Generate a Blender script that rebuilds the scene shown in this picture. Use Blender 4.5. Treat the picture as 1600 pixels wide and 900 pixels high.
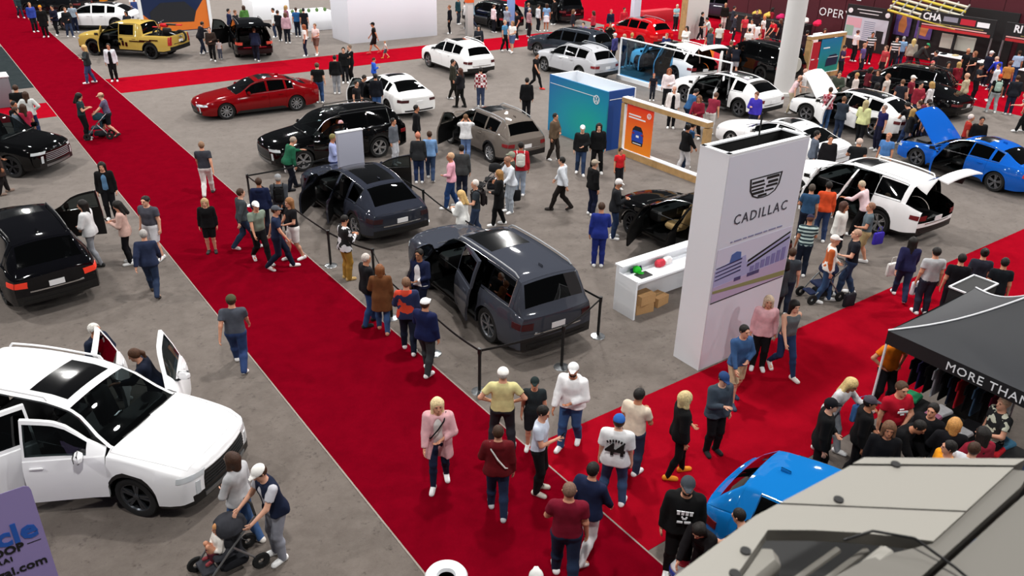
# Car show on an arena floor, seen from the stands.
# World: metres, Z up, floor at z=0, camera stands at the origin of the plan looking along +Y.
import bpy, bmesh, math, random
import numpy as np
from mathutils import Vector, Matrix, Euler
random.seed(7)
rng = np.random.default_rng(7)
SC = bpy.context.scene
COL = SC.collection
for _o in list(bpy.data.objects): bpy.data.objects.remove(_o)

# ---------------------------------------------------------------- camera
cam_data = bpy.data.cameras.new('camera')
cam = bpy.data.objects.new('camera', cam_data)
COL.objects.link(cam)
SC.camera = cam
PITCH, ROLL, CAM_H = 0.46971, -0.02257, 9.2
cam_data.sensor_width = 36.0
cam_data.lens = 36.0 * 1269.0 / 1600.0
cam_data.clip_start = 0.1
cam_data.clip_end = 400
_F = Vector((0, math.cos(PITCH), -math.sin(PITCH)))
_X = Vector((1, 0, 0)); _D = _F.cross(_X)
_R = math.cos(ROLL) * _X + math.sin(ROLL) * _D
_Dn = -math.sin(ROLL) * _X + math.cos(ROLL) * _D
_M = Matrix((_R, -_Dn, -_F)).transposed().to_4x4()
_M.translation = (0, 0, CAM_H)
cam.matrix_world = _M
cam_data.dof.use_dof = True
cam_data.dof.focus_distance = 26
cam_data.dof.aperture_fstop = 3.2

# ---------------------------------------------------------------- world, lamps, exposure
SC.view_settings.view_transform = 'Standard'
SC.view_settings.look = 'None'
SC.view_settings.gamma = 1.0
SC.view_settings.exposure = 0.14
SC.view_settings.use_curve_mapping = False
world = bpy.data.worlds.new('hall_light'); SC.world = world
world.use_nodes = True
_wn = world.node_tree
_bg = _wn.nodes['Background']
_bg.inputs['Color'].default_value = (0.86, 0.92, 1.0, 1)
_bg.inputs['Strength'].default_value = 0.05
def hall_lamp(x, y, z, power, size):
    ld = bpy.data.lights.new('hall_lamp', 'AREA'); ld.shape = 'DISK'; ld.size = size; ld.energy = power
    ld.color = (1.0, 0.98, 0.95)
    o = bpy.data.objects.new('hall_lamp', ld); o.location = (x, y, z); COL.objects.link(o)
    return o
for _i in range(5):
    for _j in range(6):
        hall_lamp(-44 + 22 * _i, 2 + 17 * _j, 19, 2500 * (.78 + .13 * _j), 1.1)

# ---------------------------------------------------------------- materials
MATS = {}
def srgb(h):
    if isinstance(h, (tuple, list)): return tuple(h[:3]) + (1.0,)
    h = h.lstrip('#')
    if len(h) == 3: h = ''.join(c * 2 for c in h)
    v = [int(h[i:i + 2], 16) / 255 for i in (0, 2, 4)]
    return tuple(x / 12.92 if x <= .04045 else ((x + .055) / 1.055) ** 2.4 for x in v) + (1.0,)
def mat(name, color=None, rough=.6, metal=0.0, coat=0.0, emit=None, est=1.0, objcol=False, noise=0.0, nscale=30.0, spec=.5, back=None, bump=0.0):
    if name in MATS: return MATS[name]
    m = bpy.data.materials.new(name); m.use_nodes = True
    nt = m.node_tree; b = nt.nodes['Principled BSDF']
    b.inputs['Roughness'].default_value = rough; b.inputs['Metallic'].default_value = metal
    b.inputs['Coat Weight'].default_value = coat; b.inputs['Coat Roughness'].default_value = .04
    b.inputs['Specular IOR Level'].default_value = spec
    out = None
    if objcol:
        oi = nt.nodes.new('ShaderNodeObjectInfo'); out = oi.outputs['Color']
    else:
        rgb = nt.nodes.new('ShaderNodeRGB'); rgb.outputs[0].default_value = srgb(color); out = rgb.outputs[0]
    if noise or bump:
        tc = nt.nodes.new('ShaderNodeTexCoord'); nz = nt.nodes.new('ShaderNodeTexNoise')
        nz.inputs['Scale'].default_value = nscale; nz.inputs['Detail'].default_value = 3
        nt.links.new(tc.outputs['Object'], nz.inputs['Vector'])
    if noise:
        mr = nt.nodes.new('ShaderNodeMapRange'); mr.inputs[1].default_value = .25; mr.inputs[2].default_value = .75
        mr.inputs[3].default_value = 1 - noise; mr.inputs[4].default_value = 1 + noise
        nt.links.new(nz.outputs['Fac'], mr.inputs[0])
        vm = nt.nodes.new('ShaderNodeVectorMath'); vm.operation = 'SCALE'
        nt.links.new(out, vm.inputs[0]); nt.links.new(mr.outputs[0], vm.inputs['Scale']); out = vm.outputs[0]
    if bump:
        bp = nt.nodes.new('ShaderNodeBump'); bp.inputs['Strength'].default_value = bump; bp.inputs['Distance'].default_value = .01
        nt.links.new(nz.outputs['Fac'], bp.inputs['Height']); nt.links.new(bp.outputs[0], b.inputs['Normal'])
    if back is not None:                    # the inner face of a panel is trimmed in another colour
        ge = nt.nodes.new('ShaderNodeNewGeometry'); mx = nt.nodes.new('ShaderNodeMix'); mx.data_type = 'RGBA'
        nt.links.new(ge.outputs['Backfacing'], mx.inputs['Factor']); nt.links.new(out, mx.inputs['A'])
        mx.inputs['B'].default_value = srgb(back); out = mx.outputs['Result']
    nt.links.new(out, b.inputs['Base Color'])
    if emit:
        b.inputs['Emission Color'].default_value = srgb(emit); b.inputs['Emission Strength'].default_value = est
    MATS[name] = m
    return m
def glass_mat(name, tint, rough=.02, refl=1.0):
    if name in MATS: return MATS[name]
    m = bpy.data.materials.new(name); m.use_nodes = True; nt = m.node_tree; nt.nodes.clear()
    o = nt.nodes.new('ShaderNodeOutputMaterial'); mx = nt.nodes.new('ShaderNodeMixShader'); t = nt.nodes.new('ShaderNodeBsdfTransparent')
    g = nt.nodes.new('ShaderNodeBsdfGlossy'); lw = nt.nodes.new('ShaderNodeLayerWeight')
    pw = nt.nodes.new('ShaderNodeMath'); pw.operation = 'POWER'; pw.inputs[1].default_value = 4.0; nt.links.new(lw.outputs['Facing'], pw.inputs[0])
    fr = nt.nodes.new('ShaderNodeMath'); fr.operation = 'MULTIPLY_ADD'; fr.inputs[1].default_value = .9; fr.inputs[2].default_value = .05; nt.links.new(pw.outputs[0], fr.inputs[0])
    t.inputs[0].default_value = srgb(tint); g.inputs['Roughness'].default_value = rough; g.inputs[0].default_value = (refl, refl, refl, 1)
    nt.links.new(fr.outputs[0], mx.inputs[0]); nt.links.new(t.outputs[0], mx.inputs[1]); nt.links.new(g.outputs[0], mx.inputs[2]); nt.links.new(mx.outputs[0], o.inputs[0])
    MATS[name] = m
    return m
M_PAINT = mat('car_paint', objcol=True, rough=.45, coat=.7, spec=.0, back='#0c0c0d')
M_CAR = mat('car_trim_black', '#0b0b0c', rough=.45)
M_TYRE = mat('tyre_rubber', '#0d0d0e', rough=.85)
M_RIM = mat('rim_alloy', objcol=True, rough=.25, metal=.85)
M_CHROME = mat('chrome', '#d5d6d8', rough=.15, metal=1.0)
M_GLOSS = mat('gloss_black', '#050506', rough=.12, coat=.6)
M_SEAT = mat('seat_leather', objcol=True, rough=.5)
M_GLASS = glass_mat('car_glass', '#4a5455')
M_GLASS_DARK = glass_mat('privacy_glass', '#15171a')
M_LAMP = mat('headlamp_lens', '#c9ced2', rough=.08, coat=1)
M_LIT = mat('lit_lamp', '#ffffff', emit='#fff3e0', est=3)
M_TAIL = mat('tail_lens', '#6e0508', rough=.12, coat=1)
M_TAIL_LIT = mat('tail_lens_lit', '#ff3010', emit='#ff3a1c', est=2.2)
M_PLATE = mat('plate_white', '#e8e8ea', rough=.5)
M_OBJ = mat('coloured_plastic', objcol=True, rough=.45)
M_OBJM = mat('coloured_matte', objcol=True, rough=.8)
M_CLOTH = mat('cloth', objcol=True, rough=.9, noise=.16, nscale=9, spec=.2, bump=.25)
M_SKIN = mat('skin', objcol=True, rough=.55, spec=.3)
M_HAIR = mat('hair_strands', objcol=True, rough=.6, noise=.35, nscale=45, spec=.3, bump=.6)
M_EYE = mat('eye_dark', '#2a1c18', rough=.3)
M_LIP = mat('lip', '#8d3f3b', rough=.5)
M_BLACK = mat('matt_black', '#0a0a0b', rough=.7)
M_STEEL = mat('steel', '#9a9da0', rough=.3, metal=.9)
M_WHITE = mat('white_laminate', '#eceef2', rough=.45)
M_WOOD = mat('pale_wood', '#b08c5c', rough=.6, noise=.18, nscale=6)
M_CARD = mat('cardboard', '#b28a5c', rough=.85, noise=.08)

# ---------------------------------------------------------------- object helpers
def tag(o, label=None, cat=None, group=None, kind=None):
    if label: o['label'] = label
    if cat: o['category'] = cat
    if group: o['group'] = group
    if kind: o['kind'] = kind
    return o
def empty(name, loc=(0, 0, 0), rz=0.0):
    o = bpy.data.objects.new(name, None); COL.objects.link(o); o.location = loc; o.rotation_euler = (0, 0, rz)
    o.empty_display_size = .2
    return o
def link(name, me, parent=None, color=None, loc=None):
    o = bpy.data.objects.new(name, me); COL.objects.link(o)
    if parent is not None: o.parent = parent
    if color is not None: o.color = srgb(color)
    if loc is not None: o.location = loc
    return o
def mesh(name, V, F, mats, idx=None, smooth=None):
    me = bpy.data.meshes.new(name)
    me.from_pydata([tuple(v) for v in V], [], [tuple(f) for f in F])
    if not isinstance(mats, (list, tuple)): mats = [mats]
    for m in mats: me.materials.append(m)
    if idx is not None: me.polygons.foreach_set('material_index', list(idx))
    if smooth:
        me.polygons.foreach_set('use_smooth', [True] * len(me.polygons))
        if smooth < 3: me.set_sharp_from_angle(angle=smooth)
    me.update()
    return me
class MB:
    """collects shapes into one mesh"""
    def __init__(s): s.V = []; s.F = []; s.I = []; s.mi = 0
    def add(s, V, F):
        n = len(s.V); s.V += [tuple(v) for v in V]; s.F += [tuple(i + n for i in f) for f in F]; s.I += [s.mi] * len(F); return s
    def box(s, c, d, rz=0.0, bev=0.0, M=None):
        hx, hy, hz = d[0] / 2, d[1] / 2, d[2] / 2
        b = min(bev, hx * .9, hy * .9, hz * .9)
        if b <= 0:
            V = [(x, y, z) for z in (-hz, hz) for y in (-hy, hy) for x in (-hx, hx)]
            F = [(0, 2, 3, 1), (4, 5, 7, 6), (0, 1, 5, 4), (2, 6, 7, 3), (0, 4, 6, 2), (1, 3, 7, 5)]
        else:
            ring = lambda x, y, z: [(-x + b, -y, z), (x - b, -y, z), (x, -y + b, z), (x, y - b, z), (x - b, y, z), (-x + b, y, z), (-x, y - b, z), (-x, -y + b, z)]
            V = ring(hx - b * .6, hy - b * .6, -hz) + ring(hx, hy, -hz + b) + ring(hx, hy, hz - b) + ring(hx - b * .6, hy - b * .6, hz)
            F = [tuple(range(7, -1, -1)), tuple(range(24, 32))]
            for k in range(3):
                for i in range(8):
                    j = (i + 1) % 8; F.append((k * 8 + i, k * 8 + j, k * 8 + 8 + j, k * 8 + 8 + i))
        c_, s_ = math.cos(rz), math.sin(rz)
        V = [(x * c_ - y * s_ + c[0], x * s_ + y * c_ + c[1], z + c[2]) for x, y, z in V]
        if M is not None: V = [tuple(M @ Vector(v)) for v in V]
        return s.add(V, F)
    def tube(s, pts, r, n=8, caps=True):
        pts = [Vector(p) for p in pts]
        rs = r if isinstance(r, (list, tuple)) else [r] * len(pts)
        V = []; up = None
        for i, p in enumerate(pts):
            t = (pts[min(i + 1, len(pts) - 1)] - pts[max(i - 1, 0)])
            t = t.normalized() if t.length > 1e-9 else Vector((0, 0, 1))
            if up is None:
                up = Vector((0, 0, 1)) if abs(t.z) < .9 else Vector((1, 0, 0))
            a = t.cross(up); a = a.normalized() if a.length > 1e-6 else Vector((1, 0, 0)); b = a.cross(t).normalized(); up = b
            for k in range(n):
                an = 2 * math.pi * k / n; V.append(tuple(p + (a * math.cos(an) + b * math.sin(an)) * rs[i]))
        F = []
        for i in range(len(pts) - 1):
            for k in range(n):
                j = (k + 1) % n; F.append((i * n + k, i * n + j, (i + 1) * n + j, (i + 1) * n + k))
        if caps: F.append(tuple(range(n - 1, -1, -1))); F.append(tuple((len(pts) - 1) * n + k for k in range(n)))
        return s.add(V, F)
    def lathe(s, prof, n=24, c=(0, 0, 0), axis='z'):
        V = []
        for r, z in prof:
            for k in range(n):
                a = 2 * math.pi * k / n
                v = (r * math.cos(a), r * math.sin(a), z)
                if axis == 'y': v = (v[0], v[2], v[1])
                V.append((v[0] + c[0], v[1] + c[1], v[2] + c[2]))
        F = []
        for i in range(len(prof) - 1):
            for k in range(n):
                j = (k + 1) % n
                f = (i * n + k, i * n + j, (i + 1) * n + j, (i + 1) * n + k)
                F.append(f if axis == 'z' else f[::-1])
        if prof[0][0] > 1e-6 and prof[0][1] != prof[-1][1]: F.append(tuple(range(n - 1, -1, -1)) if axis == 'z' else tuple(range(n)))
        if prof[-1][0] > 1e-6 and prof[0][1] != prof[-1][1]:
            f = tuple((len(prof) - 1) * n + k for k in range(n)); F.append(f if axis == 'z' else f[::-1])
        return s.add(V, F)
    def prism(s, poly, z0, z1):
        n = len(poly); V = [(x, y, z0) for x, y in poly] + [(x, y, z1) for x, y in poly]
        F = [tuple(range(n - 1, -1, -1)), tuple(range(n, 2 * n))] + [(i, (i + 1) % n, n + (i + 1) % n, n + i) for i in range(n)]
        return s.add(V, F)
    def ball(s, c, r, n=10, m=6):
        r = (r, r, r) if not isinstance(r, (tuple, list)) else r
        V = [(c[0], c[1], c[2] - r[2])]
        for i in range(1, m):
            t = math.pi * i / m - math.pi / 2
            for k in range(n):
                a = 2 * math.pi * k / n; V.append((c[0] + r[0] * math.cos(t) * math.cos(a), c[1] + r[1] * math.cos(t) * math.sin(a), c[2] + r[2] * math.sin(t)))
        V.append((c[0], c[1], c[2] + r[2])); F = []
        for k in range(n): F.append((0, 1 + (k + 1) % n, 1 + k))
        for i in range(m - 2):
            for k in range(n):
                j = (k + 1) % n; F.append((1 + i * n + k, 1 + i * n + j, 1 + (i + 1) * n + j, 1 + (i + 1) * n + k))
        e = len(V) - 1
        for k in range(n): F.append((e, 1 + (m - 2) * n + k, 1 + (m - 2) * n + (k + 1) % n))
        return s.add(V, F)
    def me(s, name, mats, smooth=.6): return mesh(name, s.V, s.F, mats, s.I, smooth)
    def build(s, name, mats, parent=None, color=None, smooth=.6, loc=None): return link(name, s.me(name, mats, smooth), parent, color, loc)
def children(o): return list(o.children)
def copy_tree(o, parent=None):
    c = o.copy(); COL.objects.link(c); c.parent = parent
    for ch in list(o.children): copy_tree(ch, c)
    return c
_text_cache = {}
def text_mesh(s, size=1.0, ext=.004, bold=0.0, align='CENTER', shear=0.0, space=1.0):
    key = (s, size, ext, bold, align, shear, space)
    if key in _text_cache: return _text_cache[key]
    cu = bpy.data.curves.new('lettering', 'FONT'); cu.body = s; cu.size = size; cu.extrude = ext; cu.offset = bold; cu.align_x = align; cu.align_y = 'CENTER'
    cu.shear = shear; cu.space_character = space; cu.resolution_u = 2
    o = bpy.data.objects.new('lettering', cu); COL.objects.link(o)
    dg = bpy.context.evaluated_depsgraph_get()
    me = bpy.data.meshes.new_from_object(o.evaluated_get(dg)); bpy.data.objects.remove(o); bpy.data.curves.remove(cu)
    V = [tuple(v.co) for v in me.vertices]; F = [tuple(p.vertices) for p in me.polygons]
    bpy.data.meshes.remove(me)
    _text_cache[key] = (V, F)
    return V, F
def text_obj(s, parent, loc, rot, size, m, name='lettering', bold=0.0, align='CENTER', shear=0.0, space=1.0, ext=.004, color=None):
    V, F = text_mesh(s, size, ext, bold, align, shear, space)
    me = mesh(name, V, F, m)
    o = link(name, me, parent, color); o.location = loc; o.rotation_euler = rot
    return o

# ================================================================ the hall floor
# the show is laid out on a grid turned against the camera: u runs along the long red aisle, v across it.
YAW = -0.6333
UA = Vector((math.sin(YAW), math.cos(YAW), 0)); VB = Vector((math.cos(YAW), -math.sin(YAW), 0))
def gp(u, v, z=0.0): return Vector(UA * u + VB * v + Vector((0, 0, z)))
RZ = -YAW                      # rotation of a thing whose +Y looks along u and +X along v  (about Z)
def grid_empty(name, u, v, z=0.0):
    return empty(name, gp(u, v, z), RZ)          # local +X = v, local +Y = u
def carpet_mat(name, base, dark, light, stain=0.0, scale=1.0, rough=.95, sheen=0.0, spec=.0):
    m = bpy.data.materials.new(name); m.use_nodes = True; nt = m.node_tree; b = nt.nodes['Principled BSDF']
    b.inputs['Roughness'].default_value = rough; b.inputs['Specular IOR Level'].default_value = spec
    tc = nt.nodes.new('ShaderNodeTexCoord')
    def nz(sc, det, rgh=.6):
        n = nt.nodes.new('ShaderNodeTexNoise'); n.inputs['Scale'].default_value = sc; n.inputs['Detail'].default_value = det; n.inputs['Roughness'].default_value = rgh
        nt.links.new(tc.outputs['Object'], n.inputs['Vector']); return n.outputs['Fac']
    def ramp(inp, a, c, ca, cb):
        r = nt.nodes.new('ShaderNodeValToRGB'); r.color_ramp.elements[0].position = a; r.color_ramp.elements[1].position = c
        r.color_ramp.elements[0].color = ca; r.color_ramp.elements[1].color = cb; nt.links.new(inp, r.inputs[0]); return r.outputs[0]
    c1 = ramp(nz(2.6 * scale, 7, .72), .30, .70, srgb(dark), srgb(light))
    mx = nt.nodes.new('ShaderNodeMix'); mx.data_type = 'RGBA'; mx.inputs['Factor'].default_value = .55
    nt.links.new(c1, mx.inputs['A']); mx.inputs['B'].default_value = srgb(base); cur = mx.outputs['Result']
    if stain:
        k = ramp(nz(7.5 * scale, 4, .7), .58, .74, (0, 0, 0, 1), (1, 1, 1, 1))
        ml = nt.nodes.new('ShaderNodeMath'); ml.operation = 'MULTIPLY'; ml.inputs[1].default_value = stain; nt.links.new(k, ml.inputs[0])
        m2 = nt.nodes.new('ShaderNodeMix'); m2.data_type = 'RGBA'; nt.links.new(ml.outputs[0], m2.inputs['Factor']); nt.links.new(cur, m2.inputs['A'])
        m2.inputs['B'].default_value = srgb(dark)[:3] + (1,); m2.inputs['B'].default_value = tuple(c * .45 for c in srgb(dark)[:3]) + (1,); cur = m2.outputs['Result']
    nt.links.new(cur, b.inputs['Base Color']); b.inputs['Sheen Weight'].default_value = sheen; b.inputs['Sheen Roughness'].default_value = .5
    bp = nt.nodes.new('ShaderNodeBump'); bp.inputs['Strength'].default_value = .35; bp.inputs['Distance'].default_value = .01
    nt.links.new(nz(60, 3), bp.inputs['Height']); nt.links.new(bp.outputs[0], b.inputs['Normal'])
    return m
M_GREY = carpet_mat('grey_carpet', '#685f59', '#514943', '#79716b', .7, sheen=.16, spec=.1)
M_RED = carpet_mat('red_carpet', '#6b0314', '#5b0210', '#780417', .0)
M_RED2 = carpet_mat('red_carpet_other_nap', '#8e081a', '#7d0716', '#9e0b1e', .0)
M_DARKC = carpet_mat('dark_carpet', '#2a3032', '#222729', '#343a3c', .0)
def slab(name, m, u0, u1, v0, v1, z0, z1, parent=None):
    c = gp((u0 + u1) / 2, (v0 + v1) / 2)
    mb = MB(); mb.box((0, 0, (z1 - z0) / 2), (abs(v1 - v0), abs(u1 - u0), z1 - z0))
    o = mb.build(name, m, parent); o.location = (c.x, c.y, z0); o.rotation_euler = (0, 0, RZ); return o
fl = slab('floor', M_GREY, -14, 110, -62, 90, -.2, 0); fl['kind'] = 'structure'
CARPETS = [
    ('long dark red aisle carpet running from bottom centre to upper left', M_RED, -2, 95, 4.22, 7.25),
    ('bright red cross carpet running right past the white tower', M_RED2, 6.22, 9.28, 7.25, 60),
    ('narrow bright red carpet strip in the background left', M_RED2, 40.36, 43.62, 7.25, 39.9),
    ('short bright red carpet stub on the far left of aisle', M_RED2, 37.58, 40.2, -6, 4.22),
    ('wide red carpet under the booths at upper right', M_RED2, 9.28, 78, 39.9, 56),
    ('dark grey carpet patch left of the long red aisle', M_DARKC, 43.5, 55, -8, 4.22)]
for lb, m, u0, u1, v0, v1 in CARPETS:
    o = slab('carpet', m, u0, u1, v0, v1, 0, .006); tag(o, lb, 'carpet')
mb = MB()
for v in (4.22, 7.25): mb.box((v - 5.735, 30, .0045), (.028, 66, .009))
o = mb.build('edge_tape', mat('edge_tape', '#8f837b', rough=.8)); o.location = gp(0, 5.735); o.rotation_euler = (0, 0, RZ); o.name = 'trim_1'; o['kind'] = 'structure'

# ================================================================ cars
# local frame: origin on the floor under the middle of the car, +X = forward, +Y = the car's left.
# profiles are given against u, the distance back from the front end.
def pchip(pts):
    xs = np.array([p[0] for p in pts], float); ys = np.array([p[1] for p in pts], float)
    h = np.diff(xs); d = np.diff(ys) / h; m = np.zeros_like(ys)
    m[0], m[-1] = d[0], d[-1]
    for i in range(1, len(xs) - 1):
        if d[i - 1] * d[i] > 0:
            w1 = 2 * h[i] + h[i - 1]; w2 = h[i] + 2 * h[i - 1]; m[i] = (w1 + w2) / (w1 / d[i - 1] + w2 / d[i])
    def f(x):
        x = min(max(x, xs[0]), xs[-1]); i = min(max(int(np.searchsorted(xs, x)) - 1, 0), len(xs) - 2)
        t = (x - xs[i]) / h[i]; t2 = t * t; t3 = t2 * t
        return float((2 * t3 - 3 * t2 + 1) * ys[i] + (t3 - 2 * t2 + t) * h[i] * m[i] + (-2 * t3 + 3 * t2) * ys[i + 1] + (t3 - t2) * h[i] * m[i + 1])
    return f
SPEC = {}
SPEC['suv'] = dict(L=4.98, top=[(0, .93), (.1, 1.0), (.45, 1.09), (1.0, 1.15), (1.35, 1.19), (2.12, 1.67), (2.6, 1.745), (3.5, 1.75), (4.3, 1.71), (4.52, 1.66), (4.86, 1.20), (4.98, 1.06)],
    belt=[(0, .84), (.4, .97), (1.3, 1.07), (3.0, 1.10), (4.4, 1.15), (4.98, 1.02)],
    wb=[(0, .78), (.12, .90), (.4, .965), (1.2, .985), (4.0, .985), (4.7, .95), (4.98, .86)],
    wr=[(0, .62), (1.3, .80), (2.12, .655), (3.2, .66), (4.5, .62), (4.86, .73), (4.98, .76)],
    cowl=1.32, head=2.12, rr=4.5, rd=4.84, w0=1.62, d0=1.34, B=2.52, C=3.47, dC=3.50, q=4.34, wf=.93, wr_=3.83, R=.38, Ra=.44, clad=True, sill=.27, roofglass=(2.25, 2.95), rails=True, frontz=.08, style='suv')
SPEC['suv_big'] = dict(SPEC['suv'], L=5.25, top=[(0, .98), (.1, 1.08), (.5, 1.17), (1.1, 1.21), (1.45, 1.25), (2.12, 1.75), (2.6, 1.85), (3.6, 1.87), (4.8, 1.83), (4.93, 1.78), (5.15, 1.25), (5.25, 1.1)],
    belt=[(0, .9), (.4, 1.05), (1.4, 1.14), (3.2, 1.17), (4.8, 1.18), (5.25, 1.08)],
    wb=[(0, .82), (.12, .93), (.4, .985), (1.2, 1.0), (4.4, 1.0), (5.0, .975), (5.25, .91)],
    wr=[(0, .62), (1.4, .82), (2.12, .70), (3.2, .71), (4.85, .69), (5.15, .80), (5.25, .83)],
    cowl=1.42, head=2.15, rr=4.9, rd=5.13, w0=1.72, d0=1.42, B=2.62, C=3.62, dC=3.66, q=4.78, wf=.98, wr_=4.03, R=.41, Ra=.47, clad=False, roofglass=(2.3, 3.45))
SPEC['crossover'] = dict(SPEC['suv'], L=4.99, top=[(0, .80), (.1, .90), (.45, 1.0), (1.1, 1.08), (1.35, 1.11), (2.2, 1.53), (2.7, 1.61), (3.3, 1.60), (4.05, 1.50), (4.75, 1.16), (4.99, 1.02)],
    belt=[(0, .72), (.4, .88), (1.3, .99), (3.0, 1.02), (4.3, 1.06), (4.99, .96)],
    wr=[(0, .60), (1.3, .80), (2.2, .64), (3.2, .64), (4.1, .60), (4.75, .70), (4.99, .76)],
    cowl=1.3, head=2.2, rr=4.05, rd=4.72, w0=1.62, B=2.6, C=3.5, dC=3.42, q=4.05, wf=.93, wr_=4.02, R=.385, Ra=.43, clad=True, roofglass=(2.3, 3.9), rails=False, d0=1.36)
SPEC['compact_suv'] = dict(SPEC['suv'], L=4.62, top=[(0, .86), (.1, .95), (.4, 1.02), (1.0, 1.09), (1.22, 1.12), (1.95, 1.55), (2.4, 1.64), (3.2, 1.64), (4.0, 1.56), (4.2, 1.50), (4.5, 1.15), (4.62, 1.0)],
    belt=[(0, .78), (.4, .92), (1.2, 1.01), (2.8, 1.05), (4.1, 1.12), (4.62, .98)],
    wb=[(0, .74), (.12, .86), (.4, .92), (1.1, .94), (3.7, .94), (4.35, .90), (4.62, .82)],
    wr=[(0, .58), (1.2, .76), (1.95, .62), (3.0, .62), (4.15, .57), (4.5, .68), (4.62, .72)],
    cowl=1.18, head=1.95, rr=4.15, rd=4.48, w0=1.46, d0=1.2, B=2.34, C=3.2, dC=3.2, q=3.9, wf=.88, wr_=3.62, R=.355, Ra=.41, roofglass=(2.1, 3.0))
SPEC['blue_hatch'] = dict(SPEC['compact_suv'], roofglass=None, rails=False, clad=False, sill=.22)
SPEC['sedan'] = dict(SPEC['suv'], L=4.92, top=[(0, .68), (.1, .76), (.5, .86), (1.2, .95), (1.5, .98), (2.35, 1.38), (2.8, 1.45), (3.3, 1.43), (3.75, 1.34), (4.45, 1.08), (4.7, 1.05), (4.92, .96)],
    belt=[(0, .60), (.4, .76), (1.4, .87), (3.0, .92), (4.2, .96), (4.92, .90)],
    wb=[(0, .74), (.12, .86), (.45, .93), (1.2, .945), (4.0, .945), (4.6, .91), (4.92, .80)],
    wr=[(0, .56), (1.45, .78), (2.35, .58), (3.2, .58), (3.75, .56), (4.45, .70), (4.92, .70)],
    cowl=1.45, head=2.33, rr=3.7, rd=4.42, w0=1.85, d0=1.5, B=2.72, C=3.5, dC=3.46, q=3.82, wf=.93, wr_=3.88, R=.345, Ra=.385, clad=False, sill=.2, roofglass=(2.5, 3.1), rails=False, style='sedan')
SPEC['coupe'] = dict(SPEC['sedan'], L=4.5, top=[(0, .62), (.1, .70), (.5, .82), (1.1, .92), (1.3, .95), (2.1, 1.29), (2.5, 1.33), (2.9, 1.31), (3.4, 1.22), (4.1, 1.0), (4.5, .88)],
    belt=[(0, .56), (.4, .74), (1.3, .85), (2.8, .90), (3.8, .95), (4.5, .84)],
    wb=[(0, .72), (.12, .84), (.45, .92), (1.1, .93), (3.4, .96), (4.1, .92), (4.5, .78)], cowl=1.25, head=2.1, rr=3.2, rd=4.0,
    wr=[(0, .56), (1.25, .76), (2.1, .56), (2.9, .55), (3.3, .52), (4.1, .66), (4.5, .68)], w0=1.62, d0=1.3, B=2.55, C=2.62, dC=2.62, q=3.15, wf=.88, wr_=3.5, roofglass=(2.2, 2.6))
SPEC['pickup'] = dict(SPEC['suv_big'], L=5.6, top=[(0, 1.0), (.1, 1.08), (.5, 1.14), (1.1, 1.18), (1.45, 1.22), (2.1, 1.72), (2.5, 1.82), (3.5, 1.83), (3.85, 1.78), (4.02, 1.25), (4.3, 1.22), (5.6, 1.24)],
    belt=[(0, .92), (.4, 1.06), (1.4, 1.13), (3.9, 1.14), (4.1, 1.17), (5.6, 1.19)], wb=[(0, .8), (.12, .91), (.4, .965), (1.2, .975), (5.4, .975), (5.6, .95)],
    wr=[(0, .62), (1.4, .80), (2.1, .68), (3.0, .69), (3.85, .68), (4.05, .84), (5.6, .86)], cowl=1.4, head=2.1, rr=3.84, rd=4.0, C=3.52, dC=3.72, q=3.6, B=2.58, w0=1.66, d0=1.42, wf=.97, wr_=4.4, R=.40, Ra=.47, roofglass=None, rails=False, clad=True, sill=.38, style='pickup', bed=(4.12, 5.52))
SPEC['minivan'] = dict(SPEC['suv'], L=5.2, top=[(0, .86), (.1, .94), (.5, 1.05), (.95, 1.13), (1.15, 1.18), (2.05, 1.66), (2.6, 1.76), (3.8, 1.77), (4.7, 1.72), (4.85, 1.67), (5.1, 1.2), (5.2, 1.05)],
    belt=[(0, .78), (.4, .92), (1.2, 1.02), (3.0, 1.06), (4.7, 1.09), (5.2, 1.0)], cowl=1.1, head=2.05, rr=4.83, rd=5.08, w0=1.5, d0=1.3, B=2.5, C=3.65, dC=3.6, q=4.7, wf=.95, wr_=4.05, R=.36, Ra=.41, clad=False, sill=.22,
    wb=[(0, .76), (.12, .88), (.4, .95), (1.2, .985), (4.4, .985), (5.0, .95), (5.2, .88)], wr=[(0, .6), (1.1, .82), (2.05, .66), (3.2, .67), (4.8, .64), (5.1, .75), (5.2, .78)], roofglass=None)

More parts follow.
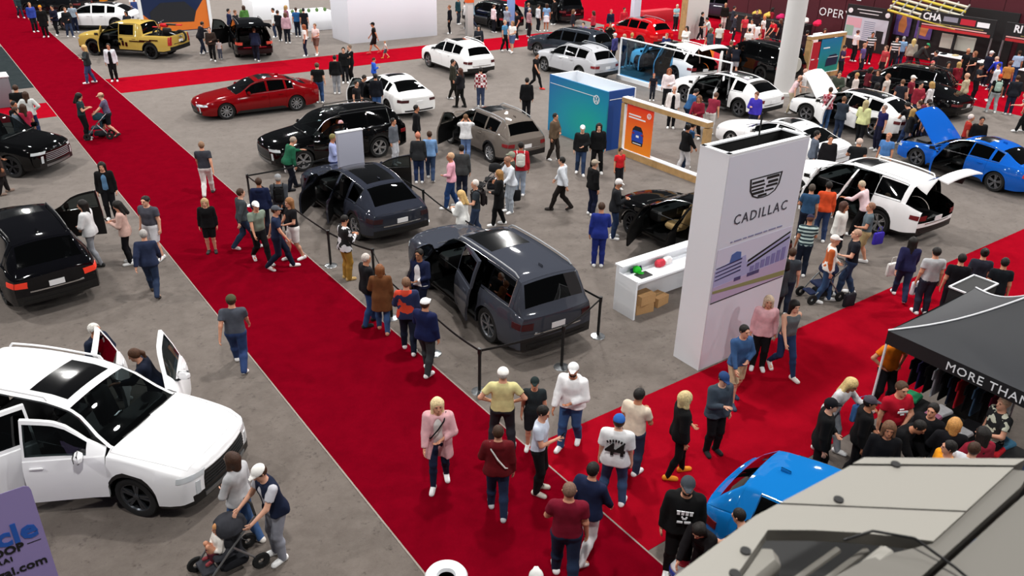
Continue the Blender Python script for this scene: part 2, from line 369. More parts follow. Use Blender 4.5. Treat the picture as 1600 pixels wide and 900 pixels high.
def car_lib(name):
    """all meshes of one body style"""
    S = SPEC[name]; L = S['L']; K = 17
    top, belt, wb, wr = pchip(S['top']), pchip(S['belt']), pchip(S['wb']), pchip(S['wr'])
    sill, Ra, R = S['sill'], S['Ra'], S['R']
    wheels = (S['wf'], S['wr_'])
    keys = [0, .05, .1, .16, S['cowl'], S['cowl'] + .05, S['head'], S['head'] - .05, S['rr'], S['rr'] + .05, S['rd'], S['rd'] - .05, S['w0'], S['d0'], S['B'] - .045, S['B'], S['B'] + .045, S['C'] - .045, S['C'] + .045, S['dC'], S['q'], L - .12, L - .05, L]
    if S['roofglass']: keys += list(S['roofglass'])
    if S.get('bed'): keys += list(S['bed'])
    for w in wheels:
        for a in range(0, 181, 15): keys.append(w + Ra * math.cos(math.radians(a)))
        keys += [w - Ra - .012, w + Ra + .012]
    keys = sorted(set(round(k, 4) for k in keys if 0 <= k <= L))
    us = []
    for a, b in zip(keys, keys[1:]):
        if us and a - us[-1] < .008 and a not in (L,): continue
        n = max(1, int((b - a) / .16 + .5))
        us += [a + (b - a) * t / n for t in range(n)]
    us.append(L)
    def zlow(u):
        z = sill + .05 * max(0, 1 - u / .35) + .1 * max(0, 1 - (L - u) / .4)
        for w in wheels:
            d = abs(u - w)
            if d < Ra: z = max(z, R * .97 + math.sqrt(max(Ra * Ra - d * d, 0)))
        return z
    def section(u):
        zb, zt, w_, r_ = belt(u), top(u), wb(u), wr(u); zl = zlow(u)
        zb = max(zb, zl + .1)
        flare = 0
        for w in wheels:
            d = abs(u - w); flare = max(flare, .022 * max(0, 1 - max(0, d - Ra) / .15))
        crown = .05 if S['head'] - .1 < u < S['rr'] + .1 else .035
        ze = max(zt - crown, zb + .004)
        P = []
        zs = [zl, zl + min(.075, (zb - zl) * .3)] + [zl + .075 + (zb - zl - .075) * t for t in (.22, .45, .68, .86, 1.0)] if zb - zl > .25 else [zl + (zb - zl) * t for t in (0, .2, .4, .6, .75, .9, 1)]
        for z in zs:
            rel = (z - .22) / max(zb - .22, .1)
            y = w_ * (.955 + .045 * math.sin(math.pi * min(max(rel * .8 + .12, 0), 1))) - .035 * max(0, rel - .82) / .18 + flare * (1 - rel) - (.03 if rel < .12 else 0)
            P.append((y, z))
        yb = w_ * .955 - .045
        yb = max(yb, r_ + .002)
        P.append((yb, zb + .012))
        for t in (.09, .5, .9, 1.0):
            bulge = .018 * math.sin(math.pi * t) if ze - zb > .15 else 0
            P.append((yb + (r_ - yb) * t + bulge, zb + .012 + (ze - zb - .012) * t))
        for c in (.93, .72, .48, .24, 0):
            P.append((r_ * c, ze + (zt - ze) * (1 - c * c)))
        if S.get('bed') and u > S['bed'][0] - .1:
            P[7:] = [(yb, P[6][1] + .02)] + [(yb - .03 * i, zb + .05) for i in range(1, 3)] + [(yb - .09 + (0 - yb + .09) * i / 7, zb + .05) for i in range(7)]
            P = P[:17]; P[16] = (0, zb + .05)
        return P
    fb, rb = (.16, .09) if S['style'] == 'sedan' else (.11, .05)
    def loc(u, y, z):
        """surface point to car frame, with the bow of nose and tail"""
        w_ = max(wb(u), .1); q = 1 - min(1, (y / w_) ** 2)
        x = L / 2 - u + fb * q * max(0, 1 - u / 1.0) - rb * q * max(0, 1 - (L - u) / .7)
        if S['cowl'] - .35 < u < S['head'] + .2:      # the windscreen bows forward
            t = (u - S['cowl'] + .35) / (S['head'] - S['cowl'] + .55); x += .07 * q * math.sin(math.pi * t)
        return (x, y, z)
    secs = [section(u) for u in us]
    V = []; idx = {}
    for i, u in enumerate(us):
        for s in (1, -1):
            for k in range(K):
                if s == -1 and k == K - 1: idx[i, s, k] = idx[i, 1, k]; continue
                y, z = secs[i][k]; idx[i, s, k] = len(V); V.append(loc(u, s * y, z))
    groups = {}
    def put(t, f): groups.setdefault(t, []).append(tuple(reversed(f)))
    for i in range(len(us) - 1):
        u = (us[i] + us[i + 1]) / 2
        zgap = secs[i][11][1] - secs[i][7][1]; zgap2 = secs[i + 1][11][1] - secs[i + 1][7][1]
        for s in (1, -1):
            sd = 'L' if s == 1 else 'R'
            for k in range(K - 1):
                t = 'body'
                if S['d0'] < u < S['B'] and 1 <= k <= 10:
                    t = 'doorf' + sd
                    if k in (8, 9) and S['w0'] < u < S['B'] - .045: t = 'glassf' + sd
                elif S['B'] < u < S['dC'] and 1 <= k <= 10:
                    t = 'doorr' + sd
                    if k in (8, 9) and S['B'] + .045 < u < S['C'] - .045: t = 'glassr' + sd
                elif S['C'] + .045 < u < S['q'] and k in (8, 9): t = 'quarter' + sd
                elif k == 0 and S['clad']: t = 'clad'
                if k >= 11 and S['cowl'] < u < S['head'] and k >= 12: t = 'screen'
                if .09 < u < S['cowl'] and k >= 9: t = 'hood'
                if u > S['rr'] and k >= 7 and S['style'] == 'suv': t = 'hatch'
                if S['rr'] + (.05 if S['style'] == 'suv' else 0) < u < S['rd'] and k >= 12: t = 'rearglass'
                if S['style'] == 'sedan' and u > S['rd'] and k >= 9 and u < L - .02: t = 'bootlid'
                if S['roofglass'] and S['roofglass'][0] < u < S['roofglass'][1] and k >= 13: t = 'roofglass'
                if S.get('bed') and S['bed'][0] < u < S['bed'][1] and k >= 10: continue
                a, b, c, d = idx[i, s, k], idx[i + 1, s, k], idx[i + 1, s, k + 1], idx[i, s, k + 1]
                f = (a, b, c, d) if s == -1 else (a, d, c, b)
                if len(set(f)) < 3: continue
                put(t, f)
    # nose and tail caps: columns follow levels 11..16..11 of the end section
    CC = []
    for end in (0, 1):
        i = 0 if end == 0 else len(us) - 1; sec = secs[i]; u = us[i]
        y11 = max(sec[11][0], .01)
        cols = [sec[k][0] / y11 for k in range(11, 17)] + [-sec[k][0] / y11 for k in range(15, 10, -1)]
        CC.append(cols); gi = {}
        for k in range(12):
            for j, c in enumerate(cols):
                if j == 0: gi[k, j] = idx[i, 1, k]
                elif j == len(cols) - 1: gi[k, j] = idx[i, -1, k]
                elif k == 11: gi[k, j] = idx[i, 1, 11 + j] if j <= 5 else idx[i, -1, 11 + (10 - j)]
                else:
                    gi[k, j] = len(V); y, z = sec[k]; p = loc(u, y * c, z)
                    ex = .035 * math.sin(math.pi * k / 11) * (1 - c ** 4); V.append((p[0] + (ex if end == 0 else -ex), p[1], p[2]))
        for k in range(11):
            for j in range(len(cols) - 1):
                a, b, c_, d = gi[k, j], gi[k, j + 1], gi[k + 1, j + 1], gi[k + 1, j]
                f = (a, d, c_, b) if end == 0 else (a, b, c_, d)
                t = 'body'
                if end == 0 and k <= 1: t = 'clad'
                if end == 1 and k <= 1 and S['style'] != 'sedan': t = 'clad'
                if end == 1 and S['style'] == 'suv' and k >= 3: t = 'hatch'
                if end == 1 and S['style'] == 'pickup' and k >= 2: t = 'tailgate'
                put(t, tuple(reversed(f)))
    def cap_pt(end, c, z, off=0.0, push=0.0):
        """c in -1..1 across the end face (beyond 1: back along the side, metres); z height"""
        i = 0 if end == 0 else len(us) - 1; sg = 1 if end == 0 else -1
        def yat(u, z):
            sec = section(u)[:12]; zs = [p[1] for p in sec]; ys = [p[0] for p in sec]
            return float(np.interp(z, zs, ys))
        if abs(c) <= 1:
            u = us[i]; sec = secs[i]; y = yat(u, z) * c; zs = [p[1] for p in sec[:12]]; k = float(np.interp(z, zs, range(12)))
            p = loc(u, y, z); ex = .035 * math.sin(math.pi * k / 11) * (1 - c ** 4)
            return (p[0] + sg * (ex + off), p[1], p[2])
        b = abs(c) - 1; u = b if end == 0 else L - b; s = 1 if c > 0 else -1
        p = loc(u, s * yat(u, z), z); return (p[0] + sg * off * .5, p[1] + s * off, p[2])
    def patch(end, c0, c1, z0, z1, off=.012, sh=0.0, n=None, m=3, depth=.02, taper=0.0):
        """a lamp, grille or plate lying on the end face"""
        mb = MB(); n = n or max(3, int(abs(c1 - c0) * 8) + 1)
        Vv = []
        for lay, o in ((0, off), (1, off - depth)):
            for a in range(m + 1):
                for b in range(n + 1):
                    t = b / n; c = c0 + (c1 - c0) * t; zc0 = z0 + taper * t; z = zc0 + (z1 - zc0) * a / m + sh * t
                    Vv.append(cap_pt(end, c, z, o))
        Ff = []; W = n + 1
        for a in range(m):
            for b in range(n):
                Ff.append((a * W + b, a * W + b + 1, (a + 1) * W + b + 1, (a + 1) * W + b))
        N = W * (m + 1); ring = list(range(W)) + [W * a + n for a in range(1, m + 1)] + [W * m + b for b in range(n - 1, -1, -1)] + [W * a for a in range(m - 1, 0, -1)]
        for a, b in zip(ring, ring[1:] + ring[:1]): Ff.append((b, a, a + N, b + N))
        flip = (c1 - c0 > 0) != (end == 1)
        if flip: Ff = [tuple(reversed(f)) for f in Ff]
        mb.add(Vv, Ff); return mb
    def extract(t, origin=(0, 0, 0), thick=0.0, inset=0.0, mats=None, name=None):
        F = groups.get(t)
        if not F: return None
        ids = {}; VV = []
        for f in F:
            for v in f:
                if v not in ids: ids[v] = len(VV); VV.append(Vector(V[v]) - Vector(origin))
        FF = [tuple(ids[v] for v in f) for f in F]; I = [0] * len(FF)
        cnt = {}
        for f in FF:
            for a, b in zip(f, f[1:] + f[:1]):
                if a != b: cnt[(a, b)] = 1
        bord = [(a, b) for (a, b) in cnt if (b, a) not in cnt]
        if inset:
            mid = sum(VV, Vector()) / len(VV); bv = set(a for e in bord for a in e)
            for a in bv:
                d = (mid - VV[a]); d.y = 0 if t.startswith('door') or t.startswith('glass') else d.y
                if d.length > 1e-6: VV[a] = VV[a] + d.normalized() * inset
        if thick:
            n0 = len(VV); sgn = -1 if t.endswith('L') else 1
            if t in ('hatch', 'hood', 'tailgate', 'bootlid'): offv = Vector((.6, 0, -.3)) * thick if t in ('hatch', 'tailgate') else Vector((0, 0, -thick))
            else: offv = Vector((0, sgn * thick, 0))
            VV += [v + offv for v in VV]
            FF2 = [tuple(reversed([i + n0 for i in f])) for f in FF]
            br = [(b, a, a + n0, b + n0) for a, b in bord]
            FF = FF + FF2 + br; I = I + [1] * len(FF2) + [0] * len(br)
        FF = [tuple(dict.fromkeys(f)) for f in FF]; keep = [j for j, f in enumerate(FF) if len(f) > 2]
        return mesh(name or t, VV, [FF[j] for j in keep], mats or [M_PAINT, M_CAR], [I[j] for j in keep], .7)
    lib = dict(S=S, name=name); hx = lambda u: L / 2 - u
    lib['body'] = extract('body', mats=[M_PAINT, M_CAR]); lib['clad'] = []
    pool = list(groups.get('clad', []))
    while pool:                                   # each unbroken run of cladding is a part of its own
        run = [pool.pop()]; vs_ = set(run[0]); grow = True
        while grow:
            nxt = [f for f in pool if vs_ & set(f)]; grow = bool(nxt)
            if grow:
                run += nxt; vs_ |= set(v for f in nxt for v in f); pool = [f for f in pool if f not in set(nxt)]
        groups['clad_run'] = run; lib['clad'].append(extract('clad_run', mats=[M_CAR], name='lower_cladding'))
    lib['hood'] = extract('hood', (hx(S['cowl']), 0, top(S['cowl'])), .03, .006, name='hood')
    if S['style'] == 'suv':
        lib['hatch'] = extract('hatch', (hx(S['rr']), 0, top(S['rr'])), .06, .005, name='tailgate')
        lib['rearglass'] = extract('rearglass', (hx(S['rr']), 0, top(S['rr'])), mats=[M_GLASS_DARK], name='rear_window')
    else:
        lib['rearglass'] = extract('rearglass', mats=[M_GLASS_DARK], name='rear_window')
    lib['tailgate'] = extract('tailgate', (0, 0, 0), .05, .005, name='tailgate'); lib['bootlid'] = extract('bootlid', (0, 0, 0), .02, .006, name='boot_lid')
    lib['screen'] = extract('screen', mats=[M_GLASS], name='windscreen'); lib['roofglass'] = extract('roofglass', mats=[M_GLOSS], name='roof_glass')
    for sd, s in (('L', 1), ('R', -1)):
        of = (hx(S['d0']), s * wb(S['d0']) * .97, 0); orr = (hx(S['B']), s * wb(S['B']) * .97, 0)
        lib['of' + sd], lib['or' + sd] = of, orr
        lib['doorf' + sd] = extract('doorf' + sd, of, .055, .006, name='front_door'); lib['doorr' + sd] = extract('doorr' + sd, orr, .055, .006, name='rear_door')
        lib['glassf' + sd] = extract('glassf' + sd, of, mats=[M_GLASS], name='window'); lib['glassr' + sd] = extract('glassr' + sd, orr, mats=[M_GLASS_DARK], name='window')
        lib['quarter' + sd] = extract('quarter' + sd, mats=[M_GLASS_DARK], name='quarter_window')
        # handle, mirror
        for dn, u, o in (('f', S['B'] - .2, of), ('r', S['dC'] - .22, orr)):
            sec = section(u); z = belt(u) - .1; y = float(np.interp(z, [p[1] for p in sec[:7]], [p[0] for p in sec[:7]]))
            p = loc(u, s * (y + .018), z); mb = MB(); mb.box((p[0] - o[0], p[1] - o[1], p[2] - o[2]), (.2, .03, .032), bev=.01)
            lib['handle' + dn + sd] = mb.me('door_handle', [M_PAINT])
        u = S['w0'] + .06; sec = section(u); y = sec[7][0]; z = sec[7][1]; p = loc(u, s * y, z); mb = MB()
        q = (p[0] - of[0], p[1] - of[1], p[2] - of[2])
        mb.box((q[0], q[1] + s * .13, q[2] + .09), (.12, .22, .15), rz=-s * .15, bev=.045); mb.mi = 1; mb.tube([(q[0], q[1] - s * .01, q[2]), (q[0], q[1] + s * .08, q[2] + .03)], .025)
        mb.box((q[0] - .062, q[1] + s * .13, q[2] + .09), (.008, .17, .11), rz=-s * .15)
        lib['mirror' + sd] = mb.me('side_mirror', [M_PAINT, M_GLOSS])
        # bright strips under and over the windows
        mb = MB(); lo = [u_ for u_ in us if S['w0'] - .05 <= u_ <= S['q'] + .03]
        a = [loc(u_, s * (section(u_)[7][0] + .008), section(u_)[7][1] + .006) for u_ in lo]; b = [loc(u_, s * (section(u_)[11][0] + .012), section(u_)[11][1] - .01) for u_ in lo]
        mb.tube(a, .009, 4); mb.tube(b, .009, 4); mb.tube([a[-1], b[-1]], .009, 4)
        lib['trim' + sd] = mb.me('window_trim', [M_CHROME])
        if S['rails']:
            mb = MB(); rl = [u_ for u_ in us if S['head'] + .15 <= u_ <= S['rr'] - .1]
            pts = [loc(u_, s * (wr(u_) * .97), top(u_) + (.03 if 0 < j < len(rl) - 1 else -.03)) for j, u_ in enumerate(rl)]
            mb.tube(pts, .017, 6); lib['rail' + sd] = mb.me('roof_rail', [M_OBJ])
    # lamps, grille, plate, bumpers
    zt0, zl0, zb0 = secs[0][11][1], secs[0][0][1], secs[0][6][1]
    h = zt0 - zl0; Z = lambda t: zl0 + h * t
    if S['style'] == 'sedan':
        g = patch(0, -.62, .62, Z(.28), Z(.80), .004); slats = [patch(0, -.6, .6, Z(t), Z(t) + .012, .014) for t in (.36, .46, .56, .66, .74)]
        low = patch(0, -.8, .8, Z(.06), Z(.2), .006); hl = [patch(0, s * .68, s * 1.22, Z(.80), Z(1.0), .008, m=2, n=8, sh=.03) for s in (1, -1)]; dr = [patch(0, s * .84, s * .90, Z(.22), Z(.85), .012) for s in (1, -1)]
    else:
        g = patch(0, -.72, .72, Z(.30), Z(.88), .004); slats = [patch(0, -.70, .70, Z(t), Z(t) + .018, .016) for t in (.38, .48, .58, .68, .78)]
        low = patch(0, -.72, .72, Z(.05), Z(.18), .012); hl = [patch(0, s * .74, s * 1.18, Z(.80), Z(.95), .008, m=2, n=8) for s in (1, -1)]; dr = [patch(0, s * .82, s * .92, Z(.30), Z(.70), .012) for s in (1, -1)]
    lib['grille'] = g.me('grille', [M_GLOSS])
    mb = MB()
    for x in slats: mb.add(x.V, x.F)
    lib['grille_bars'] = mb.me('grille_bars', [M_OBJM]); lib['lowgrille'] = low.me('lower_bumper', [M_STEEL if S['style'] == 'suv' else M_CAR])
    for j, s in enumerate('LR'): lib['headlamp' + s] = hl[j].me('headlamp', [M_LAMP]); lib['drl' + s] = dr[j].me('running_light', [M_LAMP])
    lib['plate0'] = patch(0, -.17, .17, Z(.24), Z(.24) + .12, .03, n=3, m=1).me('number_plate', [M_PLATE])
    zt1, zl1 = secs[-1][11][1], secs[-1][0][1]; h1 = zt1 - zl1; Z1 = lambda t: zl1 + h1 * t
    lib['plate1'] = patch(1, -.19, .19, Z1(.52), Z1(.52) + .13, .012, n=3, m=1).me('number_plate', [M_PLATE])
    if S['style'] == 'suv':
        tl = [patch(1, s * .70, s * 1.25, Z1(.62), Z1(.84), .012, n=8, taper=.03) for s in (1, -1)]
    elif S['style'] == 'pickup': tl = [patch(1, s * .84, s * 1.1, Z1(.4), Z1(.95), .012, n=5) for s in (1, -1)]
    else: tl = [patch(1, s * .62, s * 1.22, Z1(.66), Z1(.84), .012, n=8) for s in (1, -1)]
    for j, s in enumerate('LR'): lib['tail' + s] = tl[j].me('tail_lamp', [M_OBJ])
    lib['tailstrip'] = patch(1, -.84, .84, Z1(.06), Z1(.15), .014).me('rear_diffuser', [M_CAR]); lib['chromestrip'] = patch(1, -.66, .66, Z1(.44), Z1(.44) + .03, .012).me('tail_trim', [M_CHROME])
    # underbody, wheel housings, cabin floor
    mb = MB(); zf = sill + .1
    mb.box((0, 0, sill + .05), (L - .5, wb(L / 2) * 2 - .5, .1)); mb.box((hx((S['wf'] + S['wr_']) / 2), 0, sill + .06), (S['wr_'] - S['wf'] - 2 * Ra - .04, wb(L / 2) * 2 - .08, .12))
    for w in wheels:
        for s in (1, -1):
            yo = wb(w) * .97; yi = yo - .30; arc = [(hx(w) + (Ra + .004) * math.cos(math.radians(a)), R * .97 + (Ra + .004) * math.sin(math.radians(a))) for a in range(0, 181, 20)]
            Vv = [(x, s * yo, z) for x, z in arc] + [(x, s * yi, z) for x, z in arc] + [(hx(w), s * yi, R * .9)]
            n = len(arc); Ff = [(i, i + 1, n + i + 1, n + i) for i in range(n - 1)] + [(n + i, n + i + 1, 2 * n) for i in range(n - 1)]
            mb.add(Vv, Ff)
    lib['under'] = mb.me('underbody', [M_CAR], 0)
    mb = MB(); xd = hx(S['cowl'] + .35); zs = zf + .02
    mb.box((xd, 0, belt(S['cowl']) - .12), (.42, wb(2) * 1.7, .3), bev=.06)
    mb.box((hx(S['d0'] - .2), 0, (sill + belt(1.3)) / 2), (.05, wb(2) * 1.75, belt(1.3) - sill - .02))
    mb.mi = 1; mb.box((xd - .2, 0, belt(S['cowl']) - .05), (.06, .34, .2), bev=.02); mb.mi = 0
    lib['dash'] = mb.me('dashboard', [M_CAR, M_GLOSS])
    mb = MB(); mb.lathe([(.17, -.012), (.19, -.012), (.19, .012), (.17, .012), (.17, -.012)], 18); mb.box((0, 0, 0), (.36, .05, .02)); lib['steer'] = mb.me('steering_wheel', [M_CAR])
    def seat(w):
        mb = MB(); mb.box((0, 0, .32), (.5, w, .16), bev=.06); M = Matrix.Translation((-.27, 0, .36)) @ Euler((0, -.28, 0)).to_matrix().to_4x4(); mb.box((0, 0, .32), (.14, w * .95, .62), bev=.06, M=M)
        n = 1 if w < .8 else 3
        for i in range(n): mb.box((-.03, (i - (n - 1) / 2) * .42, .72), (.1, .24, .17), bev=.05, M=M)
        ks = .74 if S['style'] == 'sedan' else 1.0
        mb.V = [(x_, y_, .0 + (z_ - .0) * ks) for x_, y_, z_ in mb.V]
        return mb.me('seat', [M_SEAT])
    lib['seat1'] = seat(.5); lib['seat2'] = seat(1.25); lib['floorz'] = sill + .04
    if S.get('bed'):
        b0, b1 = S['bed']; mb = MB(); yb = .80; zf = .72; z1 = belt(5) + .045
        for (c, d) in (((hx((b0 + b1) / 2), 0, zf), (b1 - b0, 2 * yb, .04)), ((hx(b0 - .03), 0, (zf + z1) / 2), (.06, 2 * yb, z1 - zf)), ((hx((b0 + b1) / 2), yb + .02, (zf + z1) / 2), (b1 - b0, .05, z1 - zf)), ((hx((b0 + b1) / 2), -yb - .02, (zf + z1) / 2), (b1 - b0, .05, z1 - zf))): mb.box(c, d)
        lib['bed'] = mb.me('load_bed', [M_CAR])
    # wheel: origin at the hub, outer side towards +Y
    mb = MB(); w_ = .13
    mb.lathe([(R * .66, -w_), (R * .93, -w_), (R, -w_ + .035), (R, w_ - .035), (R * .95, w_), (R * .72, w_ + .004), (R * .66, w_ - .02), (R * .66, -w_)], 28, axis='y'); lib['tyre'] = mb.me('tyre', [M_TYRE], .9)
    for style, n in (('five', 5), ('ten', 10), ('seven', 7)):
        mb = MB(); mb.lathe([(R * .66, -.1), (R * .70, w_ - .03), (R * .72, w_ - .004), (R * .66, w_ - .006), (R * .62, w_ - .03), (R * .62, -.1)], 28, axis='y')
        mb.mi = 1; mb.lathe([(.001, -.02), (R * .63, -.02)], 20, axis='y'); mb.mi = 0
        mb.lathe([(.055, w_ - .05), (.055, w_ - .02), (.03, w_ - .012), (.001, w_ - .012)], 12, axis='y')
        for i in range(n):
            a = 2 * math.pi * i / n
            for da in ((-.14, .14) if n == 5 else (0,)):
                r0, r1 = .03, R * .67; a0, a1 = a + da * 1.4, a + da; wd0, wd1 = (.022, .018) if n != 5 else (.02, .017)
                if n == 5: wd1 = .022
                c0 = Vector((math.cos(a0), 0, math.sin(a0))) * r0; c1 = Vector((math.cos(a1), 0, math.sin(a1))) * r1; tn = Vector((-math.sin(a), 0, math.cos(a)))
                Vv = [c0 - tn * wd0 + Vector((0, w_ - .03, 0)), c0 + tn * wd0 + Vector((0, w_ - .03, 0)), c1 + tn * wd1 + Vector((0, w_ - .012, 0)), c1 - tn * wd1 + Vector((0, w_ - .012, 0))]
                Vv += [v - Vector((0, .035, 0)) for v in Vv]
                mb.add(Vv, [(0, 3, 2, 1), (4, 5, 6, 7), (0, 1, 5, 4), (1, 2, 6, 5), (2, 3, 7, 6), (3, 0, 4, 7)])
        lib['rim_' + style] = mb.me('rim', [M_RIM, M_CAR], .5)
    mb = MB(); mb.box((0, 0, 0), (.16, .03, .06), bev=.014); lib['fin'] = mb.me('antenna_fin', [M_PAINT])
    mb = MB(); mb.tube([(0, 0, 0), (.05, .28, .02), (.06, .6, .03)], .009, 5); lib['wiper'] = mb.me('wiper', [M_CAR])
    lib['fn'] = (section, loc, belt, top, wb, wr, hx, cap_pt)
    return lib
LIBS = {}
def car(spec, name, label, x, y, head, color, metal=0.0, doors=(), hatch=0.0, hood=0.0, rim='five', rimcol='#c8ccd0', tail='#5c0508', seat='#141416', roof=None, group=None, trim=True, clad=None, barcol='#26282b', interior=True, plate=True, cat='car', lit=False, glass=None):
    if spec not in LIBS: LIBS[spec] = car_lib(spec)
    lb = LIBS[spec]; S = lb['S']; L = S['L']; section, loc_, belt, top, wb, wr, hx, cap_pt = lb['fn']
    root = empty(name, (x, y, 0), head); tag(root, label, cat, group)
    c = srgb(color)[:3] + (metal,)
    def pt(key, parent=root, loc=(0, 0, 0), rot=(0, 0, 0), col=None, nm=None):
        if lb.get(key) is None: return None
        o = link(nm or lb[key].name.split('.')[0], lb[key], parent); o.location = loc; o.rotation_euler = rot
        o.color = c if col is None else (srgb(col)[:3] + (0,)); return o
    pt('body'); pt('under')
    for cm in lb['clad']: link('lower_cladding', cm, root)
    pt('hood', loc=(hx(S['cowl']), 0, top(S['cowl'])), rot=(0, -hood, 0))
    if hood:
        mb = MB(); mb.box((hx(S['cowl'] / 2) + .02, 0, belt(.6) - .12), (S['cowl'] * .72, wb(.6) * 1.35, .22), bev=.04); mb.box((hx(S['cowl'] / 2) + .05, .1, belt(.6) + .02), (.5, .6, .08), bev=.03)
        mb.build('engine', [M_CAR], root)
    pt('screen')
    rg = pt('roofglass')
    if S['style'] == 'suv':
        h = pt('hatch', loc=(hx(S['rr']), 0, top(S['rr'])), rot=(0, hatch, 0)); pt('rearglass', parent=h)
        if hatch: 
            mb = MB(); mb.box((hx(L - .72), 0, .62), (1.1, 1.35, .06)); mb.box((hx(L - 1.25), 0, .85), (.1, 1.3, .5), bev=.04); mb.build('boot_floor', [M_CAR], root)
    else: pt('rearglass'); pt('tailgate'); pt('bootlid'); pt('bed')
    for sd, s in (('L', 1), ('R', -1)):
        for d, dk in (('f', 'f'), ('r', 'r')):
            a = dict(doors).get(d + sd, 0)
            if lb.get('door' + d + sd) is None: continue
            do = pt('door' + d + sd, loc=lb['o' + d + sd], rot=(0, 0, -s * a)); pt('glass' + d + sd, parent=do)
            if trim: pt('handle' + d + sd, parent=do)
            if d == 'f': pt('mirror' + sd, parent=do)
        pt('quarter' + sd)
        if trim: pt('trim' + sd)
        if S['rails']: pt('rail' + sd, col='#8a8d92' if metal else color)
        pt('headlamp' + sd); pt('drl' + sd); pt('tail' + sd, col=tail)
        for u in (S['wf'], S['wr_']):
            w = empty('wheel', (hx(u), s * (wb(u) * .97 - .13), S['R'])); w.parent = root; w.rotation_euler = (0, 0, 0 if s == 1 else math.pi)
            link('tyre', lb['tyre'], w); r = link('rim', lb['rim_' + rim], w, rimcol); r.rotation_euler = (0, rng.uniform(0, 1), 0)
    pt('grille'); pt('grille_bars', col=barcol); pt('lowgrille'); pt('tailstrip')
    if plate: pt('plate1')
    if trim: pt('chromestrip')
    if interior:
        pt('dash'); zf = lb['floorz']; u1 = S['d0'] + .72; u2 = S['B'] + .62 if S['style'] != 'coupe' else S['B'] + .3
        for s in (1, -1): pt('seat1', loc=(hx(u1), s * .37, zf), col=seat)
        pt('seat2', loc=(hx(u2), 0, zf + .02), col=seat)
        st = pt('steer', loc=(hx(S['d0'] + .32), .37, belt(2) - .12), rot=(0, -1.15, 0))
    pt('fin', loc=(hx(S['rr'] - .3), 0, top(S['rr'] - .3) + .02))
    u = S['cowl'] + .03
    for yy in (.1, -.55): pt('wiper', loc=(hx(u) + .07, yy, top(u) + .0))
    return root

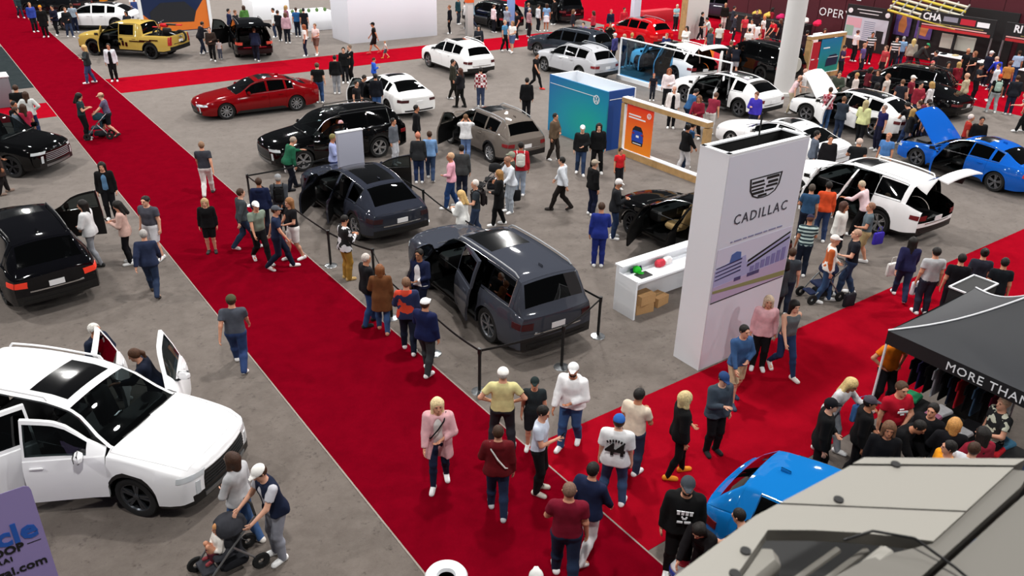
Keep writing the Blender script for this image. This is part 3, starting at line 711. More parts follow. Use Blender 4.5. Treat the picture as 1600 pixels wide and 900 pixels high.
# ================================================================ people
# One continuous body per pose, grown as a distance field and meshed with surface nets;
# garments are looser fields around the same skeleton. Local frame: feet on z=0, facing +Y, right hand at +X.
class Field:
    def __init__(s, xs, ys, zs):
        s.xs, s.ys, s.zs = [np.asarray(a, float) for a in (xs, ys, zs)]; s.D = np.full((len(s.xs), len(s.ys), len(s.zs)), .3, np.float32)
    def _sl(s, lo, hi):
        r = [slice(max(0, int(np.searchsorted(a, l)) - 1), int(np.searchsorted(a, h)) + 1) for a, l, h in zip((s.xs, s.ys, s.zs), lo, hi)]
        g = [s.xs[r[0]][:, None, None], s.ys[r[1]][None, :, None], s.zs[r[2]][None, None, :]]
        return tuple(r), g
    def _mix(s, r, d, k):
        a = s.D[r]
        if a.size == 0: return
        h = np.maximum(k - np.abs(a - d), 0) / k; s.D[r] = np.minimum(a, d) - h * h * k * .25
    def seg(s, a, b, r1, r2, k=.03, flat=None):
        a, b = np.asarray(a, float), np.asarray(b, float); m = max(r1, r2) + k + .03
        r, (X, Y, Z) = s._sl(np.minimum(a, b) - m, np.maximum(a, b) + m)
        ba = b - a; L = max(ba @ ba, 1e-9); h = np.clip(((X - a[0]) * ba[0] + (Y - a[1]) * ba[1] + (Z - a[2]) * ba[2]) / L, 0, 1)
        d = np.sqrt((X - a[0] - ba[0] * h) ** 2 + (Y - a[1] - ba[1] * h) ** 2 + (Z - a[2] - ba[2] * h) ** 2) - (r1 + (r2 - r1) * h)
        s._mix(r, d, k); return s
    def ell(s, c, rad, M=None, k=.02):
        c = np.asarray(c, float); rad = np.asarray(rad, float); m = rad.max() + k + .02
        r, (X, Y, Z) = s._sl(c - m, c + m); X, Y, Z = X - c[0], Y - c[1], Z - c[2]
        if M is not None: X, Y, Z = (M[0, 0] * X + M[1, 0] * Y + M[2, 0] * Z), (M[0, 1] * X + M[1, 1] * Y + M[2, 1] * Z), (M[0, 2] * X + M[1, 2] * Y + M[2, 2] * Z)
        q = np.sqrt((X / rad[0]) ** 2 + (Y / rad[1]) ** 2 + (Z / rad[2]) ** 2); q2 = np.sqrt((X / rad[0] ** 2) ** 2 + (Y / rad[1] ** 2) ** 2 + (Z / rad[2] ** 2) ** 2)
        s._mix(r, q * (q - 1) / np.maximum(q2, 1e-6), k); return s
    def cut(s, p, n, keep_above=False):
        """remove everything on the side n points to"""
        p, n = np.asarray(p, float), np.asarray(n, float); n = n / np.linalg.norm(n)
        d = (s.xs[:, None, None] - p[0]) * n[0] + (s.ys[None, :, None] - p[1]) * n[1] + (s.zs[None, None, :] - p[2]) * n[2]
        s.D = np.maximum(s.D, d.astype(np.float32)); return s
    def net(s):
        D = s.D; nx, ny, nz = D.shape; sg = D < 0
        c = np.zeros((nx - 1, ny - 1, nz - 1), np.int8)
        for i in (0, 1):
            for j in (0, 1):
                for k in (0, 1): c += sg[i:nx - 1 + i, j:ny - 1 + j, k:nz - 1 + k]
        act = (c > 0) & (c < 8); ids = np.full(act.shape, -1, np.int64); I, J, K = np.nonzero(act); ids[I, J, K] = np.arange(len(I))
        P = np.zeros((len(I), 3)); N = np.zeros(len(I)); ax = (s.xs, s.ys, s.zs)
        corners = [(0, 0, 0), (1, 0, 0), (0, 1, 0), (1, 1, 0), (0, 0, 1), (1, 0, 1), (0, 1, 1), (1, 1, 1)]
        for a in corners:
            for d in range(3):
                if a[d]: continue
                b = list(a); b[d] = 1
                da = D[I + a[0], J + a[1], K + a[2]]; db = D[I + b[0], J + b[1], K + b[2]]
                m = (da < 0) != (db < 0); t = np.where(m, da / np.where(m, da - db, 1), 0)
                pa = [ax[q][(I, J, K)[q] + a[q]] for q in range(3)]; pb = [ax[q][(I, J, K)[q] + b[q]] for q in range(3)]
                for q in range(3): P[:, q] += m * (pa[q] + (pb[q] - pa[q]) * t)
                N += m
        P /= np.maximum(N, 1)[:, None]; F = []
        for d in range(3):
            e = [slice(None)] * 3; e2 = [slice(None)] * 3; e[d] = slice(0, -1); e2[d] = slice(1, None)
            A, B = sg[tuple(e)], sg[tuple(e2)]; u, v = (d + 1) % 3, (d + 2) % 3
            x = np.array(np.nonzero(A != B)); ok = (x[u] > 0) & (x[v] > 0) & (x[u] < D.shape[u] - 1) & (x[v] < D.shape[v] - 1); x = x[:, ok]
            if x.shape[1] == 0: continue
            def g(du, dv):
                y = x.copy(); y[u] += du; y[v] += dv; return ids[y[0], y[1], y[2]]
            q = np.stack([g(-1, -1), g(0, -1), g(0, 0), g(-1, 0)], 1); fl = ~A[tuple(x)]; q[fl] = q[fl][:, ::-1]; F.append(q)
        F = np.concatenate(F) if F else np.zeros((0, 4), int)
        for _ in range(1):                       # a light relaxation
            S_ = np.zeros_like(P); C_ = np.zeros(len(P))
            for a in range(4):
                b = (a + 1) % 4; np.add.at(S_, F[:, a], P[F[:, b]]); np.add.at(C_, F[:, a], 1); np.add.at(S_, F[:, b], P[F[:, a]]); np.add.at(C_, F[:, b], 1)
            P = P * .55 + .45 * S_ / np.maximum(C_, 1)[:, None]
        return P, F
def np_mesh(name, P, F, m):
    me = bpy.data.meshes.new(name); me.vertices.add(len(P)); me.vertices.foreach_set('co', P.astype(np.float32).ravel())
    me.loops.add(F.size); me.loops.foreach_set('vertex_index', F.astype(np.int32).ravel()); me.polygons.add(len(F))
    me.polygons.foreach_set('loop_start', np.arange(0, F.size, 4, dtype=np.int32)); me.polygons.foreach_set('use_smooth', np.ones(len(F), bool))
    me.materials.append(m); me.update(calc_edges=True); me.validate(); return me
def ik(a, b, l1, l2, hint):
    a, b, hint = map(lambda v: np.asarray(v, float), (a, b, hint)); d = b - a; L = np.linalg.norm(d)
    if L > (l1 + l2) * .995: b = a + d / L * (l1 + l2) * .995; d = b - a; L = np.linalg.norm(d)
    u = d / L; x = (l1 * l1 - l2 * l2 + L * L) / (2 * L); h = math.sqrt(max(l1 * l1 - x * x, 0)); p = hint - (hint @ u) * u; n = np.linalg.norm(p); p = p / n if n > 1e-6 else np.array([0, 1, 0.])
    return a + u * x + p * h, b
HANDS = {  # hand target (x outward), elbow hint
    'down': ((.25, .03, .84), (.2, -1, 0)), 'phone': ((.07, .27, 1.20), (.6, -.3, -1)), 'fold': ((-.10, .20, 1.17), (1, .2, -.6)), 'hip': ((.19, .06, 1.03), (1, -.5, 0)),
    'pocket': ((.20, .09, .90), (.6, -1, 0)), 'reach': ((.22, .50, 1.18), (.4, -.2, -1)), 'point': ((.50, .30, 1.42), (.3, -.3, -1)), 'photo': ((.09, .30, 1.50), (.8, 0, -1)),
    'fwd': ((.22, .26, .94), (.1, -1, 0)), 'back': ((.26, -.22, .90), (.2, -1, 0)), 'push': ((.20, .38, 1.02), (.5, -.6, -.6)), 'belly': ((.05, .20, 1.06), (1, -.4, -.3)),
    'lowreach': ((.18, .42, .88), (.4, -.6, 0)), 'behind': ((.06, -.17, .92), (1, -.5, 0)), 'face': ((.05, .18, 1.50), (.7, .2, -1)), 'out': ((.62, .10, 1.25), (.2, -.3, -1))}
FEET = {  # left ankle, right ankle, pelvis height, sitting
    'stand': ((-.10, .0, .08), (.10, .0, .08), .94), 'apart': ((-.17, .02, .08), (.17, -.02, .08), .925), 'walk': ((-.09, .30, .08), (.09, -.30, .15), .90), 'walkr': ((-.09, -.30, .15), (.09, .30, .08), .90),
    'step': ((-.10, .16, .08), (.11, -.16, .09), .93), 'stepr': ((-.11, -.16, .09), (.10, .16, .08), .93), 'sit': ((-.12, .42, .08), (.12, .42, .08), .50), 'kid': ((-.09, .22, .40), (.09, .22, .40), .50)}
def skeleton(feet, hl, hr, lean, yaw, pitch):
    fl, fr, ph = FEET[feet]; J = {}
    c, s = math.cos(lean), math.sin(lean); pel = np.array([0, -.25 * s, ph])
    def T(x, y, z): y0, z0 = y, z - .94; return pel + np.array([x, y0 * c + z0 * s, z0 * c - y0 * s])
    J['T'] = T; J['pel'] = pel; J['up'] = np.array([0, s, c]); J['waist'] = T(0, .0, 1.08); J['chest'] = T(0, 0, 1.27); J['neck'] = T(0, -.01, 1.46); J['head'] = T(0, .02, 1.625)
    for nm, sx, ft, h in (('L', -1, fl, hl), ('R', 1, fr, hr)):
        J['sh' + nm] = T(sx * .175, -.01, 1.405); hp, hh = HANDS[h]
        tgt = np.array([sx * hp[0], hp[1], hp[2]]); tgt = tgt + (T(0, 0, 1.2) - np.array([0, 0, 1.2])) * (1 if h not in ('lowreach',) else .6)
        el, wr_ = ik(J['sh' + nm], tgt, .285, .25, (sx * hh[0], hh[1], hh[2])); J['el' + nm], J['wr' + nm] = el, wr_
        J['hip' + nm] = pel + np.array([sx * .088, 0, -.03]); kn, an = ik(J['hip' + nm], ft, .42, .42, (0, 1, 0)); J['kn' + nm], J['an' + nm] = kn, an
        J['toe' + nm] = an + np.array([sx * .03, .14, -.045 if an[2] < .1 else -.09])
    R = Euler((-lean * .4 + pitch, 0, yaw)).to_matrix(); J['HR'] = np.array(R); J['heel'] = {}
    return J
CELL = .0165
def axes(lo, hi, c): return np.arange(lo, hi + c, c)
def torso(F, J, g=0.0, k=.06, arms=None):
    T = J['T']
    for sx in (-1, 1):
        F.seg(T(sx * .065, .005, 1.30), T(sx * .06, .0, 1.06), .108 + g, .092 + g, k); F.seg(T(sx * .06, 0, 1.06), J['pel'] + np.array([sx * .075, -.01, .0]), .092 + g, .108 + g, k)
    F.seg(T(-.13, -.01, 1.385), T(.13, -.01, 1.385), .07 + g, .07 + g, k); F.seg(T(0, -.01, 1.42), T(0, .0, 1.5), .075 + g, .05 + g * .4, .05)
def grid_for(J, z0=None, z1=None, c=CELL, m=.16, arms=True):
    ks = ['pel', 'chest', 'neck', 'shL', 'shR'] + (['elL', 'elR', 'wrL', 'wrR'] if arms else []) + ['knL', 'knR', 'anL', 'anR', 'head']
    A = np.array([J[k] for k in ks]); lo, hi = A.min(0) - m, A.max(0) + m
    return axes(lo[0], hi[0], c), axes(lo[1], hi[1], c), (z0 if z0 is not None else max(0, lo[2])), (z1 if z1 is not None else hi[2])
BODY = {}; GARM = {}
def body_mesh(pose):
    if pose in BODY: return BODY[pose]
    J = skeleton(*pose); xs, ys, z0, z1 = grid_for(J); hc = J['head']
    fine = lambda a, c, w: np.unique(np.round(np.concatenate([a[(a < c - w) | (a > c + w)], np.arange(c - w, c + w, .0105)]), 5))
    xs, ys = fine(xs, hc[0], .1), fine(ys, hc[1], .13); zs = np.concatenate([axes(.02, hc[2] - .16, CELL), np.arange(hc[2] - .155, hc[2] + .15, .0105)])
    F = Field(xs, ys, zs); torso(F, J)
    F.seg(J['neck'] - .03 * J['up'], J['head'] - .04 * J['up'], .056, .052, .03)
    for n in 'LR':
        F.seg(J['sh' + n], J['el' + n], .052, .040, .03); F.seg(J['el' + n], J['wr' + n], .040, .026, .02)
        F.seg(J['hip' + n], J['kn' + n], .088, .056, .04); cf = (J['kn' + n] * .68 + J['an' + n] * .32) + np.array([0, -.015, 0]); F.seg(J['kn' + n], cf, .054, .054, .03); F.seg(cf, J['an' + n], .054, .036, .03)
        F.seg(J['an' + n] + [0, -.03, -.03], J['toe' + n], .036, .03, .02)
        d = J['wr' + n] - J['el' + n]; d = d / np.linalg.norm(d); side = np.array([0, 1, 0]) - d * d[1]; side = side / max(np.linalg.norm(side), 1e-6) if np.linalg.norm(side) > .3 else np.array([1., 0, 0])
        J['hd' + n] = (d, side)
        for q in (-.018, .0, .018): F.seg(J['wr' + n] + d * .02, J['wr' + n] + d * .085 + side * q * 1.3, .02, .0145, .015)
    M = J['HR']; hp = lambda x, y, z: J['head'] + M @ np.array([x, y, z])
    F.ell(hp(0, -.012, .022), (.076, .094, .098), M, .02); F.ell(hp(0, .018, -.035), (.058, .072, .082), M, .03); F.seg(hp(0, .07, -.085), hp(0, .05, -.08), .022, .03, .03)
    F.seg(hp(0, .088, .018), hp(0, .106, -.026), .008, .0145, .014); F.seg(hp(-.04, .078, .034), hp(.04, .078, .034), .012, .012, .02); F.seg(hp(-.014, .083, -.058), hp(.014, .083, -.058), .0085, .0085, .01)
    for sx in (-1, 1): F.seg(hp(sx * .077, -.008, -.018), hp(sx * .083, -.016, .018), .009, .013, .008)
    P, Q = F.net(); V = [tuple(v) for v in P]; Fc = [tuple(int(i) for i in q) for q in Q]; mb = MB(); mb.V = V; mb.F = Fc; mb.I = [0] * len(Fc)
    for n, sx in (('L', -1), ('R', 1)):        # fingers and thumb
        d, side = J['hd' + n]; w = J['wr' + n]; nrm = np.cross(side, d) * (-sx); nrm = nrm * (1 if (nrm @ np.array([-sx, 0, 0])) > 0 else -1)
        for q, l in ((-1.5, .060), (-.5, .070), (.5, .074), (1.5, .066)):
            b0 = w + d * .08 + side * q * .0175; b1 = b0 + d * l * .5 + nrm * .010; b2 = b0 + d * l * .9 + nrm * .034
            mb.tube([b0, b1, b2], [.0088, .0082, .0062], 6)
        b0 = w + d * .03 + side * .024; mb.tube([b0, b0 + d * .03 + side * .026 + nrm * .008, b0 + d * .058 + side * .034 + nrm * .018], [.011, .010, .0075], 6)
    mb.mi = 1
    for sx in (-1, 1):
        c = hp(sx * .030, .082, .008); mb.ball(c, (.0105, .008, .008), 8, 5); c = hp(sx * .031, .0915, .030); mb.ball(c, (.017, .005, .0035), 6, 4)
    mb.mi = 2; mb.ball(hp(0, .0895, -.057), (.020, .006, .006), 8, 4)
    me = mesh('person', mb.V, mb.F, [M_SKIN, M_EYE, M_LIP], mb.I, 4)
    BODY[pose] = (me, J); return BODY[pose]
def garment(pose, kind):
    key = (pose, kind)
    if key in GARM: return GARM[key]
    opened = kind.endswith('_open'); kind = kind.replace('_open', '')
    _, J = body_mesh(pose); T = J['T']; pel = J['pel']; up = J['up']
    if kind in ('trousers', 'shorts', 'leggings', 'skirt', 'wide'):
        g = {'trousers': .012, 'leggings': .003, 'shorts': .022, 'skirt': .01, 'wide': .02}[kind]
        xs, ys, z0, z1 = grid_for(J, arms=False, z1=pel[2] + .22); F = Field(xs, ys, axes(.01, z1, CELL))
        for sx in (-1, 1): F.seg(pel + [sx * .07, -.01, 0], T(sx * .06, 0, 1.03), .113 + g * .5, .095 + g * .5, .05)
        for n in 'LR':
            an, kn, hi = J['an' + n], J['kn' + n], J['hip' + n]
            F.seg(hi, kn, .096 + g, .064 + g, .04)
            if kind in ('trousers', 'wide', 'leggings'):
                cf = kn * .66 + an * .34 + np.array([0, -.016, 0]); F.seg(kn, cf, .060 + g, .062 + g, .03); F.seg(cf, an + (an - kn) * .06, .062 + g, .044 + g * 1.3, .03)
        if kind == 'skirt': F.seg(pel, (J['knL'] + J['knR']) / 2 + [0, 0, -.02], .16, .24, .05)
        F.cut(T(0, 0, 1.04), up)
        if kind == 'shorts':
            F.cut((J['knL'] + J['knR']) / 2 + [0, 0, .04], (0, 0, -1))
        elif kind == 'skirt': F.cut((J['knL'] + J['knR']) / 2 + [0, 0, .10], (0, 0, -1))
        else: F.cut((0, 0, .03), (0, 0, -1))
        P, Q = F.net(); me = np_mesh(kind, P, Q, M_CLOTH)
    else:
        g, sl, hem, elow = {'tee': (.012, .62, .90, .0), 'shirt': (.012, 2, .88, 0), 'jacket': (.026, 2, .84, 0), 'coat': (.030, 2, .60, 0), 'hoodie': (.028, 2, .87, 0), 'vest': (.026, 0, .88, 0), 'tank': (.006, 0, .96, 0), 'dress': (.012, .4, .60, 0), 'blouse': (.02, 2, .84, 0), 'loose': (.030, .8, .84, 0), 'suit': (.018, 2, .82, 0)}[kind]
        xs, ys, z0, z1 = grid_for(J, z0=hem - .1 if pel[2] > .8 else pel[2] - .16, z1=J['neck'][2] + .14); F = Field(xs, ys, axes(z0, z1, CELL)); torso(F, J, g)
        hemc = T(0, 0, hem)
        if hem < .9:
            for sx in (-1, 1): F.seg(pel + [sx * .07, -.01, .02], pel + [sx * .085, .0, (hem - .94) if pel[2] > .8 else -.1], .112 + g, .118 + g * 1.5, .05)
        if pel[2] > .8: F.cut((0, 0, hem), (0, 0, -1)) if hem < .94 else F.cut(hemc, -up)
        for n in 'LR':
            sh, el, wr_ = J['sh' + n], J['el' + n], J['wr' + n]
            if sl == 0: continue
            A = Field(xs, ys, F.zs)
            if sl < 1:
                A.seg(sh, el, .058 + g, .052 + g, .02); A.cut(sh + (el - sh) * sl, el - sh)
            else:
                A.seg(sh, el, .058 + g * .8, .045 + g, .02); A.seg(el, wr_, .045 + g, .032 + g * .7, .02); A.cut(wr_ - (wr_ - el) * .03, wr_ - el)
            h = np.maximum(.03 - np.abs(F.D - A.D), 0) / .03; F.D = np.minimum(F.D, A.D) - h * h * .03 * .25
        if sl == 0:
            for sx, n in ((-1, 'L'), (1, 'R')): F.cut(J['sh' + n] + np.array([sx * (-.005 if kind == 'tank' else .03), 0, 0]), (sx, 0, 0))
        if kind in ('tank', 'dress'): F.cut(T(0, 0, 1.445), up + np.array([0, .25, 0]))
        else: F.cut(T(0, 0, 1.475), up + np.array([0, .35, 0]))
        if kind == 'hoodie': F.seg(T(-.06, -.085, 1.43), T(.06, -.085, 1.43), .055, .055, .03)
        if opened:
            W = Field(F.xs, F.ys, F.zs); a_, b_ = T(0, .17, 1.54), T(0, .22, .5); W.seg(a_, b_, .075, .15, .01); F.D = np.maximum(F.D, -W.D)
        P, Q = F.net(); me = np_mesh(kind, P, Q, M_CLOTH)
    GARM[key] = me; return me
HAIRS = {}
def hair_mesh(kind):
    if kind in HAIRS: return HAIRS[kind]
    c = .009; F = Field(axes(-.17, .17, c), axes(-.20, .24, c), axes(-.42, .19, c)); mt = M_HAIR; nm = 'hair'
    if kind in ('short', 'long', 'pony', 'bun', 'bob', 'curly', 'thin'):
        g = {'short': .012, 'thin': .006, 'curly': .03}.get(kind, .016); F.ell((0, -.016, .03), (.078 + g, .092 + g, .098 + g * .9), None, .01)
        if kind in ('short', 'thin'): F.cut((0, .03, .012), (0, .62, -.78)); F.cut((0, .06, .05), (0, 1, -.15)) ; F.cut((0, 0, -.06), (0, 0, -1))
        else:
            if kind == 'long':
                F.seg((0, -.07, .02), (0, -.105, -.27), .075, .05, .05)
                for sx in (-1, 1): F.seg((sx * .065, -.03, .03), (sx * .085, -.04, -.24), .04, .035, .05)
            if kind == 'bob' or kind == 'curly':
                F.seg((0, -.06, .02), (0, -.07, -.12), .08, .065, .05)
                for sx in (-1, 1): F.seg((sx * .068, -.01, .03), (sx * .08, .0, -.11), .035, .035 if kind == 'bob' else .05, .04)
            if kind == 'pony': F.seg((0, -.10, .05), (0, -.145, -.02), .03, .038, .02); F.seg((0, -.145, -.02), (0, -.13, -.2), .038, .018, .02)
            if kind == 'bun': F.ell((0, -.10, .09), (.045, .045, .045), None, .02)
            if kind in ('pony', 'bun'): F.cut((0, .03, .012), (0, .62, -.78))
            G = Field(F.xs, F.ys, F.zs); G.ell((0, .10, -.035), (.060, .085, .09), None, .01); F.D = np.maximum(F.D, -G.D)
            G = Field(F.xs, F.ys, F.zs); G.seg((0, .02, -.1), (0, .05, -.4), .06, .1, .01); F.D = np.maximum(F.D, -G.D)
    elif kind == 'cap':
        mt = M_CLOTH; nm = 'cap'; F.ell((0, -.012, .045), (.092, .108, .095), None, .01); F.cut((0, 0, .035), (0, -.12, -1)); F.seg((-.03, .12, .040), (.03, .12, .040), .014, .014, .01); F.seg((-.045, .09, .042), (.045, .09, .042), .014, .014, .02); F.seg((-.02, .155, .034), (.02, .155, .034), .011, .011, .03)
    elif kind == 'beanie': mt = M_CLOTH; nm = 'beanie'; F.ell((0, -.014, .045), (.092, .108, .105), None, .01); F.cut((0, 0, .02), (0, .25, -1))
    elif kind == 'hood':
        mt = M_CLOTH; nm = 'hood'; F.ell((0, -.025, .02), (.11, .12, .13), None, .02); F.seg((0, -.05, -.06), (0, -.06, -.14), .1, .1, .04); G = Field(F.xs, F.ys, F.zs); G.ell((0, .1, -.01), (.07, .1, .1), None, .01); F.D = np.maximum(F.D, -G.D); F.cut((0, 0, -.2), (0, 0, -1))
    elif kind == 'beard': nm = 'beard'; F.ell((0, .03, -.062), (.062, .066, .062), None, .01); F.cut((0, 0, -.035), (0, .1, 1)); F.cut((0, .02, 0), (0, -1, 0))
    P, Q = F.net(); HAIRS[kind] = np_mesh(nm, P, Q, mt); return HAIRS[kind]
def _shoe():
    F = Field(axes(-.08, .08, .0095), axes(-.14, .24, .0095), axes(-.02, .13, .0095))
    F.seg((0, -.045, .035), (0, .155, .028), .042, .044, .03); F.seg((0, -.03, .06), (0, .0, .085), .045, .042, .03); F.seg((0, .04, .05), (0, .11, .04), .038, .035, .03); F.cut((0, 0, .0), (0, 0, -1)); F.cut((0, 0, .105), (0, 0, 1))
    P, Q = F.net(); return np_mesh('shoe', P, Q, M_OBJM)
_SH = []
def pattern_mat(name, kind, c1, c2, scale=22.0):
    if name in MATS: return MATS[name]
    m = mat(name, c1, rough=.9); nt = m.node_tree; b = nt.nodes['Principled BSDF']; tc = nt.nodes.new('ShaderNodeTexCoord')
    mx = nt.nodes.new('ShaderNodeMix'); mx.data_type = 'RGBA'; mx.inputs['A'].default_value = srgb(c1); mx.inputs['B'].default_value = srgb(c2)
    if kind == 'stripe':
        w = nt.nodes.new('ShaderNodeTexWave'); w.bands_direction = 'Z'; w.inputs['Scale'].default_value = scale; nt.links.new(tc.outputs['Object'], w.inputs['Vector'])
        r = nt.nodes.new('ShaderNodeMath'); r.operation = 'GREATER_THAN'; r.inputs[1].default_value = .55; nt.links.new(w.outputs['Fac'], r.inputs[0]); nt.links.new(r.outputs[0], mx.inputs['Factor'])
    elif kind == 'check':
        w = nt.nodes.new('ShaderNodeTexChecker'); w.inputs['Scale'].default_value = scale; nt.links.new(tc.outputs['Object'], w.inputs['Vector']); nt.links.new(w.outputs['Fac'], mx.inputs['Factor'])
    else:
        w = nt.nodes.new('ShaderNodeTexNoise'); w.inputs['Scale'].default_value = scale; nt.links.new(tc.outputs['Object'], w.inputs['Vector'])
        r = nt.nodes.new('ShaderNodeMath'); r.operation = 'GREATER_THAN'; r.inputs[1].default_value = .52; nt.links.new(w.outputs['Fac'], r.inputs[0]); nt.links.new(r.outputs[0], mx.inputs['Factor'])
    nt.links.new(mx.outputs['Result'], b.inputs['Base Color']); return m
TOPNAME = {'tee': 'shirt', 'shirt': 'shirt', 'jacket': 'jacket', 'coat': 'coat', 'hoodie': 'hoodie', 'vest': 'vest', 'tank': 'tank_top', 'dress': 'dress', 'blouse': 'blouse', 'loose': 'shirt', 'suit': 'suit_jacket'}
def person(x, y, face, label, pose=('stand', 'down', 'down', 0, 0, 0), top=('tee', '#333333'), under=None, bottom=('trousers', '#26303f'), shoes='#e8e8e8', hair=('short', '#2a1c14'), hat=None, skin='#c98f72', size=1.0, girth=1.0, group=None, pat=None, beard=None, z=0.0, cat='person'):
    me, J = body_mesh(pose)
    o = link('person', me, None, skin); o.location = (x, y, z); o.rotation_euler = (0, 0, face); o.scale = (size * girth, size * girth, size); tag(o, label, cat, group)
    if top:
        t = link(TOPNAME[top[0]], garment(pose, top[0] + ('_open' if under and top[0] in ('jacket', 'coat', 'vest', 'suit') else '')), o, top[1])
        if pat:
            t.material_slots[0].link = 'OBJECT'; t.material_slots[0].material = pattern_mat(*pat)
    if under: u = link('undershirt', garment(pose, under[0]), o, under[1])
    if bottom: link({'leggings': 'trousers', 'wide': 'trousers'}.get(bottom[0], bottom[0]), garment(pose, bottom[0]), o, bottom[1])
    if not _SH: _SH.append(_shoe())
    for n, sx in (('L', -1), ('R', 1)):
        s = link('shoe', _SH[0], o, shoes); a = J['an' + n]; k = a[2] > .1 and a[2] < .3
        s.location = (a[0], a[1] - .005, max(0, a[2] - .085)); s.rotation_euler = (-.45 if k else 0, 0, -sx * .16)
    M = Matrix([list(r) for r in J['HR']]).to_4x4(); M.translation = Vector(J['head'])
    for hh in (hair, hat, ('beard', beard) if beard else None):
        if hh and hh[0]:
            h = link(hair_mesh(hh[0]).name.split('.')[0], hair_mesh(hh[0]), o, hh[1]); h.matrix_local = M
    o['_J'] = 0; del o['_J']
    return o

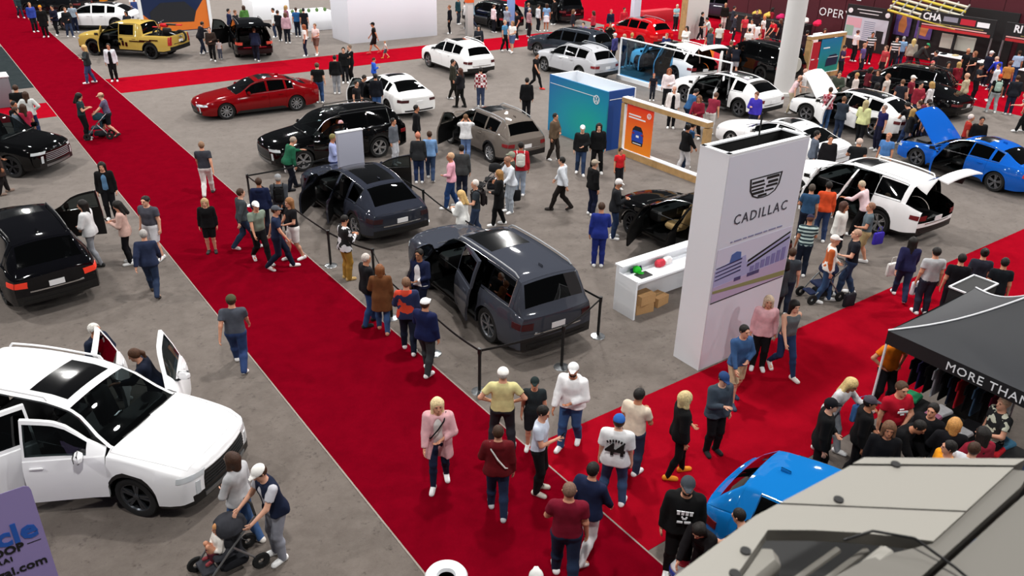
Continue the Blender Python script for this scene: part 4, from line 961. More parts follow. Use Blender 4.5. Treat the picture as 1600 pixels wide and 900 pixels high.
# ---------------------------------------------------------------- the cars: spec, name, label, x, y, heading, paint, metallic, options
CARS = [
    ('suv', 'sport_utility_car', 'white three-row SUV with black sunroof and open doors, lower left', -7.112, 11.101, -0.244, '#f3f3f5', 0, {'doors': {'fL': 1.05, 'rL': 0.95, 'fR': 0.42, 'rR': 1.0}, 'rim': 'five', 'rimcol': '#5c6066', 'seat': '#2a2a2c', 'tail': '#5c0508', 'barcol': '#17181a'}),
    ('suv_big', 'sport_utility_car', 'large grey SUV with long black roof glass behind the rope line', -0.495, 17.195, 2.155, '#3b3e47', 0.55, {'doors': {'fL': 0.95, 'rL': 0.25}, 'rim': 'seven', 'rimcol': '#9a9da3', 'tail': '#3c0a0e'}),
    ('crossover', 'crossover_car', 'charcoal fastback crossover with black roof glass and both left doors open', -4.552, 22.680, 2.204, '#2b2e38', 0.55, {'doors': {'fL': 0.75, 'rL': 0.6, 'fR': 1.0}, 'rim': 'seven', 'rimcol': '#b9bbbf', 'tail': '#2a0a10'}),
    ('suv', 'sport_utility_car', 'glossy black SUV facing left beside grey sign panel', -6.522, 28.284, 3.787, '#060607', 0, {'doors': {'fL': 1.0}, 'seat': '#a8522a', 'rimcol': '#b8babd', 'tail': '#7a0810'}),
    ('sedan', 'sedan_car', 'metallic red sedan beside the narrow red carpet strip', -11.065, 34.441, 3.718, '#74060c', 0.45, {'rim': 'ten', 'rimcol': '#a9abb0', 'tail': '#7a0a0c'}),
    ('sedan', 'sedan_car', 'white sport sedan seen from behind with open driver door', -5.505, 35.793, 2.182, '#eeeeee', 0, {'doors': {'fL': 1.05}, 'tail': '#3c0a10', 'trim': False, 'rimcol': '#26272b'}),
    ('compact_suv', 'crossover_car', 'taupe crossover with wide open front door and silver wheels', -0.954, 29.616, 2.199, '#6a625c', 0.5, {'doors': {'fL': 1.1}, 'rim': 'ten', 'rimcol': '#cfd1d4', 'tail': '#7c0c14'}),
    ('compact_suv', 'crossover_car', 'white crossover standing over the end of narrow red strip', -3.162, 43.347, 2.199, '#ededee', 0, {'doors': {'fR': 0.9}, 'tail': '#4a0810', 'rimcol': '#9fa2a8'}),
    ('crossover', 'crossover_car', 'black crossover with two open doors showing gold sill plates', 5.068, 20.840, 2.204, '#070708', 0, {'doors': {'fL': 1.1, 'rL': 1.1}, 'seat': '#b89a6a', 'rim': 'ten', 'rimcol': '#3c3d42'}),
    ('suv', 'sport_utility_car', 'white SUV with raised tailgate and open doors right of tower', 10.656, 23.787, 2.164, '#f2f2f3', 0, {'doors': {'fL': 1.1, 'rL': 1.15}, 'hatch': 1.5, 'rimcol': '#c8cacd', 'tail': '#6a0810', 'roofglass': True}),
    ('sedan', 'sedan_car', 'bright blue fastback with raised bonnet and open front door', 16.184, 27.837, 2.112, '#1259b8', 0.35, {'doors': {'fL': 1.0}, 'hood': 0.85, 'rim': 'five', 'rimcol': '#7c7f86', 'tail': '#c42a20', 'seat': '#1a1a1c'}),
    ('sedan', 'sedan_car', 'white sedan behind the tower beside wooden-framed sign', 9.897, 29.683, 2.204, '#ececee', 0, {'tail': '#5a0a10'}),
    ('crossover', 'crossover_car', 'white electric crossover with raised bonnet and open doors', 14.145, 33.942, 2.269, '#ebebec', 0, {'doors': {'fL': 0.8, 'rL': 0.4}, 'hood': 0.95, 'rimcol': '#8c8e94'}),
    ('compact_suv', 'hatchback_car', 'black hatchback crowded by visitors near red booth carpet', 18.391, 39.325, 2.443, '#070708', 0, {'rimcol': '#202124'}),
    ('coupe', 'coupe_car', 'black coupe with open door behind the blue fastback', 18.275, 37.266, 2.234, '#0a0a0c', 0, {'doors': {'fL': 0.9}, 'rimcol': '#3a3b40'}),
    ('crossover', 'hatchback_car', 'white hatchback with both left doors open beside column', 9.461, 36.869, 2.234, '#ececed', 0, {'doors': {'fL': 1.0, 'rL': 0.9}, 'rimcol': '#6a6c72', 'tail': '#6a0810'}),
    ('suv', 'sport_utility_car', 'white SUV with raised tailgate behind blue glass screen', 8.091, 43.198, 2.094, '#eeeeef', 0, {'doors': {'fL': 0.9, 'rL': 0.9}, 'hatch': 1.3, 'rimcol': '#4a4c52', 'tail': '#7a0c16'}),
    ('compact_suv', 'crossover_car', 'silver crossover with roof rails behind the teal wall', 3.029, 42.958, 2.251, '#b4b5ba', 0.5, {'rimcol': '#9fa2a8', 'tail': '#7a0c16'}),
    ('suv', 'sport_utility_car', 'dark slate SUV behind the silver crossover', 2.944, 46.982, 2.409, '#2b3038', 0.5, {'rimcol': '#9fa2a8', 'tail': '#7a0c16'}),
    ('compact_suv', 'hatchback_car', 'bright red hatchback near the red booth carpet', 7.387, 52.170, 2.199, '#c00c16', 0.2, {'rimcol': '#202124', 'tail': '#e03028'}),
    ('pickup', 'pickup_truck', 'yellow and black pickup carrying a red motocross bike', -20.999, 45.500, 2.950, '#b3974a', 0, {'doors': {'fL': 1.0}, 'rimcol': '#1c1d20', 'tail': '#a01418', 'cat': 'truck'}),
    ('crossover', 'crossover_car', 'white crossover behind the yellow and black pickup', -26.642, 53.265, 3.194, '#e9e9ec', 0, {'rimcol': '#7c7e84', 'tail': '#2a2a40'}),
    ('suv_big', 'sport_utility_car', 'black SUV with raised tailgate left of white booth', -15.199, 47.115, 1.990, '#08080a', 0, {'doors': {'fL': 0.9}, 'hatch': 1.3, 'tail': '#c84a38', 'rimcol': '#2a2b2e'}),
    ('suv', 'sport_utility_car', 'black SUV right of the pale blue sign post', -1.783, 57.395, 2.204, '#0a0b0f', 0, {'rimcol': '#2a2b2e', 'tail': '#a01820'}),
    ('suv_big', 'sport_utility_car', 'black SUV behind woman in white skirt at the back', 2.493, 61.181, 2.094, '#0b0c0e', 0, {'rimcol': '#2a2b2e', 'tail': '#5a1018'}),
    ('minivan', 'minivan', 'dark purple-grey minivan on red booth carpet at the back', 15.159, 63.777, 2.339, '#352f3c', 0.4, {'rimcol': '#c8cacd'}),
    ('suv_big', 'off_road_car', 'black boxy off-roader with grey round spare wheel cover', 12.542, 43.706, 2.094, '#08090a', 0, {'rimcol': '#2a2b2e', 'trim': False, 'spare': True}),
    ('blue_hatch', 'hatchback_car', 'bright blue car with open door half hidden by foreground metal beam', 5.167, 8.285, -0.733, '#126cb4', 0.35, {'rimcol': '#2a2b2e', 'doors': {'rR': 0.9}}),
    ('compact_suv', 'crossover_car', 'orange crossover at the top left behind white crossover', -32.228, 63.503, 2.967, '#c8791a', 0, {'rimcol': '#2a2b2e'}),
    ('compact_suv', 'crossover_car', 'black crossover at top left beside orange beanie person', -32.019, 58.656, 2.967, '#101114', 0, {'rimcol': '#2a2b2e'}),
    ('suv', 'sport_utility_car', 'glossy black SUV facing right, cut by left edge, upper', -17.802, 26.499, -0.175, '#070708', 0, {'rimcol': '#3a3b40', 'barcol': '#8a8c90', 'doors': {'fL': 0.6}}),
    ('suv', 'sport_utility_car', 'glossy black SUV with lit tail lamps at left edge, lower', -12.053, 18.324, 2.304, '#0a0a0e', 0, {'doors': {'fR': 1.15}, 'tail': '#ff4028', 'lit': True, 'rimcol': '#2a2b2e'}),
]
for spec, name, label, x, y, h, col, met, op in CARS:
    op = dict(op); spare = op.pop('spare', False); op.pop('roofglass', None); op.pop('lit', None)
    c = car(spec, name, label, x, y, h, col, met, **op)
    if spare:
        S = LIBS[spec]['S']; mb = MB(); mb.lathe([(.001, 0), (.30, 0), (.36, .04), (.37, .12), (.34, .16), (.001, .16)], 24, axis='y')
        o = mb.build('spare_wheel_cover', mat('spare_cover', '#b9b5ad', rough=.6), c); o.location = (-S['L'] / 2 - .02, 0, 1.05); o.rotation_euler = (0, 0, math.pi / 2)
    if col == '#b3974a':
        for s in (1, -1):
            mb = MB()
            for i in range(3): mb.box((-.9 - i * .5, s * .995, .92 + .05 * i), (.9 - .2 * i, .012, .05))
            mb.build('black_stripe', [M_GLOSS], c)
            mb = MB()
            for i in range(5): mb.box((.55 - s * 0 - i * .2, s * 1.0, .74 + .05 * (i % 2)), (.12, .012, .26 - .05 * (i % 3)))
            for i in range(3): mb.box((.5 - i * .24, s * 1.0, 1.0), (.18, .012, .09))
            mb.build('door_lettering', [M_GLOSS], c)

# ---------------------------------------------------------------- the people: x, y on the floor, facing, then clothes
PEOPLE = [
    (-11.72, 22.00, -2.85, 'st', ('jacket', '#0c0c0e'), ('trousers', '#101014'), ('long', '#15100d'), 'woman in open black jacket over blue shirt beside black SUV door', {'under': ('tee', '#5d84a8')}),
    (-10.75, 18.91, -4.66, 'sw', ('jacket', '#d8d8da'), ('leggings', '#8f9299'), ('long', '#15100d'), 'woman in white jacket and grey trousers leaning against black SUV', {'shoes': '#222222'}),
    (-9.92, 19.03, -4.42, 'ph', ('blouse', '#c9a79c'), ('leggings', '#0d0d12'), ('long', '#15100d'), 'woman with pale pink top and long dark ponytail looking at phone', {}),
    (-9.42, 19.45, -3.39, 'ap', ('tee', '#4a4b55'), ('shorts', '#c8c8cc'), ('short', '#15100d'), 'heavy man in dark grey tee and light shorts on carpet edge', {'girth': 1.2}),
    (-8.59, 17.29, -6.01, 'wk', ('jacket', '#27304a'), ('trousers', '#27344d'), ('short', '#a8a4a0'), 'grey-haired man in navy jacket walking towards the black SUV', {'size': 1.0, 'shoes': '#3a3028'}),
    (-9.62, 24.07, -6.06, 'w2', ('tee', '#35373f'), ('trousers', '#d7d5d2'), ('short', '#8a6a52'), 'bald man in dark tee and white trousers walking on red carpet', {'shoes': '#333'}),
    (-8.08, 19.85, -2.91, 'st', ('jacket', '#0b0b0e'), ('shorts', '#0b0b0e'), ('long', '#b79a6e'), 'girl in black outfit with pink collar standing on red carpet', {'size': 0.88, 'shoes': '#222'}),
    (-7.22, 20.07, -0.84, 'w2', ('shirt', '#3a3f44'), ('trousers', '#26364f'), ('short', '#3a2416'), 'man in dark grey sweater walking on carpet beside white-capped man', {}),
    (-6.95, 20.90, -6.09, 'st', ('hoodie', '#141d3c'), ('trousers', '#1a1f2c'), ('short', '#3a2416'), 'person in navy jacket by the corner stanchion of black SUV', {}),
    (-6.52, 21.25, -6.10, 'bh', ('jacket', '#3c3f45'), ('trousers', '#1c1f26'), ('short', '#a8a4a0'), 'man in grey jacket and cap wearing a black backpack', {'bag': 'backpack', 'bagc': '#0e0e10', 'hat': ('cap', '#8d8f92')}),
    (-6.59, 19.32, -2.42, 'wk', ('tee', '#7c8a7c'), ('trousers', '#0f0f13'), ('short', '#3a2416'), 'man in white cap and sage green shirt walking down carpet', {'hat': ('cap', '#f2f2f2')}),
    (-5.99, 18.92, -1.39, 'wk', ('tee', '#1c2742'), ('trousers', '#141b30'), ('short', '#3a2416'), 'man in navy shirt and grey cap striding across red carpet', {'hat': ('cap', '#50545c')}),
    (-5.75, 19.53, -4.02, 'sw', ('tee', '#101014'), ('shorts', '#e6e4e2'), ('long', '#8b5f3a'), 'woman in black top and white shorts beside striding navy man', {}),
    (-16.14, 29.70, -1.27, 'ph', ('tee', '#1d3236'), ('trousers', '#0b0b0f'), ('long', '#15100d'), 'woman with long black hair talking to man with stroller', {}),
    (-15.42, 30.10, -4.43, 'pu', ('tee', '#5b5670'), ('shorts', '#14161c'), ('short', '#7a5a44'), 'man in grey tee pushing black stroller on red carpet', {'shoes': '#222', 'hat': ('cap', '#caa58c')}),
    (-20.21, 38.64, -4.42, 'pt', ('jacket', '#23292b'), ('trousers', '#39486e'), ('long', '#c9a56a'), 'blonde person in dark jacket stretching one arm out on carpet', {}),
    (-19.30, 39.13, -2.87, 'st', ('jacket', '#cfd3da'), ('trousers', '#0c0c0f'), ('short', '#15100d'), 'man in pale open jacket over black shirt near yellow pickup', {'under': ('tee', '#0c0c0f')}),
    (-28.25, 49.98, -2.83, 'st', ('coat', '#0c0b0d'), ('trousers', '#0c0b0d'), ('beanie', '#d98a18'), 'person in long black coat and orange beanie at carpet edge', {'size': 1.03}),
    (-29.76, 51.58, -2.30, 'st', ('jacket', '#2a3c8c'), ('trousers', '#14161c'), ('short', '#8b6a4a'), 'person in royal blue jacket left of the orange beanie', {}),
    (-27.92, 50.69, -3.36, 'bl', ('jacket', '#14142a'), ('trousers', '#0f0f14'), ('short', '#15100d'), 'man in dark navy jacket with white stripe near white crossover', {}),
    (-33.43, 56.62, -2.30, 'wk', ('jacket', '#1e3036'), ('trousers', '#20293a'), ('short', '#15100d'), 'person in dark teal top at far end of left carpet', {'size': 0.9}),
    (-27.27, 51.67, -5.99, 'st', ('tee', '#8f9cab'), ('trousers', '#151c33'), ('short', '#3a2416'), 'man in grey-blue shirt and jeans beside white crossover wheel', {}),
    (-18.94, 30.60, -5.95, 'st', ('tee', '#0b0b0d'), ('trousers', '#15151a'), ('short', '#3a2416'), 'man in black tee standing in front of grey pedestal', {'girth': 1.1}),
    (-18.23, 29.96, -5.96, 'hp', ('blouse', '#c9ccca'), ('trousers', '#1d2a4a'), ('long', '#3a2416'), 'woman in pale cardigan and jeans beside glossy black SUV bonnet', {}),
    (-17.25, 28.01, -5.43, 'st', ('tee', '#a82743'), ('trousers', '#1c1a1e'), ('long', '#3a2416'), 'person in crimson top between black tee and pale cardigan', {}),
    (-17.74, 28.33, -1.76, 'st', ('jacket', '#100f12'), ('trousers', '#15151a'), ('short', '#15100d'), 'person in black jacket behind glossy black SUV at left edge', {}),
    (-17.33, 27.65, -0.70, 'st', ('jacket', '#6d7884'), ('trousers', '#2a2d36'), ('short', '#3a2416'), 'person in grey top cut by left edge of picture', {}),
    (-15.95, 23.84, -0.69, 'bl', ('coat', '#3a2a26'), ('trousers', '#1a1516'), ('short', '#5d4434'), 'person in brown coat in front of glossy black SUV, left edge', {'shoes': '#8a7468'}),
    (-17.49, 46.12, -0.83, 'rc', ('jacket', '#101018'), ('trousers', '#1c2233'), ('short', '#15100d'), 'man in black jacket leaning beside rear of black SUV', {}),
    (-16.31, 44.31, -2.93, 'bl', ('jacket', '#2a211c'), ('trousers', '#0b0b0d'), ('short', '#5d4434'), 'man in dark brown jacket standing next to small child', {}),
    (-16.05, 44.68, -6.08, 'st', ('tee', '#dfd3d3'), ('trousers', '#5c6272'), ('short', '#3a2416'), 'small child in white top with red print beside black SUV', {'size': 0.62}),
    (-20.50, 54.74, -6.07, 'st', ('jacket', '#0b0b0d'), ('trousers', '#0b0b0d'), ('short', '#15100d'), 'person in black beside framed orange and blue screen', {}),
    (-17.34, 50.62, -1.37, 'st', ('jacket', '#1b2344'), ('trousers', '#1b2036'), ('short', '#15100d'), 'person in navy jacket behind roof of open black SUV', {}),
    (-14.02, 44.46, -6.10, 'rc', ('jacket', '#1a2038'), ('trousers', '#161a28'), ('short', '#5d4434'), 'man in navy jacket leaning into open boot of black SUV', {}),
    (-14.35, 50.44, -0.36, 'bl', ('jacket', '#101014'), ('trousers', '#0f1016'), ('short', '#3a2416'), 'man in black jacket left of pink-shirted woman', {}),
    (-13.69, 49.68, -6.12, 'st', ('blouse', '#c19aa6'), ('trousers', '#191b24'), ('bob', '#5c3a2a'), 'woman in pale pink top by white display table', {}),
    (-13.61, 51.85, -6.13, 'st', ('tee', '#27598f'), ('trousers', '#141a2c'), ('short', '#3a2416'), 'man in bright blue tee in front of blue screen', {}),
    (-13.05, 51.48, -6.13, 'st', ('tee', '#15131a'), ('shorts', '#1a1a20'), ('short', '#15100d'), 'man in black tee beside the man in bright blue tee', {}),
    (-11.73, 46.05, -4.56, 'st', ('tee', '#e9e6e2'), ('trousers', '#191e34'), ('long', '#8c4a28'), 'woman with red-brown hair in white top by red carpet strip', {}),
    (-11.22, 46.47, -3.52, 'bl', ('tee', '#dccac8'), ('shorts', '#6c4f45'), ('short', '#7c5a40'), 'man in pale pink shirt and brown shorts by white booth', {}),
    (-26.62, 58.75, -2.89, 'st', ('shirt', '#e6e4e6'), ('trousers', '#14141a'), ('short', '#15100d'), 'person in white shirt behind white crossover roof', {}),
    (-25.70, 58.02, -2.37, 'st', ('tee', '#b9b9c6'), ('trousers', '#202436'), ('short', '#3a2416'), 'person in pale grey shirt right of white shirt behind crossover', {}),
    (-25.54, 59.50, -3.42, 'bl', ('jacket', '#111118'), ('trousers', '#23263a'), ('short', '#15100d'), 'person in black jacket left of framed orange screen', {}),
    (-8.73, 35.89, -6.14, 'st', ('tee', '#0d0f10'), ('trousers', '#2f4a74'), ('short', '#4a3626'), 'heavy man in black tee and blue jeans right of red sedan', {'girth': 1.15}),
    (-8.31, 37.60, -6.15, 'st', ('hoodie', '#0c0c0e'), ('trousers', '#8b8d92'), ('short', '#15100d'), 'man in black hoodie and grey trousers in standing trio', {}),
    (-8.35, 39.85, -3.02, 'st', ('jacket', '#0b0c0d'), ('trousers', '#111216'), ('short', '#15100d'), 'bearded man in black jacket at back of standing trio', {}),
    (-8.09, 40.11, -4.07, 'fd', ('tee', '#0e0e10'), ('trousers', '#0c0c0e'), ('short', '#6c5a4c'), 'man in black tee with pale sling bag in standing trio', {}),
    (-6.80, 39.06, -1.47, 'p1', ('hoodie', '#2350b8'), ('trousers', '#1d2a52'), ('short', '#3a2416'), 'child in bright blue hoodie behind white sedan', {'size': 0.8}),
    (-8.10, 47.20, -4.61, 'wk', ('tee', '#0d0c0e'), ('shorts', '#160e10'), ('short', '#15100d'), 'man in black tee and shorts passing in front of white booth', {'shoes': '#c23a3a', 'hat': ('cap', '#0d0d0f')}),
    (-7.30, 46.02, -4.62, 'wk', ('tee', '#c4c4c0'), ('shorts', '#4c5360'), ('short', '#9c7c5c'), 'toddler walking on red strip below white booth', {'size': 0.55, 'shoes': '#d98a2a'}),
    (-6.50, 33.97, -1.46, 'rc', ('jacket', '#0b0b10'), ('trousers', '#0f1220'), ('short', '#15100d'), 'man in black leaning into open door of white sedan', {}),
    (-6.48, 32.90, -1.98, 'st', ('tee', '#111114'), ('trousers', '#101014'), ('short', '#15100d'), 'man in black tee left of open white sedan door', {}),
    (-5.85, 33.87, -6.18, 'st', ('jacket', '#10121a'), ('trousers', '#3b5a8c'), ('short', '#15100d'), 'person in dark jacket and light jeans behind white sedan door', {}),
    (-2.91, 37.25, -1.52, 'bl', ('jacket', '#2b2a22'), ('trousers', '#14130f'), ('short', '#15100d'), 'man in olive jacket embracing woman on grey carpet', {}),
    (-2.45, 35.67, -5.19, 'bl', ('jacket', '#17161a'), ('trousers', '#12110f'), ('long', '#4a2a20'), 'woman in dark jacket embraced by man in olive jacket', {'shoes': '#222'}),
    (-1.58, 35.85, -6.26, 'st', ('shirt', '#a31c2c'), ('trousers', '#3a4560'), ('short', '#15100d'), 'man in red and white checked shirt seen from behind', {'pat': ('check_red', 'check', '#8a1525', '#e6dcdc', 9.0)}),
    (-0.76, 48.82, -2.08, 'bl', ('tee', '#4f86ad'), ('trousers', '#0d0d10'), ('short', '#b09a80'), 'man in light blue shirt with woman in denim shorts', {}),
    (-0.31, 48.48, -3.66, 'bl', ('tee', '#e4e2df'), ('shorts', '#4b5a7d'), ('bob', '#8c6a48'), 'woman in white top and denim shorts on red strip', {}),
    (-4.38, 54.19, -4.66, 'st', ('jacket', '#0c0d14'), ('trousers', '#0d0d12'), ('short', '#7c5a40'), 'tall person in black beside orange-topped pillar', {}),
    (-4.11, 58.04, -2.05, 'st', ('jacket', '#15333a'), ('trousers', '#2b3038'), ('short', '#3a2416'), 'person in dark teal behind tall person in black', {}),
    (-3.52, 56.28, -1.53, 'st', ('shirt', '#d6d4d4'), ('trousers', '#18181f'), ('short', '#3a2416'), 'person in white shirt left of pale blue sign post', {}),
    (-3.05, 56.34, -5.20, 'wk', ('shirt', '#7b93a2'), ('trousers', '#22283a'), ('long', '#15100d'), 'woman in grey-blue shirt left of pale blue sign post', {}),
    (-1.59, 55.04, -1.03, 'st', ('blouse', '#e3cbd2'), ('trousers', '#16161e'), ('short', '#3a2416'), 'person in long pale pink shirt behind black crossover', {}),
    (0.66, 56.12, -0.53, 'st', ('jacket', '#1a2238'), ('trousers', '#141724'), ('short', '#8c6a50'), 'man in navy jacket between two black SUVs', {}),
    (1.32, 55.92, -1.06, 'st', ('shirt', '#c7cbcf'), ('trousers', '#15171e'), ('short', '#15100d'), 'man in pale grey shirt beside woman in white skirt', {}),
    (1.87, 55.99, -6.30, 'st', ('tee', '#7aa0c8'), ('skirt', '#e2e4ea'), ('bob', '#3a2416'), 'woman in light blue top and white skirt by black SUV', {}),
    (2.50, 58.72, -5.27, 'st', ('jacket', '#0e0e10'), ('trousers', '#0e0e12'), ('short', '#15100d'), 'man in black standing beside parked black SUV at back', {}),
    (0.70, 53.67, -1.06, 'st', ('shirt', '#8a5560'), ('trousers', '#1a1a20'), ('short', '#a8a4a0'), 'grey-haired person in plaid shirt behind dark grey SUV', {'pat': ('plaid_pink', 'check', '#6d2f3c', '#b9a3a8', 20.0)}),
    (0.90, 39.50, -2.11, 'wk', ('tee', '#0d0c10'), ('leggings', '#0c0c0e'), ('bun', '#15100d'), 'woman in black with red shoes walking near silver SUV', {'shoes': '#d8342c'}),
    (0.43, 33.80, -6.29, 'st', ('jacket', '#0d0d10'), ('trousers', '#121218'), ('short', '#15100d'), 'person in black behind taupe crossover near teal wall', {}),
    (3.81, 49.06, -3.71, 'bl', ('tee', '#6a5aa8'), ('trousers', '#222238'), ('short', '#15100d'), 'person in purple tee behind dark grey SUV', {}),
    (4.65, 47.08, -4.77, 'st', ('jacket', '#1c2616'), ('skirt', '#c9d3dd'), ('short', '#15100d'), 'woman in dark green top and long pale skirt', {}),
    (5.28, 45.44, -5.30, 'st', ('jacket', '#403f78'), ('trousers', '#141726'), ('short', '#c8c8c8'), 'person in purple-blue jacket and white cap near silver SUV', {'hat': ('cap', '#d8d0cc')}),
    (5.73, 45.04, -2.17, 'st', ('jacket', '#121a30'), ('trousers', '#182238'), ('short', '#b08c74'), 'man in dark navy at left edge of blue glass screen', {}),
    (5.37, 49.05, -3.21, 'ct', ('jacket', '#141212'), ('trousers', '#15151a'), ('short', '#15100d'), 'man in black taking picture of the red hatchback', {}),
    (5.93, 54.31, -2.69, 'st', ('jacket', '#151a34'), ('trousers', '#1a1d30'), ('short', '#b84a4a'), 'person in navy by white post at red booth', {}),
    (8.10, 45.62, -3.77, 'bl', ('jacket', '#18204a'), ('trousers', '#17243a'), ('short', '#7c5a48'), 'person in blue leaning at rear of red hatchback', {}),
    (10.68, 57.41, -2.73, 'p1', ('tee', '#8fc3cc'), ('trousers', '#15171c'), ('short', '#c8b8a8'), 'person in aqua tee on red booth carpet by minivan', {}),
    (11.74, 54.15, -1.70, 'bl', ('jacket', '#101012'), ('trousers', '#15161a'), ('short', '#15100d'), 'man in black on red booth carpet beside grey-shirted man', {}),
    (11.75, 51.94, -4.85, 'rc', ('tee', '#c3cbc8'), ('shorts', '#0f1012'), ('short', '#15100d'), 'man in pale grey tee and black shorts pointing on red carpet', {}),
    (14.17, 58.39, -3.28, 'st', ('jacket', '#161210'), ('trousers', '#d5cec8'), ('short', '#c8a07c'), 'man in black vest with yellow stripe near minivan wheel', {}),
    (14.40, 56.89, -1.72, 'st', ('jacket', '#2b2f3a'), ('trousers', '#22252e'), ('short', '#15100d'), 'person in charcoal jacket behind black off-roader', {}),
    (11.85, 49.50, -6.42, 'st', ('tee', '#d7d3cc'), ('trousers', '#2c2c34'), ('short', '#3a2416'), 'person in white tee in front of black off-roader bonnet', {}),
    (11.38, 43.28, -6.44, 'ln', ('jacket', '#10131f'), ('shorts', '#c4c9d4'), ('short', '#15100d'), 'man in black top and pale shorts bending at off-roader', {}),
    (11.15, 43.68, -1.20, 'st', ('tee', '#15171e'), ('trousers', '#0e0f14'), ('short', '#6a4a38'), 'person in black tee left of bending man at off-roader', {}),
    (14.29, 53.31, -2.78, 'st', ('tee', '#c33341'), ('trousers', '#3a2028'), ('short', '#15100d'), 'person in red top nearest minivan in red booth crowd', {}),
    (14.17, 51.26, -3.83, 'st', ('tee', '#e6e2e0'), ('trousers', '#17171d'), ('short', '#15100d'), 'person in white top centre of red booth crowd', {}),
    (15.36, 52.94, -2.26, 'st', ('tee', '#dcd8d4'), ('trousers', '#a82030'), ('short', '#c8743a'), 'red-haired person in white tee in red booth crowd', {}),
    (15.85, 52.06, -4.36, 'ln', ('tee', '#d2202f'), ('trousers', '#1b1c26'), ('short', '#3a2416'), 'person in bright red tee leaning over off-roader roof', {}),
    (15.64, 55.72, -3.31, 'st', ('jacket', '#2b1f24'), ('trousers', '#20181c'), ('short', '#15100d'), 'person in dark maroon jacket at back of red booth crowd', {}),
    (13.76, 53.76, -1.72, 'st', ('shirt', '#30343e'), ('trousers', '#1c1e26'), ('short', '#15100d'), 'person in dark grey shirt right of minivan wheel', {}),
    (16.13, 52.03, -5.42, 'st', ('tee', '#13131a'), ('trousers', '#12121a'), ('long', '#5a3a2a'), 'person in black tee left of the white column', {}),
    (14.22, 43.24, -1.75, 'bl', ('jacket', '#cfcfce'), ('trousers', '#b8385a'), ('short', '#15100d'), 'person in white jacket and pink trousers beside column foot', {}),
    (6.30, 37.73, -3.24, 'st', ('tee', '#171722'), ('trousers', '#23252e'), ('short', '#8a4a3a'), 'child in dark tee behind the wooden-framed sign', {'size': 0.72}),
    (6.75, 36.48, -3.25, 'bl', ('hoodie', '#e6d8da'), ('trousers', '#1b1b20'), ('long', '#8a4a2c'), 'woman in pale pink hoodie behind the wooden-framed sign', {}),
    (6.41, 33.11, -3.26, 'st', ('jacket', '#e2d9d6'), ('trousers', '#0f1016'), ('short', '#c8a090'), 'man in white open jacket over black seen through wooden frame', {'under': ('tee', '#0c0c10')}),
    (6.00, 27.63, -1.18, 'rc', ('tee', '#23466f'), ('trousers', '#182a44'), ('short', '#15100d'), 'man in blue tee leaning into white hatchback', {}),
    (7.09, 32.86, -1.18, 'rc', ('tee', '#28507c'), ('trousers', '#15243a'), ('short', '#15100d'), 'heavy man in denim-blue shirt at open white hatchback door', {'girth': 1.15}),
    (7.86, 32.32, -0.67, 'rc', ('tee', '#7e2236'), ('trousers', '#d8d4d0'), ('short', '#5c4034'), 'man in maroon tee reaching into white hatchback', {'girth': 1.1}),
    (7.11, 31.52, -3.80, 'sw', ('blouse', '#7a1a2c'), ('trousers', '#0f0d10'), ('long', '#6a4a34'), 'woman in maroon top seen through wooden frame opening', {}),
    (9.53, 32.24, -3.84, 'p1', ('hoodie', '#3a2fa0'), ('trousers', '#1d1f33'), ('short', '#6a4436'), 'woman in purple-blue hoodie between white hatchbacks', {}),
    (5.88, 27.31, -1.17, 'sw', ('jacket', '#0c0c0e'), ('trousers', '#b9b6b8'), ('bun', '#15100d'), 'woman in black jacket stepping over wooden sign base', {}),
    (-1.76, 28.12, -6.25, 'ct', ('hoodie', '#dcdcde'), ('trousers', '#6c86b4'), ('short', '#6a4a30'), 'man in white hoodie at open door of taupe crossover', {}),
    (-4.24, 27.58, -2.00, 'st', ('shirt', '#5a5e66'), ('trousers', '#b8bac0'), ('short', '#15100d'), 'boy in striped grey top right of grey sign panel', {'size': 0.95}),
    (-3.17, 25.70, -6.21, 'st', ('suit', '#26282b'), ('trousers', '#1e2c4e'), ('short', '#c07860'), 'man in dark suit jacket beside open charcoal coupe door', {}),
    (-2.82, 25.98, -6.22, 'wk', ('shirt', '#6f93bf'), ('trousers', '#2c3c58'), ('short', '#3a2416'), 'man in light blue shirt walking behind charcoal crossover', {}),
    (-1.92, 23.50, -4.66, 'bl', ('shirt', '#e2a3b4'), ('trousers', '#25406f'), ('short', '#c09a78'), 'man in pink shirt and jeans facing the charcoal crossover', {'girth': 1.08}),
    (-1.65, 24.24, -6.24, 'st', ('suit', '#3a3c3d'), ('trousers', '#1d2233'), ('short', '#15100d'), 'man in charcoal jacket behind pink-shirted man', {}),
    (-1.38, 20.36, -5.20, 'ph', ('jacket', '#dededb'), ('trousers', '#8d8f94'), ('long', '#c9a56a'), 'blonde woman in white jacket behind large grey SUV', {}),
    (-1.06, 21.14, -4.68, 'bl', ('tee', '#2a3036'), ('trousers', '#2c3850'), ('thin', '#d8cfc8'), 'bald man in dark tee with small backpack behind grey SUV', {'bag': 'backpack', 'bagc': '#1a1416'}),
    (-0.44, 22.19, -4.70, 'bl', ('coat', '#0b0b0d'), ('trousers', '#0b0b0d'), ('long', '#9a7040'), 'woman with long light hair in black outfit holding bag', {'size': 0.97}),
    (-0.13, 23.23, -4.19, 'pb', ('shirt', '#d3d8e0'), ('trousers', '#9aa2ac'), ('short', '#8a6450'), 'man in white sports shirt pushing a black stroller', {}),
    (0.18, 24.70, -6.29, 'st', ('hoodie', '#a31a26'), ('trousers', '#96a2b4'), ('short', '#15100d'), 'person in red hoodie with white backpack by taupe crossover', {'bag': 'backpack', 'bagc': '#c9c9c2'}),
